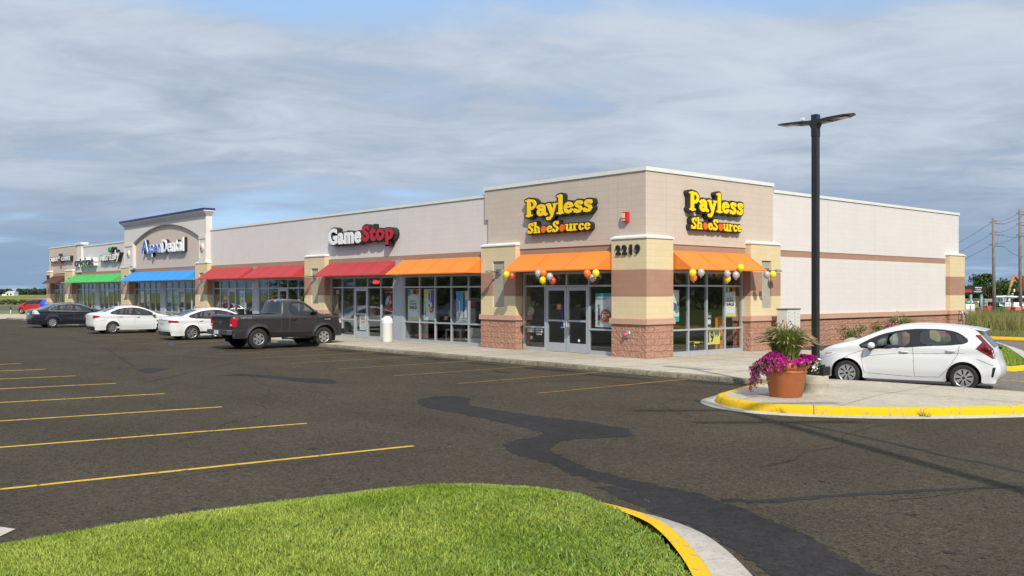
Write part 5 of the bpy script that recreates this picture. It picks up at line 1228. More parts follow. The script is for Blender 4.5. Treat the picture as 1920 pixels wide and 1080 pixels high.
    # glasshouse: panes and black pillars
    def on_side(sdf, name, m, eps, rs=.03, parent=t, both=True, lab=None, thick=0):
        xs = [p[0] for p in P['side']]; V2, F2 = region(sdf, xmin, xmax, zc, zt, rs)
        if not V2: return None
        A2 = np.array(V2); Y2 = hw(A2[:, 0], A2[:, 1]) + eps
        for s in (-1, 1): g = MB(); g.add([(x, s * y, z) for (x, z), y in zip(V2, Y2)], [tuple(f) for f in F2], 0, True); obj(name, g, m, parent, lab)
    for p in panes: on_side(p, 'side_window', P.get('sglass', CGL), -.006, .04)
    on_side(DIFF(dsd, GROW(U(*panes), -.004)), 'window_trim', P.get('trimm', TRIMB), .003, .022)
    if P.get('chrome'): on_side(INTER(DIFF(GROW(dsd, .022), GROW(dsd, .002)), lambda x, z: z * 0 - 1), 'window_surround', CHR, .005, .016)
    # panel gaps
    for ln in P['gaps']: on_side(sd_line(ln, .0045), 'panel_gap', SHUT, .0035, .009)
    for hx, hz in P['handles']:
        g = MB()
        for s in (-1, 1):
            y = float(hw(hx, hz)); g.add([], []); g.tube([(hx - .10, s * (y + .004), hz), (hx - .06, s * (y + .035), hz + .005), (hx + .06, s * (y + .035), hz + .008), (hx + .10, s * (y + .004), hz + .004)], [.014, .016, .016, .014], 8)
        obj('door_handle', g, P.get('handm', P['paint']), t)
    # mirrors
    mx, mz = P['mirror']
    for s in (-1, 1):
        y = float(hw(mx, mz)); g = MB(); g.ball((mx, s * (y + .13), mz + .03), .085, .13, .075, n=10); mo = obj('mirror', g, P.get('mirm', P['paint']), t)
        g = MB(); g.tube([(mx + .05, s * (y - .01), mz - .06), (mx, s * (y + .10), mz - .05)], [.05, .04], 8); g.ball((mx, s * (y + .11), mz - .045), .06, .08, .04, n=8); obj('mirror_foot', g, TRIMB, mo)
    # interior
    if P.get('seats', True):
        g = MB(); sm = P.get('seatm', SEAT); zs = P.get('zseat', .55)
        for x0 in P['seatx']:
            for y0 in (-.37, .37):
                g.hull8([(x0 - .1, y0 - .24, zs), (x0 + .45, y0 - .24, zs), (x0 + .45, y0 + .24, zs), (x0 - .1, y0 + .24, zs)], [(x0 - .12, y0 - .23, zs + .14), (x0 + .45, y0 - .23, zs + .16), (x0 + .45, y0 + .23, zs + .16), (x0 - .12, y0 + .23, zs + .14)])
                g.hull8([(x0 - .16, y0 - .23, zs + .1), (x0, y0 - .23, zs + .1), (x0, y0 + .23, zs + .1), (x0 - .16, y0 + .23, zs + .1)], [(x0 - .34, y0 - .2, zs + .66), (x0 - .24, y0 - .2, zs + .66), (x0 - .24, y0 + .2, zs + .66), (x0 - .34, y0 + .2, zs + .66)])
                g.ball((x0 - .31, y0, zs + .76), .06, .13, .10, n=8)
        obj('seat', g, sm, t)
        g = MB(); x1 = P['dash']; g.box(x1, x1 + .45, -(W0 - .22), W0 - .22, .5, zb - .02); g.box(P['cab'][0], P['cab'][1], -(W0 - .16), W0 - .16, zc + .07, zc + .12); g.tube([(x1 - .05, .37 + .19 * cos(a), zb - .08 + .19 * sin(a)) for a in np.linspace(0, 2 * pi, 17)], .016, 6, cap=False)
        for s in (-1, 1): g.box(P['cab'][0], x1 + .4, s * (W0 - .12), s * (W0 - .15), zc + .1, zb - .05)
        obj('dashboard', g, TRIMB, t)
    # wheels
    for xc in (xr, xf):
        for s in (-1, 1):
            yo = s * (W0 - .012 + P.get('wout', 0)); tw = P.get('tw', .21); g = MB()
            tr = P['rim']; prof = [(tr * .98, -.012), (tr + .012, -.004), (rw - .03, 0), (rw - .008, -.018), (rw, -.045), (rw, -tw + .04), (rw - .02, -tw), (tr, -tw)]
            g.lathe([(r_, s * h) for r_, h in prof], (xc, yo, rw), 40, axis='y'); w = obj('wheel', g, TYRE, t)
            g = MB(); g.lathe([(r_, s * h) for r_, h in [(tr, -.012), (tr - .012, -.010), (tr - .02, -.03), (tr - .022, -.10)]], (xc, yo, rw), 36, axis='y')
            ns = P['spokes']; dbl = P.get('double', False)
            def ssd(x, z, ns=ns, tr=tr):
                r_ = np.sqrt((x - xc) ** 2 + (z - rw) ** 2); a = np.arctan2(z - rw, x - xc) + P.get('sph', 0); seg = 2 * pi / ns; am = (a + seg / 2) % seg - seg / 2; off = np.abs(am) * r_
                if dbl: d = np.abs(off - (.018 + .14 * r_)) - (.016 + .02 * r_)
                else: d = off - (P.get('sw0', .035) + P.get('sw1', .05) * r_)
                d = np.maximum(d, r_ - (tr - .008)); d = np.minimum(d, r_ - .062); d = np.minimum(d, np.maximum(np.abs(r_ - (tr - .016)) - .014, -1)); return d
            slab(g, ssd, (xc - tr, xc + tr, rw - tr, rw + tr), .012, lambda u, w_, z: (u, yo + s * w_, z), -.022, -.05); obj('rim', g, P.get('rimm', RIM), w)
            g = MB(); g.lathe([(.001, s * -.075), (tr * .96, s * -.075)], (xc, yo, rw), 24, axis='y'); g.lathe([(.001, s * -.012), (.03, s * -.014), (.034, s * -.022)], (xc, yo, rw), 12, axis='y'); obj('brake_disc', g, HUBD, w)
    # lamps and fittings drawn on the sides
    for nm, poly, m in P.get('side_lamps', []): on_side(INTER(sd_poly(poly), sd_full), nm, m, .006, .018)
    # tail surface
    def rear_x(z):
        q = [(abs(p[1] - z), p[0]) for p in op if p[0] < (xmin + 1.0) and p[1] < P.get('rtop', 1.2)]; a = sorted(q)[:2]; return sum(p[1] for p in a) / len(a)
    def on_rear(sdf, bb, nm, m, eps, rs=.03, parent=t, thick=.0, lab=None):
        g = MB(); V3, F3 = region(sdf, *bb, rs); L = []
        for y, z in V3:
            x = rear_x(z); w = float(hw(x, z)); q = min(1, abs(y) / w); L.append((x - cr * (1.5 if not P.get('flat') else .6) * (1 - q * q) * .98 - eps, y, z))
        g.add(L, [tuple(f) for f in F3], 0, False); return obj(nm, g, m, parent, lab)
    t_fn = dict(on_side=on_side, on_rear=on_rear, hw=hw, rear_x=rear_x, body=body, t=t)
    return t_fn
def rect(a, b, c, d): return sd_poly([(a, c), (b, c), (b, d), (a, d)])
WPAINT = mat('white_car_paint', (.62, .63, .64), .28, coat=.6); NPAINT = mat('dark_navy_paint', (.010, .013, .022), .22, coat=.9); GPAINT = mat('dark_grey_metallic', (.036, .036, .038), .32, metal=.35, coat=.6)
RPAINT = mat('red_car_paint', (.40, .02, .02), .28, coat=.6)

# white hatchback behind the island, seen from its left side
H = dict(w=1.70, xr=-1.285, xf=1.245, arch=.365, rw=.305, rim=.205, belt=.96, clear=.20, tuck=.42, crown=.035, paint=WPAINT, tw=.19, flare=.022, flw=.09, crease=(.80, .012),
  side=[(-1.93, .26), (-2.02, .38), (-2.035, .52), (-1.96, .68), (-1.93, .80), (-1.90, .95), (-1.73, 1.14), (-1.58, 1.30), (-1.50, 1.375), (-1.38, 1.415), (-1.1, 1.445), (-.7, 1.47), (-.25, 1.475), (.08, 1.445), (.36, 1.37), (.68, 1.245), (1.05, 1.085), (1.32, .995), (1.6, .935), (1.84, .845), (1.97, .72), (2.03, .52), (2.03, .38), (1.98, .25)],
  dlo=[(-1.42, 1.13), (-1.22, 1.04), (-.35, .985), (.45, .89), (1.08, .925), (.63, 1.185), (.30, 1.30), (-.15, 1.38), (-.6, 1.395), (-.98, 1.37), (-1.2, 1.305)],
  panes=[[(-1.10, 1.305), (-1.21, 1.27), (-1.37, 1.135), (-1.20, 1.07)], [(-1.05, 1.055), (-.36, 1.005), (-.36, 1.365), (-.62, 1.37), (-.98, 1.335)], [(-.15, .965), (.35, .915), (.58, .915), (.57, 1.145), (.28, 1.265), (-.15, 1.355)], [(1.0, .94), (.66, .915), (.65, 1.125)]],
  gaps=[[(.86, .90), (.90, .62), (.84, .33), (-.22, .285)], [(-.22, .97), (-.24, .7), (-.26, .285)], [(-.26, .285), (-.78, .30), (-.98, .52), (-1.16, .82), (-1.2, 1.02)], [(-1.55, .74), (-1.88, .60)], [(1.40, .62), (1.15, .76), (.88, .86)], [(.8, .735), (.2, .80), (-.6, .83), (-1.3, .86)]],
  handles=[(-.03, .85), (-1.02, .90)], mirror=(.66, .955), ws=(.14, 1.16), wz=1.0, rwin=(-1.89, -1.56), rz0=.96, seatx=(.1, -.75), seatm=SEATB, zseat=.40, dash=.72, cab=(-1.5, 1.1), spokes=8, double=True, sph=.2, fk=.33, fround=.7, rk=.12, rround=.4, rtop=1.5,
  side_lamps=[('headlight', [(2.03, .62), (1.95, .75), (1.50, .81), (1.44, .80), (1.60, .72), (1.9, .63)], LENSW), ('indicator', [(1.60, .76), (1.56, .79), (1.76, .77), (1.80, .72)], AMB), ('tail_light', [(-1.50, 1.27), (-1.60, 1.28), (-1.90, .95), (-1.94, .76), (-1.86, .76), (-1.53, .97), (-1.66, 1.12)], TAILD), ('tail_light', [(-1.70, 1.04), (-1.60, .965), (-1.84, .80), (-1.86, .90), (-1.78, 1.0)], TAILR), ('reverse_light', [(-1.85, .94), (-1.90, .94), (-1.94, .76), (-1.89, .77)], LENSW), ('vent', [(1.80, .36), (1.98, .33), (1.98, .52), (1.90, .50)], TRIMB), ('vent', [(-1.84, .34), (-1.88, .34), (-1.93, .56), (-1.87, .56)], TRIMB)])
hb = car('parked_car', 'white five-door hatchback parked behind the island with its left side showing', 'car', (9.02, -.90, .0), 0, H)
HD = radians(180 + 17)
root = hb['t']; root.rotation_euler = (0, 0, HD)
g = MB(); vs = [(-1.40, -.60, 1.432), (-1.40, .60, 1.432), (-1.72, .56, 1.365), (-1.72, -.56, 1.365), (-1.44, -.60, 1.385), (-1.44, .60, 1.385), (-1.70, .56, 1.348), (-1.70, -.56, 1.348)]
g.add(vs, [(0, 1, 2, 3), (7, 6, 5, 4), (0, 3, 7, 4), (1, 5, 6, 2), (2, 6, 7, 3), (0, 4, 5, 1)]); obj('spoiler', g, WPAINT, root, bevel=.012)
g = MB(); g.tube([(-1.3, 0, 1.44), (-1.46, 0, 1.60)], [.006, .003], 6); obj('aerial', g, TRIMB, root)
g = MB(); g.tube([(-1.95, .1, .98), (-1.90, -.35, 1.02)], .012, 6); g.box(-1.99, -1.92, -.05, .12, .93, .99); obj('rear_wiper', g, TRIMB, root)

# dark grey pickup
T = dict(w=2.02, xr=-1.55, xf=1.56, arch=.50, rw=.405, rim=.235, belt=1.20, clear=.44, tuck=.40, crown=.03, paint=GPAINT, tw=.27, flare=.045, flw=.10, tk2=0, flat=1.35,
  side=[(-2.62, .62), (-2.63, .70), (-2.63, .9), (-2.64, 1.30), (-2.60, 1.345), (-2.3, 1.345), (-1.2, 1.345), (-.62, 1.345), (-.585, 1.355), (-.56, 1.40), (-.46, 1.80), (-.38, 1.90), (-.1, 1.94), (.42, 1.925), (.75, 1.83), (1.22, 1.47), (1.42, 1.34), (1.9, 1.29), (2.35, 1.22), (2.52, 1.10), (2.57, .85), (2.58, .62), (2.5, .50)],
  dlo=[(-.14, 1.345), (.42, 1.29), (.9, 1.27), (1.27, 1.36), (.76, 1.74), (.48, 1.845), (-.1, 1.86)],
  panes=[[(-.05, 1.37), (.42, 1.315), (1.07, 1.30), (1.12, 1.38), (.72, 1.69), (.45, 1.80), (-.05, 1.81)]],
  gaps=[[(-.17, 1.86), (-.20, 1.3), (-.20, .62), (.95, .60)], [(1.10, .62), (1.12, 1.28), (1.22, 1.40)], [(-.60, 1.34), (-.60, .50)], [(-2.60, .76), (-2.05, .76)]],
  handles=[(.05, 1.14)], mirror=(1.05, 1.40), ws=(.62, 1.34), wz=1.42, rwin=(-.57, -.42), rz0=1.42, rglass=CGD, seatx=(.2,), seatm=SEAT, zseat=.80, dash=.80, cab=(-.45, 1.2), spokes=6, sw0=.034, sw1=.10, fk=.12, rk=.05, rround=.25, fround=.5, bed=(-2.55, -.62), handm=TRIMB, mirm=TRIMB, wout=.0, rtop=1.34,
  side_lamps=[('headlight', [(2.56, .95), (2.56, 1.15), (2.34, 1.13), (2.38, .97)], LENSW), ('indicator', [(2.40, 1.03), (2.40, 1.12), (2.31, 1.11), (2.33, 1.05)], AMB), ('tail_light', [(-2.64, .90), (-2.64, 1.235), (-2.40, 1.235), (-2.40, 1.17), (-2.47, 1.10), (-2.47, .90)], TAILR), ('lower_cladding', [(-1.03, .44), (-1.05, .64), (1.04, .64), (1.06, .44)], TRIMB)])
def shr(x): return x if x < -.6 else -.6 + (x + .6) * .894
def shrp(o):
    if isinstance(o, tuple) and len(o) == 2 and all(isinstance(v, (int, float)) for v in o): return (shr(o[0]), o[1])
    if isinstance(o, tuple) and len(o) == 3 and isinstance(o[0], str): return (o[0], [shrp(q) for q in o[1]], o[2])
    return [shrp(q) for q in o] if isinstance(o, list) else o
for k in ('side', 'dlo', 'panes', 'gaps', 'handles', 'side_lamps'): T[k] = shrp(T[k])
T['mirror'] = shrp(T['mirror']); T['ws'] = (shr(.62), shr(1.34)); T['xf'] = shr(1.56); T['dash'] = shr(.8); T['cab'] = (-.45, shr(1.2)); T['arch'] = .49
pk = car('pickup_truck', 'dark grey regular-cab pickup truck with silver six-spoke wheels, nose to the shops', 'pickup truck', (-15.41, -4.70, 0), pi / 2, T)
root = pk['t']; W2 = 1.0
g = MB(); g.box(-2.56, -.62, -.80, .80, .80, .86); 
for s in (-1, 1): g.box(-2.55, -.62, s * .80, s * .83, .80, 1.33)
g.box(-2.58, -2.54, -.82, .82, .80, 1.335); g.box(-.64, -.60, -.85, .85, .5, 1.34); obj('bed_liner', g, mat('bed_liner', (.02, .02, .02), .8), root)
g = MB(); g.hull8([(-2.84, -.92, .58), (-2.66, -.99, .58), (-2.66, .99, .58), (-2.84, .92, .58)], [(-2.84, -.92, .77), (-2.62, -1.0, .77), (-2.62, 1.0, .77), (-2.84, .92, .77)]); g.box(-2.86, -2.70, -.4, .4, .5, .579); bp = obj('rear_bumper', g, mat('bumper_grey', (.045, .045, .045), .45), root, bevel=.02)
g = MB(); g.box(-2.875, -2.845, -.17, .17, .61, .75); obj('number_plate', g, PLATE, bp)
g = MB(); g.tube([(-2.95, 0, .53), (-2.7, 0, .53)], .03, 8); g.ball((-2.95, 0, .58), .035, n=6); obj('tow_hitch', g, STEEL, bp)
g = MB(); g.box(-2.70, -2.655, -.78, .78, 1.20, 1.29); obj('tailgate_moulding', g, TRIMB, root, bevel=.01)
g = MB(); g.lathe([(.001, 0), (1, 0)], (0, 0, 0), 20); g.v = [(-2.668, y * .115, 1.055 + x * .048) for x, y, z in g.v]; em = obj('badge', g, mat('badge_blue', (.02, .04, .16), .3), root)
g = MB(); g.tube([(-2.672, .118 * cos(a), 1.055 + .05 * sin(a)) for a in np.linspace(0, 2 * pi, 25)], .006, 6, cap=False); obj('badge_ring', g, CHR, em)
rm = lambda u, w, z: (-2.655 - w, -u, z)
g = MB(); text_mb(g, 'F-150', -.70, -.40, 1.03, 1.09, rm, .012, .0, .01); obj('lettering', g, CHR, root)
sm_ = lambda u, w, z: (u, -(1.0 + w), z)
g = MB(); text_mb(g, 'SUPER 4x4', -2.30, -1.86, 1.215, 1.265, sm_, .02, -.01, .005); text_mb(g, 'F-150', 1.36, 1.60, 1.10, 1.15, lambda u, w, z: (u, -(1.03 + w), z), .01, -.05, .008); obj('lettering', g, mat('decal_grey', (.35, .35, .35), .5), root)
for s in (-1, 1):
    g = MB(); g.box(-2.655, -2.60, s * .80, s * .985, .90, 1.235); tl = obj('tail_light', g, TAILR, root); g = MB(); g.box(-2.662, -2.656, s * .84, s * .95, .93, 1.0); obj('reverse_lens', g, LENSW, tl)
    g = MB(); g.tube([(-.55, s * .98, .40), (1.0, s * .98, .40)], .045, 8); g.tube([(-.3, s * .98, .40), (-.3, s * .8, .5)], .03, 6); g.tube([(.8, s * .98, .40), (.8, s * .8, .5)], .03, 6); obj('step_bar', g, TRIMB, root)
g = MB(); g.box(-.50, -.44, -.16, .16, 1.855, 1.905); obj('high_brake_light', g, TAILR, root, bevel=.008); g = MB(); g.box(-.49, -.45, -.26, -.17, 1.857, 1.90); g.box(-.49, -.45, .17, .26, 1.857, 1.90); obj('cargo_light', g, LENSW, root)
g = MB(); g.box(-1.75, -1.35, -.75, .75, .33, .45); g.ball((-1.55, 0, .40), .16, n=8); g.box(1.2, 1.5, -.75, .75, .33, .42); g.tube([(-2.4, -.5, .5), (-1.9, -.5, .48)], .035, 8); obj('axle', g, UNDER, root)
g = MB(); g.box(2.16, 2.34, -.93, .93, .50, .72); obj('front_bumper', g, TRIMB, root, bevel=.03); g = MB(); g.box(2.17, 2.25, -.62, .62, .78, 1.14); obj('grille', g, CHR, root, bevel=.02)

def sedan(name, label, loc, rz, paint, variant):
    if variant == 'fusion':
        P = dict(w=1.85, xr=-1.42, xf=1.43, arch=.375, rw=.335, rim=.235, belt=.93, clear=.20, tuck=.50, paint=paint, crown=.05, crease=(.74, .015),
          side=[(-2.36, .30), (-2.44, .45), (-2.42, .72), (-2.43, .95), (-2.38, 1.03), (-2.1, 1.06), (-1.82, 1.09), (-1.35, 1.27), (-.85, 1.42), (-.2, 1.475), (.3, 1.43), (.75, 1.27), (1.2, 1.04), (1.5, .96), (2.0, .88), (2.3, .76), (2.42, .55), (2.42, .36), (2.36, .24)],
          dlo=[(-1.60, 1.12), (-1.45, 1.01), (-.5, .96), (.8, .92), (1.12, .96), (.68, 1.215), (.22, 1.36), (-.25, 1.405), (-.85, 1.355), (-1.25, 1.24)],
          panes=[[(-1.50, 1.115), (-1.40, 1.035), (-1.08, 1.02), (-1.06, 1.27), (-1.25, 1.21)], [(-1.02, 1.015), (-.24, .97), (-.22, 1.375), (-.60, 1.36), (-1.0, 1.285)], [(-.14, .965), (.95, .955), (.62, 1.215), (.2, 1.34), (-.14, 1.375)]],
          gaps=[[(.98, .93), (1.0, .6), (.9, .3), (-.2, .28)], [(-.18, .95), (-.22, .6), (-.22, .28)], [(-.22, .28), (-.85, .30), (-1.08, .6), (-1.2, .98)], [(-1.75, .78), (-2.35, .66)]],
          handles=[(.02, .86), (-1.0, .89)], mirror=(.92, .98), ws=(.42, 1.18), wz=1.06, rwin=(-1.80, -1.0), rz0=1.08, seatx=(.25, -.6), zseat=.38, dash=.85, cab=(-1.6, 1.2), spokes=5, double=True, rtop=1.0, rk=.20, rround=.5,
          side_lamps=[('tail_light', [(-2.45, .83), (-2.43, .93), (-2.15, .91), (-2.02, .86), (-2.10, .80)], TAILR), ('headlight', [(2.3, .66), (2.2, .80), (1.85, .86), (2.0, .72)], LENSW)])
    elif variant == 'cruze':
        P = dict(w=1.80, xr=-1.33, xf=1.35, arch=.36, rw=.325, rim=.215, belt=.96, clear=.20, tuck=.46, paint=paint, crown=.05, crease=(.80, .012),
          side=[(-2.20, .30), (-2.27, .45), (-2.26, .70), (-2.26, .98), (-2.20, 1.07), (-1.95, 1.10), (-1.72, 1.12), (-1.35, 1.28), (-.9, 1.42), (-.3, 1.475), (.2, 1.44), (.65, 1.28), (1.08, 1.06), (1.4, .98), (1.85, .90), (2.12, .78), (2.22, .58), (2.22, .38), (2.16, .25)],
          dlo=[(-1.48, 1.13), (-1.35, 1.03), (-.4, .985), (.75, .94), (1.02, .99), (.6, 1.225), (.15, 1.37), (-.3, 1.41), (-.85, 1.365), (-1.2, 1.25)],
          panes=[[(-1.38, 1.125), (-1.30, 1.06), (-1.02, 1.04), (-1.02, 1.28), (-1.2, 1.22)], [(-.97, 1.035), (-.22, .995), (-.20, 1.38), (-.55, 1.37), (-.97, 1.295)], [(-.10, .99), (.85, .975), (.54, 1.225), (.13, 1.345), (-.10, 1.375)]],
          gaps=[[(.9, .95), (.93, .6), (.85, .3), (-.15, .28)], [(-.15, .98), (-.18, .6), (-.18, .28)], [(-.18, .28), (-.8, .30), (-1.0, .6), (-1.1, 1.0)], [(-1.7, .76), (-2.2, .66)]],
          handles=[(.02, .89), (-.92, .92)], mirror=(.84, 1.0), ws=(.36, 1.06), wz=1.08, rwin=(-1.70, -1.02), rz0=1.11, seatx=(.2, -.6), zseat=.40, dash=.78, cab=(-1.5, 1.1), spokes=5, double=True, rtop=1.05, rk=.20, rround=.5,
          side_lamps=[('tail_light', [(-2.28, .84), (-2.26, 1.0), (-2.05, .99), (-1.95, .94), (-2.1, .86)], TAILR), ('headlight', [(2.12, .66), (2.0, .84), (1.7, .90), (1.85, .74)], LENSW)])
    else:
        P = dict(w=1.89, xr=-1.44, xf=1.42, arch=.375, rw=.33, rim=.22, belt=1.02, clear=.21, tuck=.44, paint=paint, crown=.045, crease=(.9, .008), chrome=True,
          side=[(-2.48, .32), (-2.56, .46), (-2.55, .68), (-2.52, .78), (-2.53, 1.04), (-2.47, 1.12), (-2.2, 1.15), (-1.95, 1.17), (-1.45, 1.38), (-1.0, 1.51), (-.35, 1.56), (.2, 1.53), (.7, 1.36), (1.2, 1.12), (1.5, 1.05), (2.1, .96), (2.42, .84), (2.5, .62), (2.5, .4), (2.44, .26)],
          dlo=[(-1.66, 1.16), (-1.55, 1.08), (-.5, 1.05), (.85, 1.02), (1.12, 1.06), (.68, 1.29), (.18, 1.45), (-.35, 1.49), (-.95, 1.45), (-1.35, 1.34)],
          panes=[[(-1.58, 1.165), (-1.50, 1.11), (-1.16, 1.10), (-1.08, 1.39), (-1.32, 1.31)], [(-1.04, 1.10), (-.2, 1.075), (-.2, 1.465), (-.6, 1.46), (-.98, 1.41)], [(-.08, 1.07), (.92, 1.055), (.6, 1.29), (.16, 1.42), (-.08, 1.455)]],
          gaps=[[(1.0, 1.02), (1.03, .6), (.95, .32), (-.12, .30)], [(-.14, 1.05), (-.16, .6), (-.16, .3)], [(-.16, .3), (-.85, .32), (-1.1, .62), (-1.2, 1.05)]],
          handles=[(.05, .96), (-.95, .98)], mirror=(.95, 1.08), ws=(.4, 1.16), wz=1.14, rwin=(-1.92, -1.14), rz0=1.17, seatx=(.25, -.65), seatm=SEATB, zseat=.46, dash=.85, cab=(-1.6, 1.2), spokes=8, sw0=.02, sw1=.14, rtop=1.1, rk=.14, rround=.4, flare=.03,
          side_lamps=[('tail_light', [(-2.56, .84), (-2.53, 1.10), (-2.34, 1.10), (-2.20, .88), (-2.22, .85)], LENSW), ('tail_light', [(-2.56, .84), (-2.56, .89), (-2.2, .87), (-2.22, .84)], TAILR), ('headlight', [(2.42, .72), (2.3, .90), (2.0, .94), (2.1, .78)], LENSW)])
    f = car(name, label, 'car', loc, rz, P); root = f['t']
    zt_ = {'fusion': (.84, .93), 'cruze': (.85, 1.0), 'sable': (.85, 1.08)}[variant]; wr = {'fusion': .62, 'cruze': .60, 'sable': .68}[variant]; m = TAILR if variant != 'sable' else LENSW
    for s in (-1, 1): f['on_rear'](rect(*sorted((s * wr, s * (wr + .22))), *zt_), (-1, 1, .6, 1.2), 'tail_light', m, .012, .03)
    f['on_rear'](rect(-.26, .26, .76 if variant != 'sable' else .82, .90 if variant != 'sable' else .95), (-.4, .4, .6, 1.1), 'number_plate', PLATE, .02, .03)
    f['on_rear'](rect(-.75, .75, .30, .40), (-.9, .9, .25, .5), 'bumper_grille', TRIMB, .012, .04)
    f['on_rear'](rect(-.60, .60, zt_[1] - .015, zt_[1] + .005), (-.8, .8, .7, 1.2), 'boot_trim', CHR if variant != 'cruze' else paint, .018, .018)
    f['on_rear'](sd_circ(0, zt_[1] - .06 if variant != 'fusion' else .96, .045, .03), (-.1, .1, .8, 1.2), 'badge', CHR, .03, .01)
    f['on_side'](sd_line([(-1.1, .34), (1.0, .34)], .05), 'sill', paint if variant == 'cruze' else TRIMB, .004, .03)
    return root
sedan('parked_car', 'white sedan with dark five-spoke wheels, half hidden behind the dark grey pickup', (-24.05, -3.95, 0), pi / 2, WPAINT, 'fusion')
sedan('parked_car', 'white compact sedan between the navy sedan and the other white sedan', (-33.3, -4.65, 0), pi / 2, WPAINT, 'cruze')
sedan('parked_car', 'dark navy sedan with chrome window line, farthest left of the parked row', (-44.5, -4.6, 0), pi / 2, NPAINT, 'sable')
# small red wagon at the far left, nose to the left, blue cover at its back
P = dict(w=1.80, xr=-1.3, xf=1.3, arch=.36, rw=.33, rim=.2, belt=.98, clear=.22, tuck=.42, paint=RPAINT, crown=.05, res=.07,
  side=[(-2.15, .32), (-2.2, .5), (-2.18, .95), (-2.05, 1.25), (-1.85, 1.45), (-1.2, 1.55), (-.3, 1.57), (.2, 1.52), (.7, 1.30), (1.15, 1.08), (1.5, 1.0), (1.95, .90), (2.15, .7), (2.15, .4), (2.1, .28)],
  dlo=[(-1.85, 1.08), (-.4, 1.0), (.8, .98), (1.05, 1.02), (.62, 1.30), (.15, 1.45), (-1.2, 1.46), (-1.75, 1.38)], panes=[[(-1.75, 1.12), (-.95, 1.06), (-.95, 1.42), (-1.65, 1.35)], [(-.85, 1.05), (-.15, 1.03), (-.15, 1.44), (-.85, 1.42)], [(-.05, 1.03), (.85, 1.02), (.55, 1.28), (.13, 1.42), (-.05, 1.43)]],
  gaps=[[(-.1, 1.0), (-.1, .3)]], handles=[(.0, .9)], mirror=(.8, 1.03), ws=(.35, 1.1), wz=1.1, rwin=(-2.1, -1.85), rz0=1.05, seatx=(.2,), zseat=.45, dash=.8, cab=(-1.6, 1.1), spokes=5, rtop=1.3,
  side_lamps=[('headlight', [(2.12, .70), (2.0, .86), (1.75, .88), (1.9, .74)], LENSW)])
rx, ry = camxy(72, 95)
rc = car('parked_car', 'small red wagon facing left at the far end beyond the navy sedan', 'car', (rx, ry, .02), atan2(-RV[1], -RV[0]) - .35, P)
ex, ey = camxy(85.5, 93.6); t = thing('tarpaulin_bundle', 'bright blue covered bundle standing behind the small red wagon', 'covered bundle', (ex, ey, .02)); mb = MB(); mb.ball((ex, ey, .95), .62, .5, .55, n=12); obj('cover', mb, mat('blue_tarpaulin', (.02, .06, .62), .5, bump=.6, bscale=4), t)
mb = MB(); mb.box(ex - .45, ex + .45, ey - .4, ey + .4, .35, .6); mb.tube([(ex - .3, ey - .3, .0), (ex - .3, ey - .3, .4)], .05); mb.tube([(ex + .3, ey + .3, .0), (ex + .3, ey + .3, .4)], .05); obj('stand', mb, TRIMB, t)

# the row across the lot, out of frame: the shop glass mirrors it
src = [o for o in bpy.data.objects if o.parent is None and o.name.startswith('parked_car') and o.get('category') == 'car'][1:4]
for i, (x, y, k, l) in enumerate(((-6.5, -31, 0, 'white sedan across the lot opposite the poster windows'), (-13.5, -31.5, 2, 'navy sedan across the lot opposite the game shop'), (-22.5, -31, 1, 'compact white sedan across the lot opposite the red awnings'), (-31.5, -31.5, 2, 'navy sedan across the lot opposite the blue awning'), (-43, -31, 0, 'white sedan across the lot opposite the green awnings'), (31, 9, 1, 'compact white sedan across the side lot'), (33, 16, 2, 'navy sedan across the side lot'))):
    c = copy_tree(src[k]); c.location = (x, y, 0); c['label'] = l; c['group'] = 'cars across the lots, mirrored in the shop glass'
    c.rotation_euler = (0, 0, (pi / 2 if i % 2 else -pi / 2) if x < 20 else 0.1)
# ---------------------------------------------------------------- shop dressing
PW = mat('poster_white', (.72, .77, .79), .6); PT = mat('poster_teal', (.04, .38, .48), .6); PB = mat('poster_blue', (.14, .35, .70), .6); PY = mat('poster_yellow', (.80, .70, .18), .6); PN = mat('poster_navy', (.015, .02, .06), .6); PR = mat('poster_brick', (.52, .10, .03), .6)
PC = mat('poster_cream', (.72, .70, .55), .6); SKIN = mat('poster_skin', (.35, .18, .10), .6); PP = mat('poster_purple', (.2, .13, .35), .6); PG = mat('poster_green', (.05, .35, .12), .6); PGD = mat('poster_dark', (.03, .03, .035), .6)
def poster(mp, u0, u1, z0, z1, base, label, deco=(), w=-.23, name='poster', cat='poster', group=None):
    t = thing(name, label, cat, mp((u0 + u1) / 2, w, z0), group=group); mb = MB(); bm_box(mb, mp, u0, u1, w, w - .008, z0, z1); obj('sheet', mb, base, t)
    W_, H_ = u1 - u0, z1 - z0; lay = .003
    for k, d in enumerate(deco):
        mb = MB(); wo = w + .003 * (k + 1); fx = lambda u, ww, z: mp(u0 + u * W_, ww, z0 + z * H_)
        if d[0] == 'p':
            xs = [q[0] for q in d[2]]; zs = [q[1] for q in d[2]]; slab(mb, sd_poly(d[2]), (min(xs) - .02, max(xs) + .02, min(zs) - .02, max(zs) + .02), .035, fx, wo, wo - .002); nm = 'print'
        elif d[0] == 'o': slab(mb, sd_circ(*d[2]), (d[2][0] - .4, d[2][0] + .4, d[2][1] - .4, d[2][1] + .4), .03, fx, wo, wo - .002); nm = 'print'
        else: text_mb(mb, d[2], *d[3], fx, wo + .002, wo, d[4] if len(d) > 4 else .02); nm = 'lettering'
        if mb.v: obj(nm, mb, d[1], t)
    return t
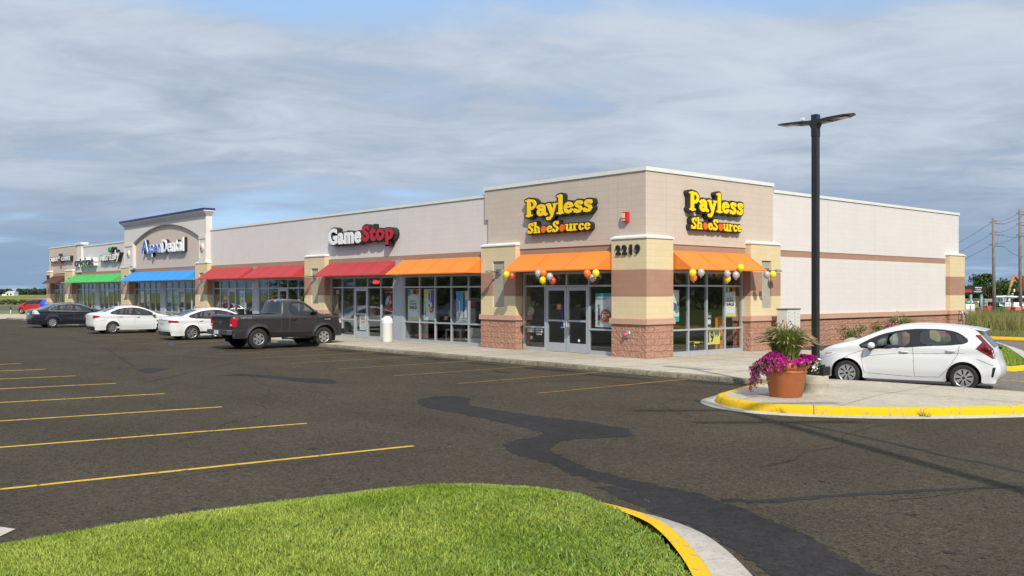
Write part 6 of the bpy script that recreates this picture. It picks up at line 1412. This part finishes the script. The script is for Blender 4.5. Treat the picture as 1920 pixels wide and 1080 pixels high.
def fig(x, z, h, c1, c2):      # a plain stylised printed figure
    return [('p', c1, [(x - .06 * h, z + .48 * h), (x + .06 * h, z + .48 * h), (x + .08 * h, z + .84 * h), (x - .08 * h, z + .84 * h)]), ('p', c2, [(x - .08 * h, z + .25 * h), (x + .08 * h, z + .25 * h), (x + .07 * h, z + .5 * h), (x - .07 * h, z + .5 * h)]), ('p', SKIN, [(x - .06 * h, z), (x - .02 * h, z), (x - .02 * h, z + .26 * h), (x - .06 * h, z + .26 * h)]), ('p', SKIN, [(x + .02 * h, z), (x + .06 * h, z), (x + .06 * h, z + .26 * h), (x + .02 * h, z + .26 * h)]), ('o', SKIN, (x, z + .91 * h, .055 * h, .07 * h)), ('o', PN, (x, z + .95 * h, .065 * h, .05 * h))]
bts = [('p', PR, [(.0, .84), (1, .84), (1, .99), (0, .99)]), ('p', PT, [(.0, .80), (.2, .80), (.25, .99), (0, .99)]), ('p', PY, [(.30, .84), (.42, .84), (.42, .99), (.30, .99)]), ('p', PN, [(.55, .84), (.68, .84), (.68, .99), (.55, .99)]), ('p', PW, [(.05, .12), (.95, .12), (.95, .74), (.7, .84), (.2, .80), (.05, .70)]),
       ('t', PN, 'BACK 2', (.25, .75, .60, .65), .005), ('t', PN, 'SCHOOL', (.2, .8, .51, .575), .01), ('t', mat('poster_maroon', (.16, .015, .02), .6), 'SALE', (.18, .84, .38, .48), .04), ('p', PY, [(.1, .03), (.9, .03), (.9, .10), (.1, .07)])]
poster(F0, -13.6, -12.75, 1.0, 2.36, PC, 'back to school sale poster at the left end under the orange awning', bts)
poster(F0, -12.42, -11.62, 1.06, 2.36, PW, 'summer poster with a 9 dollar price burst beside the sale poster', [('p', PP, [(.6, .4), (.98, .4), (.98, .98), (.6, .98)]), ('p', PY, [(.02, .7), (.35, .7), (.35, .98), (.02, .98)])] + fig(.48, .35, .62, PN, PB) + fig(.15, .05, .55, PY, PB) + [('o', PW, (.6, .45, .22, .16)), ('t', PN, '9', (.50, .62, .40, .52), .03), ('o', PR, (.72, .33, .14, .1)), ('t', WHT, '6.99', (.63, .81, .31, .36), .01)])
poster(F0, -10.2, -9.42, 1.02, 2.28, PB, 'sandal sale poster with two women on blue, near the right end under the orange awning', [('p', PW, [(.0, .0), (1, .0), (1, .12), (0, .12)]), ('p', PY, [(.75, .75), (1, .75), (1, 1), (.75, 1)]), ('p', PW, [(.05, .14), (.95, .14), (.95, .40), (.05, .34)])] + fig(.30, .16, .62, PW, PW) + fig(.68, .14, .80, PGD, PGD) + [('t', PN, 'SANDAL SAVINGS', (.05, .95, .025, .10), .01)])
poster(F0, -2.44, -1.42, 1.05, 2.20, PW, 'teal and white poster with an orange 14.99 circle beside the double door', [('p', PT, [(0, .9), (1, .9), (1, 1), (0, 1)]), ('p', PT, [(.75, .2), (1, .2), (1, .9), (.85, .9)]), ('t', PN, 'new styles', (.08, .55, .80, .86), .0)] + fig(.17, .05, .62, PP, PGD) + fig(.86, .08, .85, PN, mat('poster_sage', (.22, .25, .2), .6)) + [('o', PR, (.50, .34, .23, .19)), ('t', WHT, '14', (.36, .52, .27, .40), .03), ('t', WHT, '99', (.55, .68, .33, .40), .02), ('t', WHT, 'from', (.42, .58, .43, .47), .01)])
poster(SM, 4.42, 5.10, 1.35, 2.42, PC, 'back to school sale poster at the right end of the side window', bts)
poster(SM, 1.2, 1.95, 1.25, 2.30, PC, 'pale poster with blue numerals at the left end of the side window', [('p', PW, [(.05, .2), (.95, .2), (.95, .9), (.05, .9)]), ('t', PB, '50', (.05, .80, .35, .62), .04), ('t', PN, '%', (.82, .97, .50, .62), .02), ('p', PT, [(.6, .0), (.98, .0), (.98, .17), (.6, .15)]), ('p', PR, [(.35, .0), (.6, .0), (.6, .14), (.35, .12)])])
poster(SM, 3.44, 4.20, .42, .97 - .03, PY, 'yellow 19.99 price sign low in the side window', [('t', PN, '19', (.10, .52, .12, .88), .03), ('t', PN, '99', (.58, .92, .50, .85), .02)], cat='price sign')
poster(SM, 3.42, 3.72, 1.02, 1.55, PGD, 'small black leaning card in the side window', [('t', WHT, 'OPEN', (.15, .85, .62, .78), .01), ('p', PW, [(.2, .2), (.8, .2), (.8, .5), (.2, .5)])])
# orange wall panel inside the side window, shelves, bags
t = thing('shop_display', 'orange slatted display panel inside the right end of the side window', 'shop display', (-.55, 4.6, .15)); mb = MB()
for k in range(12): mb.box(-.60, -.56, 4.40, 5.0, .2 + k * .098, .29 + k * .098)
obj('slat_wall', mb, mat('display_orange', (.75, .22, .02), .6), t)
t = thing('shop_display', 'white slatted display wall inside the left end of the side window', 'shop display', (-.55, 1.5, .15)); mb = MB()
for k in range(26): mb.box(-.95, -.90, 1.2, 2.2, .2 + k * .098, .285 + k * .098)
obj('slat_wall', mb, INT_W, t)
t = thing('chair', 'small yellow chair inside the side window', 'chair', (-.75, 3.5, .15)); mb = MB(); mb.box(-.9, -.55, 3.2, 3.75, .45, .52); mb.box(-.62, -.56, 3.85, 4.1, .9, 1.5); obj('seat', mb, PY, t, bevel=.02)
mb = MB()
for a in (-.88, -.6):
    for b in (3.25, 3.7): mb.tube([(a, b, .15), (a, b, .46)], .018, 6)
obj('legs', mb, STEEL, t)
BAG = mat('brown_leather', (.20, .07, .025), .5); BAG2 = mat('tan_leather', (.33, .24, .15), .5)
for u, m, l in ((-11.15, BAG2, 'tan handbag hanging in the window under the orange awning'), (-10.75, BAG, 'brown handbag hanging beside the tan one in the window')):
    t = thing('handbag', l, 'handbag', (u, .75, 1.3)); mb = MB(); mb.hull8([(u - .19, .68, 1.22), (u + .19, .68, 1.22), (u + .19, .84, 1.22), (u - .19, .84, 1.22)], [(u - .15, .72, 1.52), (u + .15, .72, 1.52), (u + .15, .80, 1.52), (u - .15, .80, 1.52)]); obj('bag', mb, m, t, bevel=.02)
    mb = MB(); mb.tube([(u + .1 * cos(a), .76, 1.50 + .17 * sin(a)) for a in np.linspace(0, pi, 9)], .010, 6); obj('strap', mb, m, t)
t = thing('display_table', 'white display table with a red shelf behind the poster windows', 'display table', (-11, .9, .15)); mb = MB()
for a, b in ((-11.4, -10.4),): mb.box(a, b, .6, 1.1, .66, .70); mb.box(a, a + .04, .6, .64, .15, .66); mb.box(b - .04, b, .6, .64, .15, .66); mb.box(a, b, .6, 1.1, .28, .31)
mb.box(-9.9, -8.6, .7, 1.2, .15, .8); obj('table', mb, INT_W, t)
mb = MB(); mb.box(-11.5, -9.9, .98, 1.04, 1.58, 1.85); mb.box(-13.6, -12.8, .6, 1.0, .3, .45); obj('red_shelf', mb, REDB, t)
mb = MB(); mb.box(-11.5, -9.9, .985, 1.04, .95, 1.57); obj('back_board', mb, INT_W, t)
# game shop
poster(F0, -18.75, -17.95, 2.52, 2.72, mat('banner_blue', (.12, .30, .70), .5), 'blue banner across the window above the game shop door', [('t', WHT, 'EVENTS', (.3, .95, .2, .8), .02)], name='banner', cat='banner')
t = thing('open_sign', 'red neon OPEN sign high in the game shop window', 'neon sign', (-16.1, .3, 2.6)); mb = MB(); text_mb(mb, 'OPEN', -16.35, -15.85, 2.60, 2.76, F0, -.22, -.24, .01); obj('lettering', mb, mat('neon_red', (.6, .02, .01), .4, emit=((1, .05, .02), 1.5)), t)
poster(F0, -15.42, -14.7, 1.35, 2.42, PGD, 'colourful dark game poster behind the white bin', [('p', REDB, [(0, .92), (1, .92), (1, 1), (0, 1)]), ('t', WHT, 'POWER TO THE', (.1, .9, .80, .86), .0), ('p', PR, [(.1, .35), (.5, .2), (.9, .4), (.7, .7), (.3, .65)]), ('p', PB, [(.2, .3), (.5, .45), (.4, .62), (.2, .55)]), ('p', PY, [(.55, .35), (.8, .35), (.7, .55)]), ('p', REDB, [(.05, .05), (.9, .02), (.9, .18), (.2, .22)])])
poster(F0, -17.5, -16.95, .50, 1.17, PW, 'white percent off sheet taped inside the game shop door', [('t', REDB, '50%', (.2, .8, .66, .88), .02), ('t', REDB, 'OFF', (.15, .85, .42, .62), .03), ('t', PN, 'used games', (.2, .8, .28, .34), .0)])
poster(F0, -19.65, -19.15, 2.1, 2.38, PGD, 'black 2K game card at the left end of the game shop window', [('t', WHT, '2K', (.1, .75, .2, .85), .04)])
for u, z in ((-16.3, 1.3),):
    t = thing('door_notice', 'pale notice strip with a red figure in the game shop window', 'notice', (u, .2, z)); mb = MB(); mb.box(u - .05, u + .05, .30, .305, 1.15, 1.6); obj('sheet', mb, REDB, t); mb = MB(); mb.box(u - .3, u - .1, .30, .305, 1.15, 1.6); obj('notice_lines', mb, mat('notice_grey', (.2, .2, .22), .6), t)
# door stickers at the double door
t = thing('door_notice', 'white opening notice low on the glass left of the double door', 'notice', (-5.4, .17, .7)); mb = MB()
for r_, (s_, a, b) in enumerate((('BUY ONE GET ONE', -5.82, -5.45), ('1/2 OFF EVERYDAY', -5.82, -5.45), ('STORE HOURS', -5.38, -5.0), ('MON-SAT 10-9', -5.38, -5.0), ('SUN 11-6', -5.35, -5.05))): z = .86 - .085 * (r_ % 3 if r_ < 2 else r_ - 2); text_mb(mb, s_, a, b, z, z + .055, F0, -.158, -.163, .012)
text_mb(mb, 'GIFT CARDS', -5.65, -5.55, .52, .64, F0, -.158, -.163, .012); parts_from(mb, 'lettering', WHT, t)
poster(F0, -4.25, -4.03, 1.62, 1.82, PR, 'small orange sticker on the left leaf of the double door', [('t', WHT, 'WELCOME', (.15, .85, .55, .75), .0), ('t', WHT, 'HI', (.3, .7, .2, .45), .0)], w=-.145, name='sticker', cat='sticker')
t = thing('sticker', 'tall narrow blue sticker beside the door pull', 'sticker', (-3.98, .15, .9)); mb = MB(); mb.box(-4.02, -3.93, .142, .146, .95, 1.75); mb.box(-4.0, -3.95, .139, .1415, .9, 1.0); obj('sheet', mb, mat('sticker_blue', (.02, .03, .2), .4), t)
t = thing('sticker', 'round white sticker at the foot of the right door leaf', 'sticker', (-3.1, .15, .5)); mb = MB(); mb.lathe([(.001, .142), (.05, .142)], (-3.14, 0, .56), 16, axis='y'); obj('sheet', mb, WHT, t)
# farther shops
for u, l in ((-59.9, 'leftmost of three green and white phone posters'), (-58.9, 'middle one of three green and white phone posters'), (-57.9, 'right one of three green and white phone posters')):
    poster(F0, u, u + .62, .9, 2.35, PG, l, [('p', WHT, [(.2, .1), (.8, .1), (.8, .45), (.2, .45)]), ('t', WHT, 'CALL', (.15, .85, .6, .75), .02), ('t', WHT, '4G', (.2, .8, .8, .93), .02)])
poster(F0, -40.95, -40.15, .95, 2.2, PB, 'blue dental poster left of the clinic door', [('t', WHT, 'SMILE', (.1, .9, .6, .75), .02), ('p', PG, [(0, .05), (1, .05), (1, .15), (0, .15)]), ('p', PN, [(.0, .3), (1, .3), (1, .5), (0, .5)])])
poster(F0, -39.85, -39.1, .95, 2.3, PT, 'teal dental poster next to the clinic door', [('t', WHT, 'NEW', (.2, .8, .8, .92), .02), ('p', PY, [(.2, .2), (1, .15), (1, .3), (.2, .3)]), ('p', PB, [(.2, .35), (.9, .3), (.9, .6), (.3, .7)])])
poster(F0, -38.75, -38.15, 1.6, 2.1, PC, 'cream hours card on the clinic door', [('t', PN, 'HOURS', (.2, .8, .7, .85), .0)])
poster(F0, -45.9, -45.2, 1.5, 2.25, PW, 'white sheet in the window at the left half of the clinic', [('t', PB, 'OPEN', (.15, .85, .6, .75), .01)])
poster(F0, -44.7, -44.1, 1.3, 2.1, PW, 'second white sheet in the clinic window with an orange block', [('p', PR, [(.2, .2), (.8, .2), (.8, .4), (.2, .4)])])
poster(F0, -32.4, -31.65, .7, 2.3, mat('poster_crimson', (.22, .012, .03), .6), 'deep red window banner at the left of the middle red-awning shop', [('t', WHT, 'NAILS', (.15, .85, .7, .8), .02)])
poster(F0, -30.2, -29.6, 1.4, 2.3, PW, 'pale price list poster in the middle red-awning shop', [('p', PB, [(.1, .6), (.9, .6), (.9, .9), (.1, .9)]), ('t', PR, 'SPA', (.2, .8, .3, .45), .02)])
poster(F0, -26.1, -25.6, 1.42, 1.72, PGD, 'black sign with white letters beside a door under the red awning', [('t', WHT, 'OPEN', (.1, .9, .3, .7), .02)])
poster(F0, -53.2, -52.7, 1.95, 2.3, PW, 'white notice card in the hair salon window', [('t', PN, 'WALK INS', (.1, .9, .55, .75), .0)])
# balloons on the awnings
for mp, u, w, z, c, l in ((F0, -5.69, .97, 2.86, 'yellow', 'yellow balloon at the left corner of the awning over the double door'), (F0, -5.44, .93, 2.80, 'red', 'dark orange balloon at the left corner of the awning over the double door'),
   (F0, -3.97, 1.0, 2.87, 'silver', 'upper left silver balloon in the cluster over the door'), (F0, -3.66, 1.04, 2.88, 'orange', 'bright orange balloon in the cluster over the door'), (F0, -3.68, 1.06, 2.64, 'yellow', 'yellow balloon at the bottom of the cluster over the door'), (F0, -3.38, 1.02, 2.76, 'silver', 'right silver balloon in the cluster over the door'), (F0, -3.42, .84, 2.62, 'red', 'dark orange balloon lowest in the cluster over the door'),
   (F0, -1.60, 1.02, 2.84, 'orange', 'orange balloon left in the pair near the corner pier'), (F0, -1.22, 1.02, 2.84, 'yellow', 'yellow balloon right in the pair near the corner pier'), (F0, -1.58, .80, 2.70, 'silver', 'silver balloon half hidden behind the pair near the corner pier'),
   (SM, 1.13, .98, 2.85, 'yellow', 'yellow balloon left end of the side awning'), (SM, 1.53, 1.0, 2.86, 'silver', 'silver balloon left end of the side awning'), (SM, 1.40, .80, 2.70, 'orange', 'orange balloon tucked under the left end of the side awning'),
   (SM, 3.64, 1.02, 3.05, 'yellow', 'large yellow balloon resting up on the side awning'), (SM, 3.03, .92, 2.84, 'silver', 'left silver balloon of the middle side cluster'), (SM, 3.12, .86, 2.68, 'yellow', 'yellow balloon under the middle side cluster'), (SM, 3.37, 1.02, 2.80, 'silver', 'front silver balloon of the middle side cluster'), (SM, 3.66, .84, 2.82, 'orange', 'orange balloon right of the middle side cluster'),
   (SM, 5.23, .98, 2.84, 'silver', 'silver balloon at the right end of the side awning'), (SM, 5.60, .98, 2.85, 'yellow', 'yellow balloon at the right end of the side awning')):
    balloon(mp, u, w, z, c, l)
# ---------------------------------------------------------------- beyond the building on the right
WOODP = mat('weathered_pole', (.22, .19, .17), .9, var=.3, vscale=3); WIRE = mat('wire', (.05, .05, .055), .6); INSU = mat('insulator', (.14, .11, .10), .4)
def upole(px, d, h, label, r=.17, lean=0.):
    x, y = camxy(px, d); t = thing('utility_pole', label, 'utility pole', (x, y, 0), group='wooden utility poles on the right'); mb = MB(); mb.tube([(x, y, -.2), (x + lean * .5, y, h * .5), (x + lean, y, h)], [r, r * .82, r * .62], 10); obj('pole', mb, WOODP, t); at = []
    for k in range(3):
        z = h - .35 - k * 1.05; q = (x + lean, y, z); mb = MB(); a = (q[0] + RV[0] * .15, q[1] + RV[1] * .15, z - .15); e = (q[0] + RV[0] * 1.0, q[1] + RV[1] * 1.0, z - .20); rs = []; pts = []
        for j in range(19): s_ = j / 18; pts.append(tuple(a[i] + (e[i] - a[i]) * s_ for i in range(3))); rs.append(.055 if j % 2 else .03)
        mb.tube(pts, rs, 8); obj('insulator', mb, INSU, t); mb = MB(); mb.tube([(q[0] - RV[0] * .35, q[1] - RV[1] * .35, z - .05), (q[0] + RV[0] * .35, q[1] + RV[1] * .35, z + .12)], .035, 6); obj('bracket', mb, INSU, t); at.append((q, e))
    return at
A1 = upole(1864.5, 87, 9.15, 'left wooden pole with three insulators beside the black roadside sign', lean=-.12)
A2 = upole(1913.5, 90, 10.25, 'right wooden pole with three insulators near the picture edge', lean=-.08)
def wire(a, b, sag, label):
    mb = MB(); mb.tube([(a[0] + (b[0] - a[0]) * s, a[1] + (b[1] - a[1]) * s, a[2] + (b[2] - a[2]) * s - sag * 4 * s * (1 - s)) for s in np.linspace(0, 1, 17)], .016, 5, cap=False); obj('power_line', mb, WIRE, label=label, cat='power line', group='power lines on the right')
ord_ = ('top', 'middle', 'lowest')
for k in range(3):
    far = camxy(1640, 150); wire(A1[k][0], (far[0], far[1], 5.2 - k * .9), 1.0, '%s power line running down left from the left pole behind the building' % ord_[k])
    wire(A1[k][0], A2[k][0], .22, '%s power line slung between the two wooden poles' % ord_[k])
    n2 = camxy(2060, 70); wire(A1[k][1], (n2[0], n2[1], 15.0 - 1.3 * k), 1.5 + k, '%s power line rising right from the insulators of the left pole' % ord_[k]); wire(A2[k][1], (n2[0] + 2, n2[1], 9.0 - 1.3 * k), .3, '%s power line leaving the right pole towards the picture edge' % ord_[k])
# black electronic roadside sign
def VX(px, d, z): x, y = camxy(px, d); return (x, y, z)
def fac(px, d): o = camxy(px, d); return (lambda u, w, z: (o[0] + RV[0] * u - DV[0] * w, o[1] + RV[1] * u - DV[1] * w, z))
m_ = fac(1827, 84); BLUEP = mat('blue_grey_post', (.20, .27, .38), .5)
t = thing('roadside_sign', 'black electronic message sign on two blue posts right of the building', 'sign', VX(1827, 84, 0))
def fbox(mb, m, u0, u1, w0, w1, z0, z1, mi=0): return mb.hull8([m(u0, w0, z0), m(u1, w0, z0), m(u1, w1, z0), m(u0, w1, z0)], [m(u0, w0, z1), m(u1, w0, z1), m(u1, w1, z1), m(u0, w1, z1)], mi)
mb = MB(); fbox(mb, m_, -1.9, .92, .2, -.2, 2.12, 2.78); obj('cabinet', mb, BLACK, t)
mb = MB(); text_mb(mb, 'SUPERSALES', -.05, .55, 2.60, 2.70, m_, .22, .205, .01); text_mb(mb, 'Country', .0, .5, 2.38, 2.50, m_, .22, .205, .01); text_mb(mb, 'Sweepstakes', -.15, .55, 2.22, 2.33, m_, .22, .205, .01); obj('lettering', mb, mat('screen_white', (.5, .5, .5), .5, emit=((.8, .85, 1), .6)), t)
mb = MB(); fbox(mb, m_, .1, .55, .215, .205, 2.535, 2.575); fbox(mb, m_, -1.2, -.3, .215, .205, 2.2, 2.5); obj('screen_graphic', mb, mat('screen_red', (.10, .015, .015), .5, emit=((.5, .03, .02), .5)), t)
for u in (-.32, .62): mb = MB(); a = m_(u, 0, 0); mb.tube([(a[0], a[1], 0), (a[0], a[1], 2.12)], .12, 12); obj('post', mb, BLUEP, t)
m_ = fac(1814, 80); t = thing('utility_cabinet', 'white utility cabinet just right of the building end', 'utility cabinet', VX(1814, 80, 0)); mb = MB(); fbox(mb, m_, -.3, .5, .3, -.3, .1, 1.2); obj('cabinet', mb, WHITEP, t, bevel=.03); mb = MB(); fbox(mb, m_, .07, .13, .32, .301, .15, 1.15); obj('door_gap', mb, SHUT, t)
# machinery yard
ORG = mat('digger_orange', (.55, .10, .02), .4); MRED = mat('mower_red', (.50, .03, .02), .35, coat=.4); MWH = mat('mower_white', (.72, .72, .72), .4)
def mower(px, d, label, body, rz, kind):
    x, y = camxy(px, d); t = thing('riding_mower', label, 'riding mower', (x, y, .25), rz, group='riding mowers lined up in the machinery yard', local=True)
    mb = MB(); mb.hull8([(-.5, -.32, .32), (.55, -.30, .30), (.55, .30, .30), (-.5, .32, .32)], [(-.45, -.28, .60), (.45, -.22, .66), (.45, .22, .66), (-.45, .28, .60)]); obj('body', mb, body, t, bevel=.04)
    mb = MB(); mb.box(-.35, .35, -.62, .62, .12, .24); obj('deck', mb, body if kind else TRIMB, t, bevel=.03)
    mb = MB(); mb.box(-.35, .05, -.24, .24, .60, .72); mb.box(-.42, -.30, -.24, .24, .62, 1.05); obj('seat', mb, TRIMB if kind == 0 else MWH, t, bevel=.03)
    for a, r_ in ((-.45, .26), (.55, .17)):
        for s in (-1, 1): mb = MB(); mb.lathe([(.001, -.07), (r_ * .6, -.08), (r_, -.06), (r_, .06), (r_ * .6, .08), (.001, .07)], (a, s * .42, r_), 16, axis='y'); obj('wheel', mb, TYRE, t)
    mb = MB()
    if kind == 0: mb.tube([(.25, 0, .62), (.12, 0, .95)], .02, 6); mb.lathe([(.16, 0), (.18, .02), (.16, .04)], (.1, 0, .95), 14)
    else: mb.tube([(-.45, -.3, .5), (-.5, -.3, 1.45), (-.5, .3, 1.45), (-.45, .3, .5)], .03, 6)
    obj('steering' if kind == 0 else 'roll_bar', mb, TRIMB, t)
    if kind == 2: mb = MB(); mb.ball((-.1, 0, 1.5), .65, .5, .12, n=10); obj('canopy', mb, MWH, t)
    return t
lab = ['red riding mower left of the left wooden pole', 'second red mower, partly behind the left wooden pole', 'red mower just right of the left wooden pole', 'green hooded riding mower', 'white canopied mower beside the green one', 'white canopied mower left of the white cross', 'white canopied mower under the cross', 'red mower in front of the canopied ones', 'white canopied mower left of the right wooden pole', 'red mower at the foot of the right wooden pole', 'white mower at the right picture edge']
spec = [(1846, 86, MRED, 0), (1857, 92, MRED, 0), (1871, 88, MRED, 0), (1877, 87, mat('mower_green', (.03, .16, .04), .4), 0), (1874, 95, MWH, 2), (1884, 96, MWH, 2), (1893, 95, MWH, 2), (1889, 87, MRED, 1), (1902, 94, MWH, 2), (1907, 86, MRED, 1), (1919, 92, MWH, 2)]
for (px, d, m, k), l in zip(spec, lab): mower(px, d, l, m, atan2(-DV[1], -DV[0]) + random.uniform(-.6, .6), k)
m_ = fac(1905, 105)
t = thing('excavator', 'orange digger with raised boom at the right edge', 'excavator', VX(1905, 105, 0)); mb = MB(); mb.tube([m_(-1.1, 0, .9), m_(-.75, 0, 2.4), m_(-.3, 0, 3.95)], [.09, .14, .2], 6); obj('stick', mb, mat('digger_yellow', (.28, .19, .06), .5), t)
mb = MB(); mb.tube([m_(-.65, 0, 2.7), m_(-.2, 0, 4.05), m_(.5, 0, 3.3), m_(.9, 0, 2.9)], [.17, .22, .26, .3], 6); obj('boom', mb, ORG, t)
mb = MB(); fbox(mb, m_, .5, 2.2, .8, -.8, 2.3, 2.75); fbox(mb, m_, .6, 1.5, .5, -.4, 2.752, 4.1); obj('cab', mb, ORG, t, bevel=.05); mb = MB(); fbox(mb, m_, .68, 1.2, .52, .505, 3.0, 3.9); obj('window', mb, LENSW, t)
mb = MB(); fbox(mb, m_, .2, 2.8, .9, .4, 1.5, 2.28); fbox(mb, m_, .2, 2.8, -.4, -.9, 1.5, 2.28); fbox(mb, m_, .0, 3.0, 1.2, -1.2, .0, 1.497); obj('tracks', mb, UNDER, t)
m_ = fac(1901.5, 118); t = thing('cross', 'tall white cross standing in the machinery yard', 'cross', VX(1901.5, 118, 0)); mb = MB(); fbox(mb, m_, -.07, .07, .07, -.07, .1, 2.65); obj('upright', mb, WHITEP, t); mb = MB(); fbox(mb, m_, -.33, .33, .085, .0705, 1.98, 2.10); obj('crossbar', mb, WHITEP, t)
m_ = fac(1886, 150); t = thing('box_trailer', 'pale blue site trailer behind the mowers', 'trailer', VX(1886, 150, 0)); mb = MB(); fbox(mb, m_, -1.0, 1.4, 1, -1, .6, 1.75); obj('box', mb, mat('trailer_blue', (.35, .45, .55), .5), t); mb = MB(); fbox(mb, m_, -.9, 1.2, .9, -.9, .1, .597); obj('chassis', mb, UNDER, t); mb = MB(); fbox(mb, m_, -.6, 1.0, 1.02, 1.003, .85, 1.1); obj('stripe', mb, WHT, t)
m_ = fac(1853, 160); t = thing('shed', 'low grey shed behind the left wooden pole', 'shed', VX(1853, 160, 0)); mb = MB(); fbox(mb, m_, -1.1, .6, 1, -1, -.1, .95); obj('wall', mb, mat('shed_grey', (.3, .28, .24), .8), t); mb = MB(); fbox(mb, m_, -1.2, .7, 1.1, -1.1, .953, 1.05); obj('roof', mb, ROOFM, t)
for k, px in enumerate((1818, 1827, 1834)):
    m_ = fac(px, 175); t = thing('parked_car', ('far white car left of the blue sign posts', 'far grey car between the blue sign posts', 'far white car right of the blue sign posts')[k], 'car', VX(px, 175, 0), group='tiny cars far off on the right'); mb = MB(); mb.hull8([m_(-.45, .5, .25), m_(.45, .5, .25), m_(.45, -.5, .25), m_(-.45, -.5, .25)], [m_(-.42, .5, .62), m_(.42, .5, .62), m_(.42, -.5, .62), m_(-.42, -.5, .62)]); obj('body', mb, MWH if k != 1 else LAMPM, t, bevel=.05)
    mb = MB(); mb.hull8([m_(-.3, .45, .625), m_(.3, .45, .625), m_(.3, -.45, .625), m_(-.3, -.45, .625)], [m_(-.2, .4, .9), m_(.2, .4, .9), m_(.2, -.4, .9), m_(-.2, -.4, .9)]); obj('cabin', mb, CGD, t)
# small white building far across the field on the left
m_ = fac(22, 640); t = thing('farm_building', 'small white building far across the field', 'building', VX(22, 640, 0)); mb = MB(); fbox(mb, m_, -2.6, 3.0, 3, -3, -.5, 2.0); fbox(mb, m_, -5.6, -2.6, 2, -2, -.5, 1.0); obj('wall', mb, MWH, t); mb = MB(); mb.hull8([m_(-2.8, 3.2, 2.01), m_(3.2, 3.2, 2.01), m_(3.2, -3.2, 2.01), m_(-2.8, -3.2, 2.01)], [m_(-2.2, .2, 3.1), m_(2.6, .2, 3.1), m_(2.6, -.2, 3.1), m_(-2.2, -.2, 3.1)]); obj('roof', mb, ROOFM, t)
mb = MB(); fbox(mb, m_, -1.9, -.6, 3.05, 3.003, .2, 1.4); fbox(mb, m_, .4, 1.6, 3.05, 3.003, .2, 1.4); obj('window', mb, TRIMB, t)
# utility pole beside the lot entrance, out of frame, whose shadow crosses the asphalt
t = thing('utility_pole', 'tall pole with two pairs of arms outside the right edge, throwing the long shadow', 'utility pole', (21.6, -14.9, 0)); mb = MB(); mb.tube([(21.6, -14.9, -.2), (21.6, -14.9, 13.4)], [.15, .10], 10); obj('pole', mb, WOODP, t)
mb = MB(); mb.tube([(20.4, -16.4, 12.0), (22.8, -13.4, 12.0)], .08, 8); obj('crossarm', mb, WOODP, t); mb = MB(); mb.tube([(20.7, -16.0, 10.6), (22.5, -13.8, 10.6)], .08, 8); obj('crossarm', mb, WOODP, t)
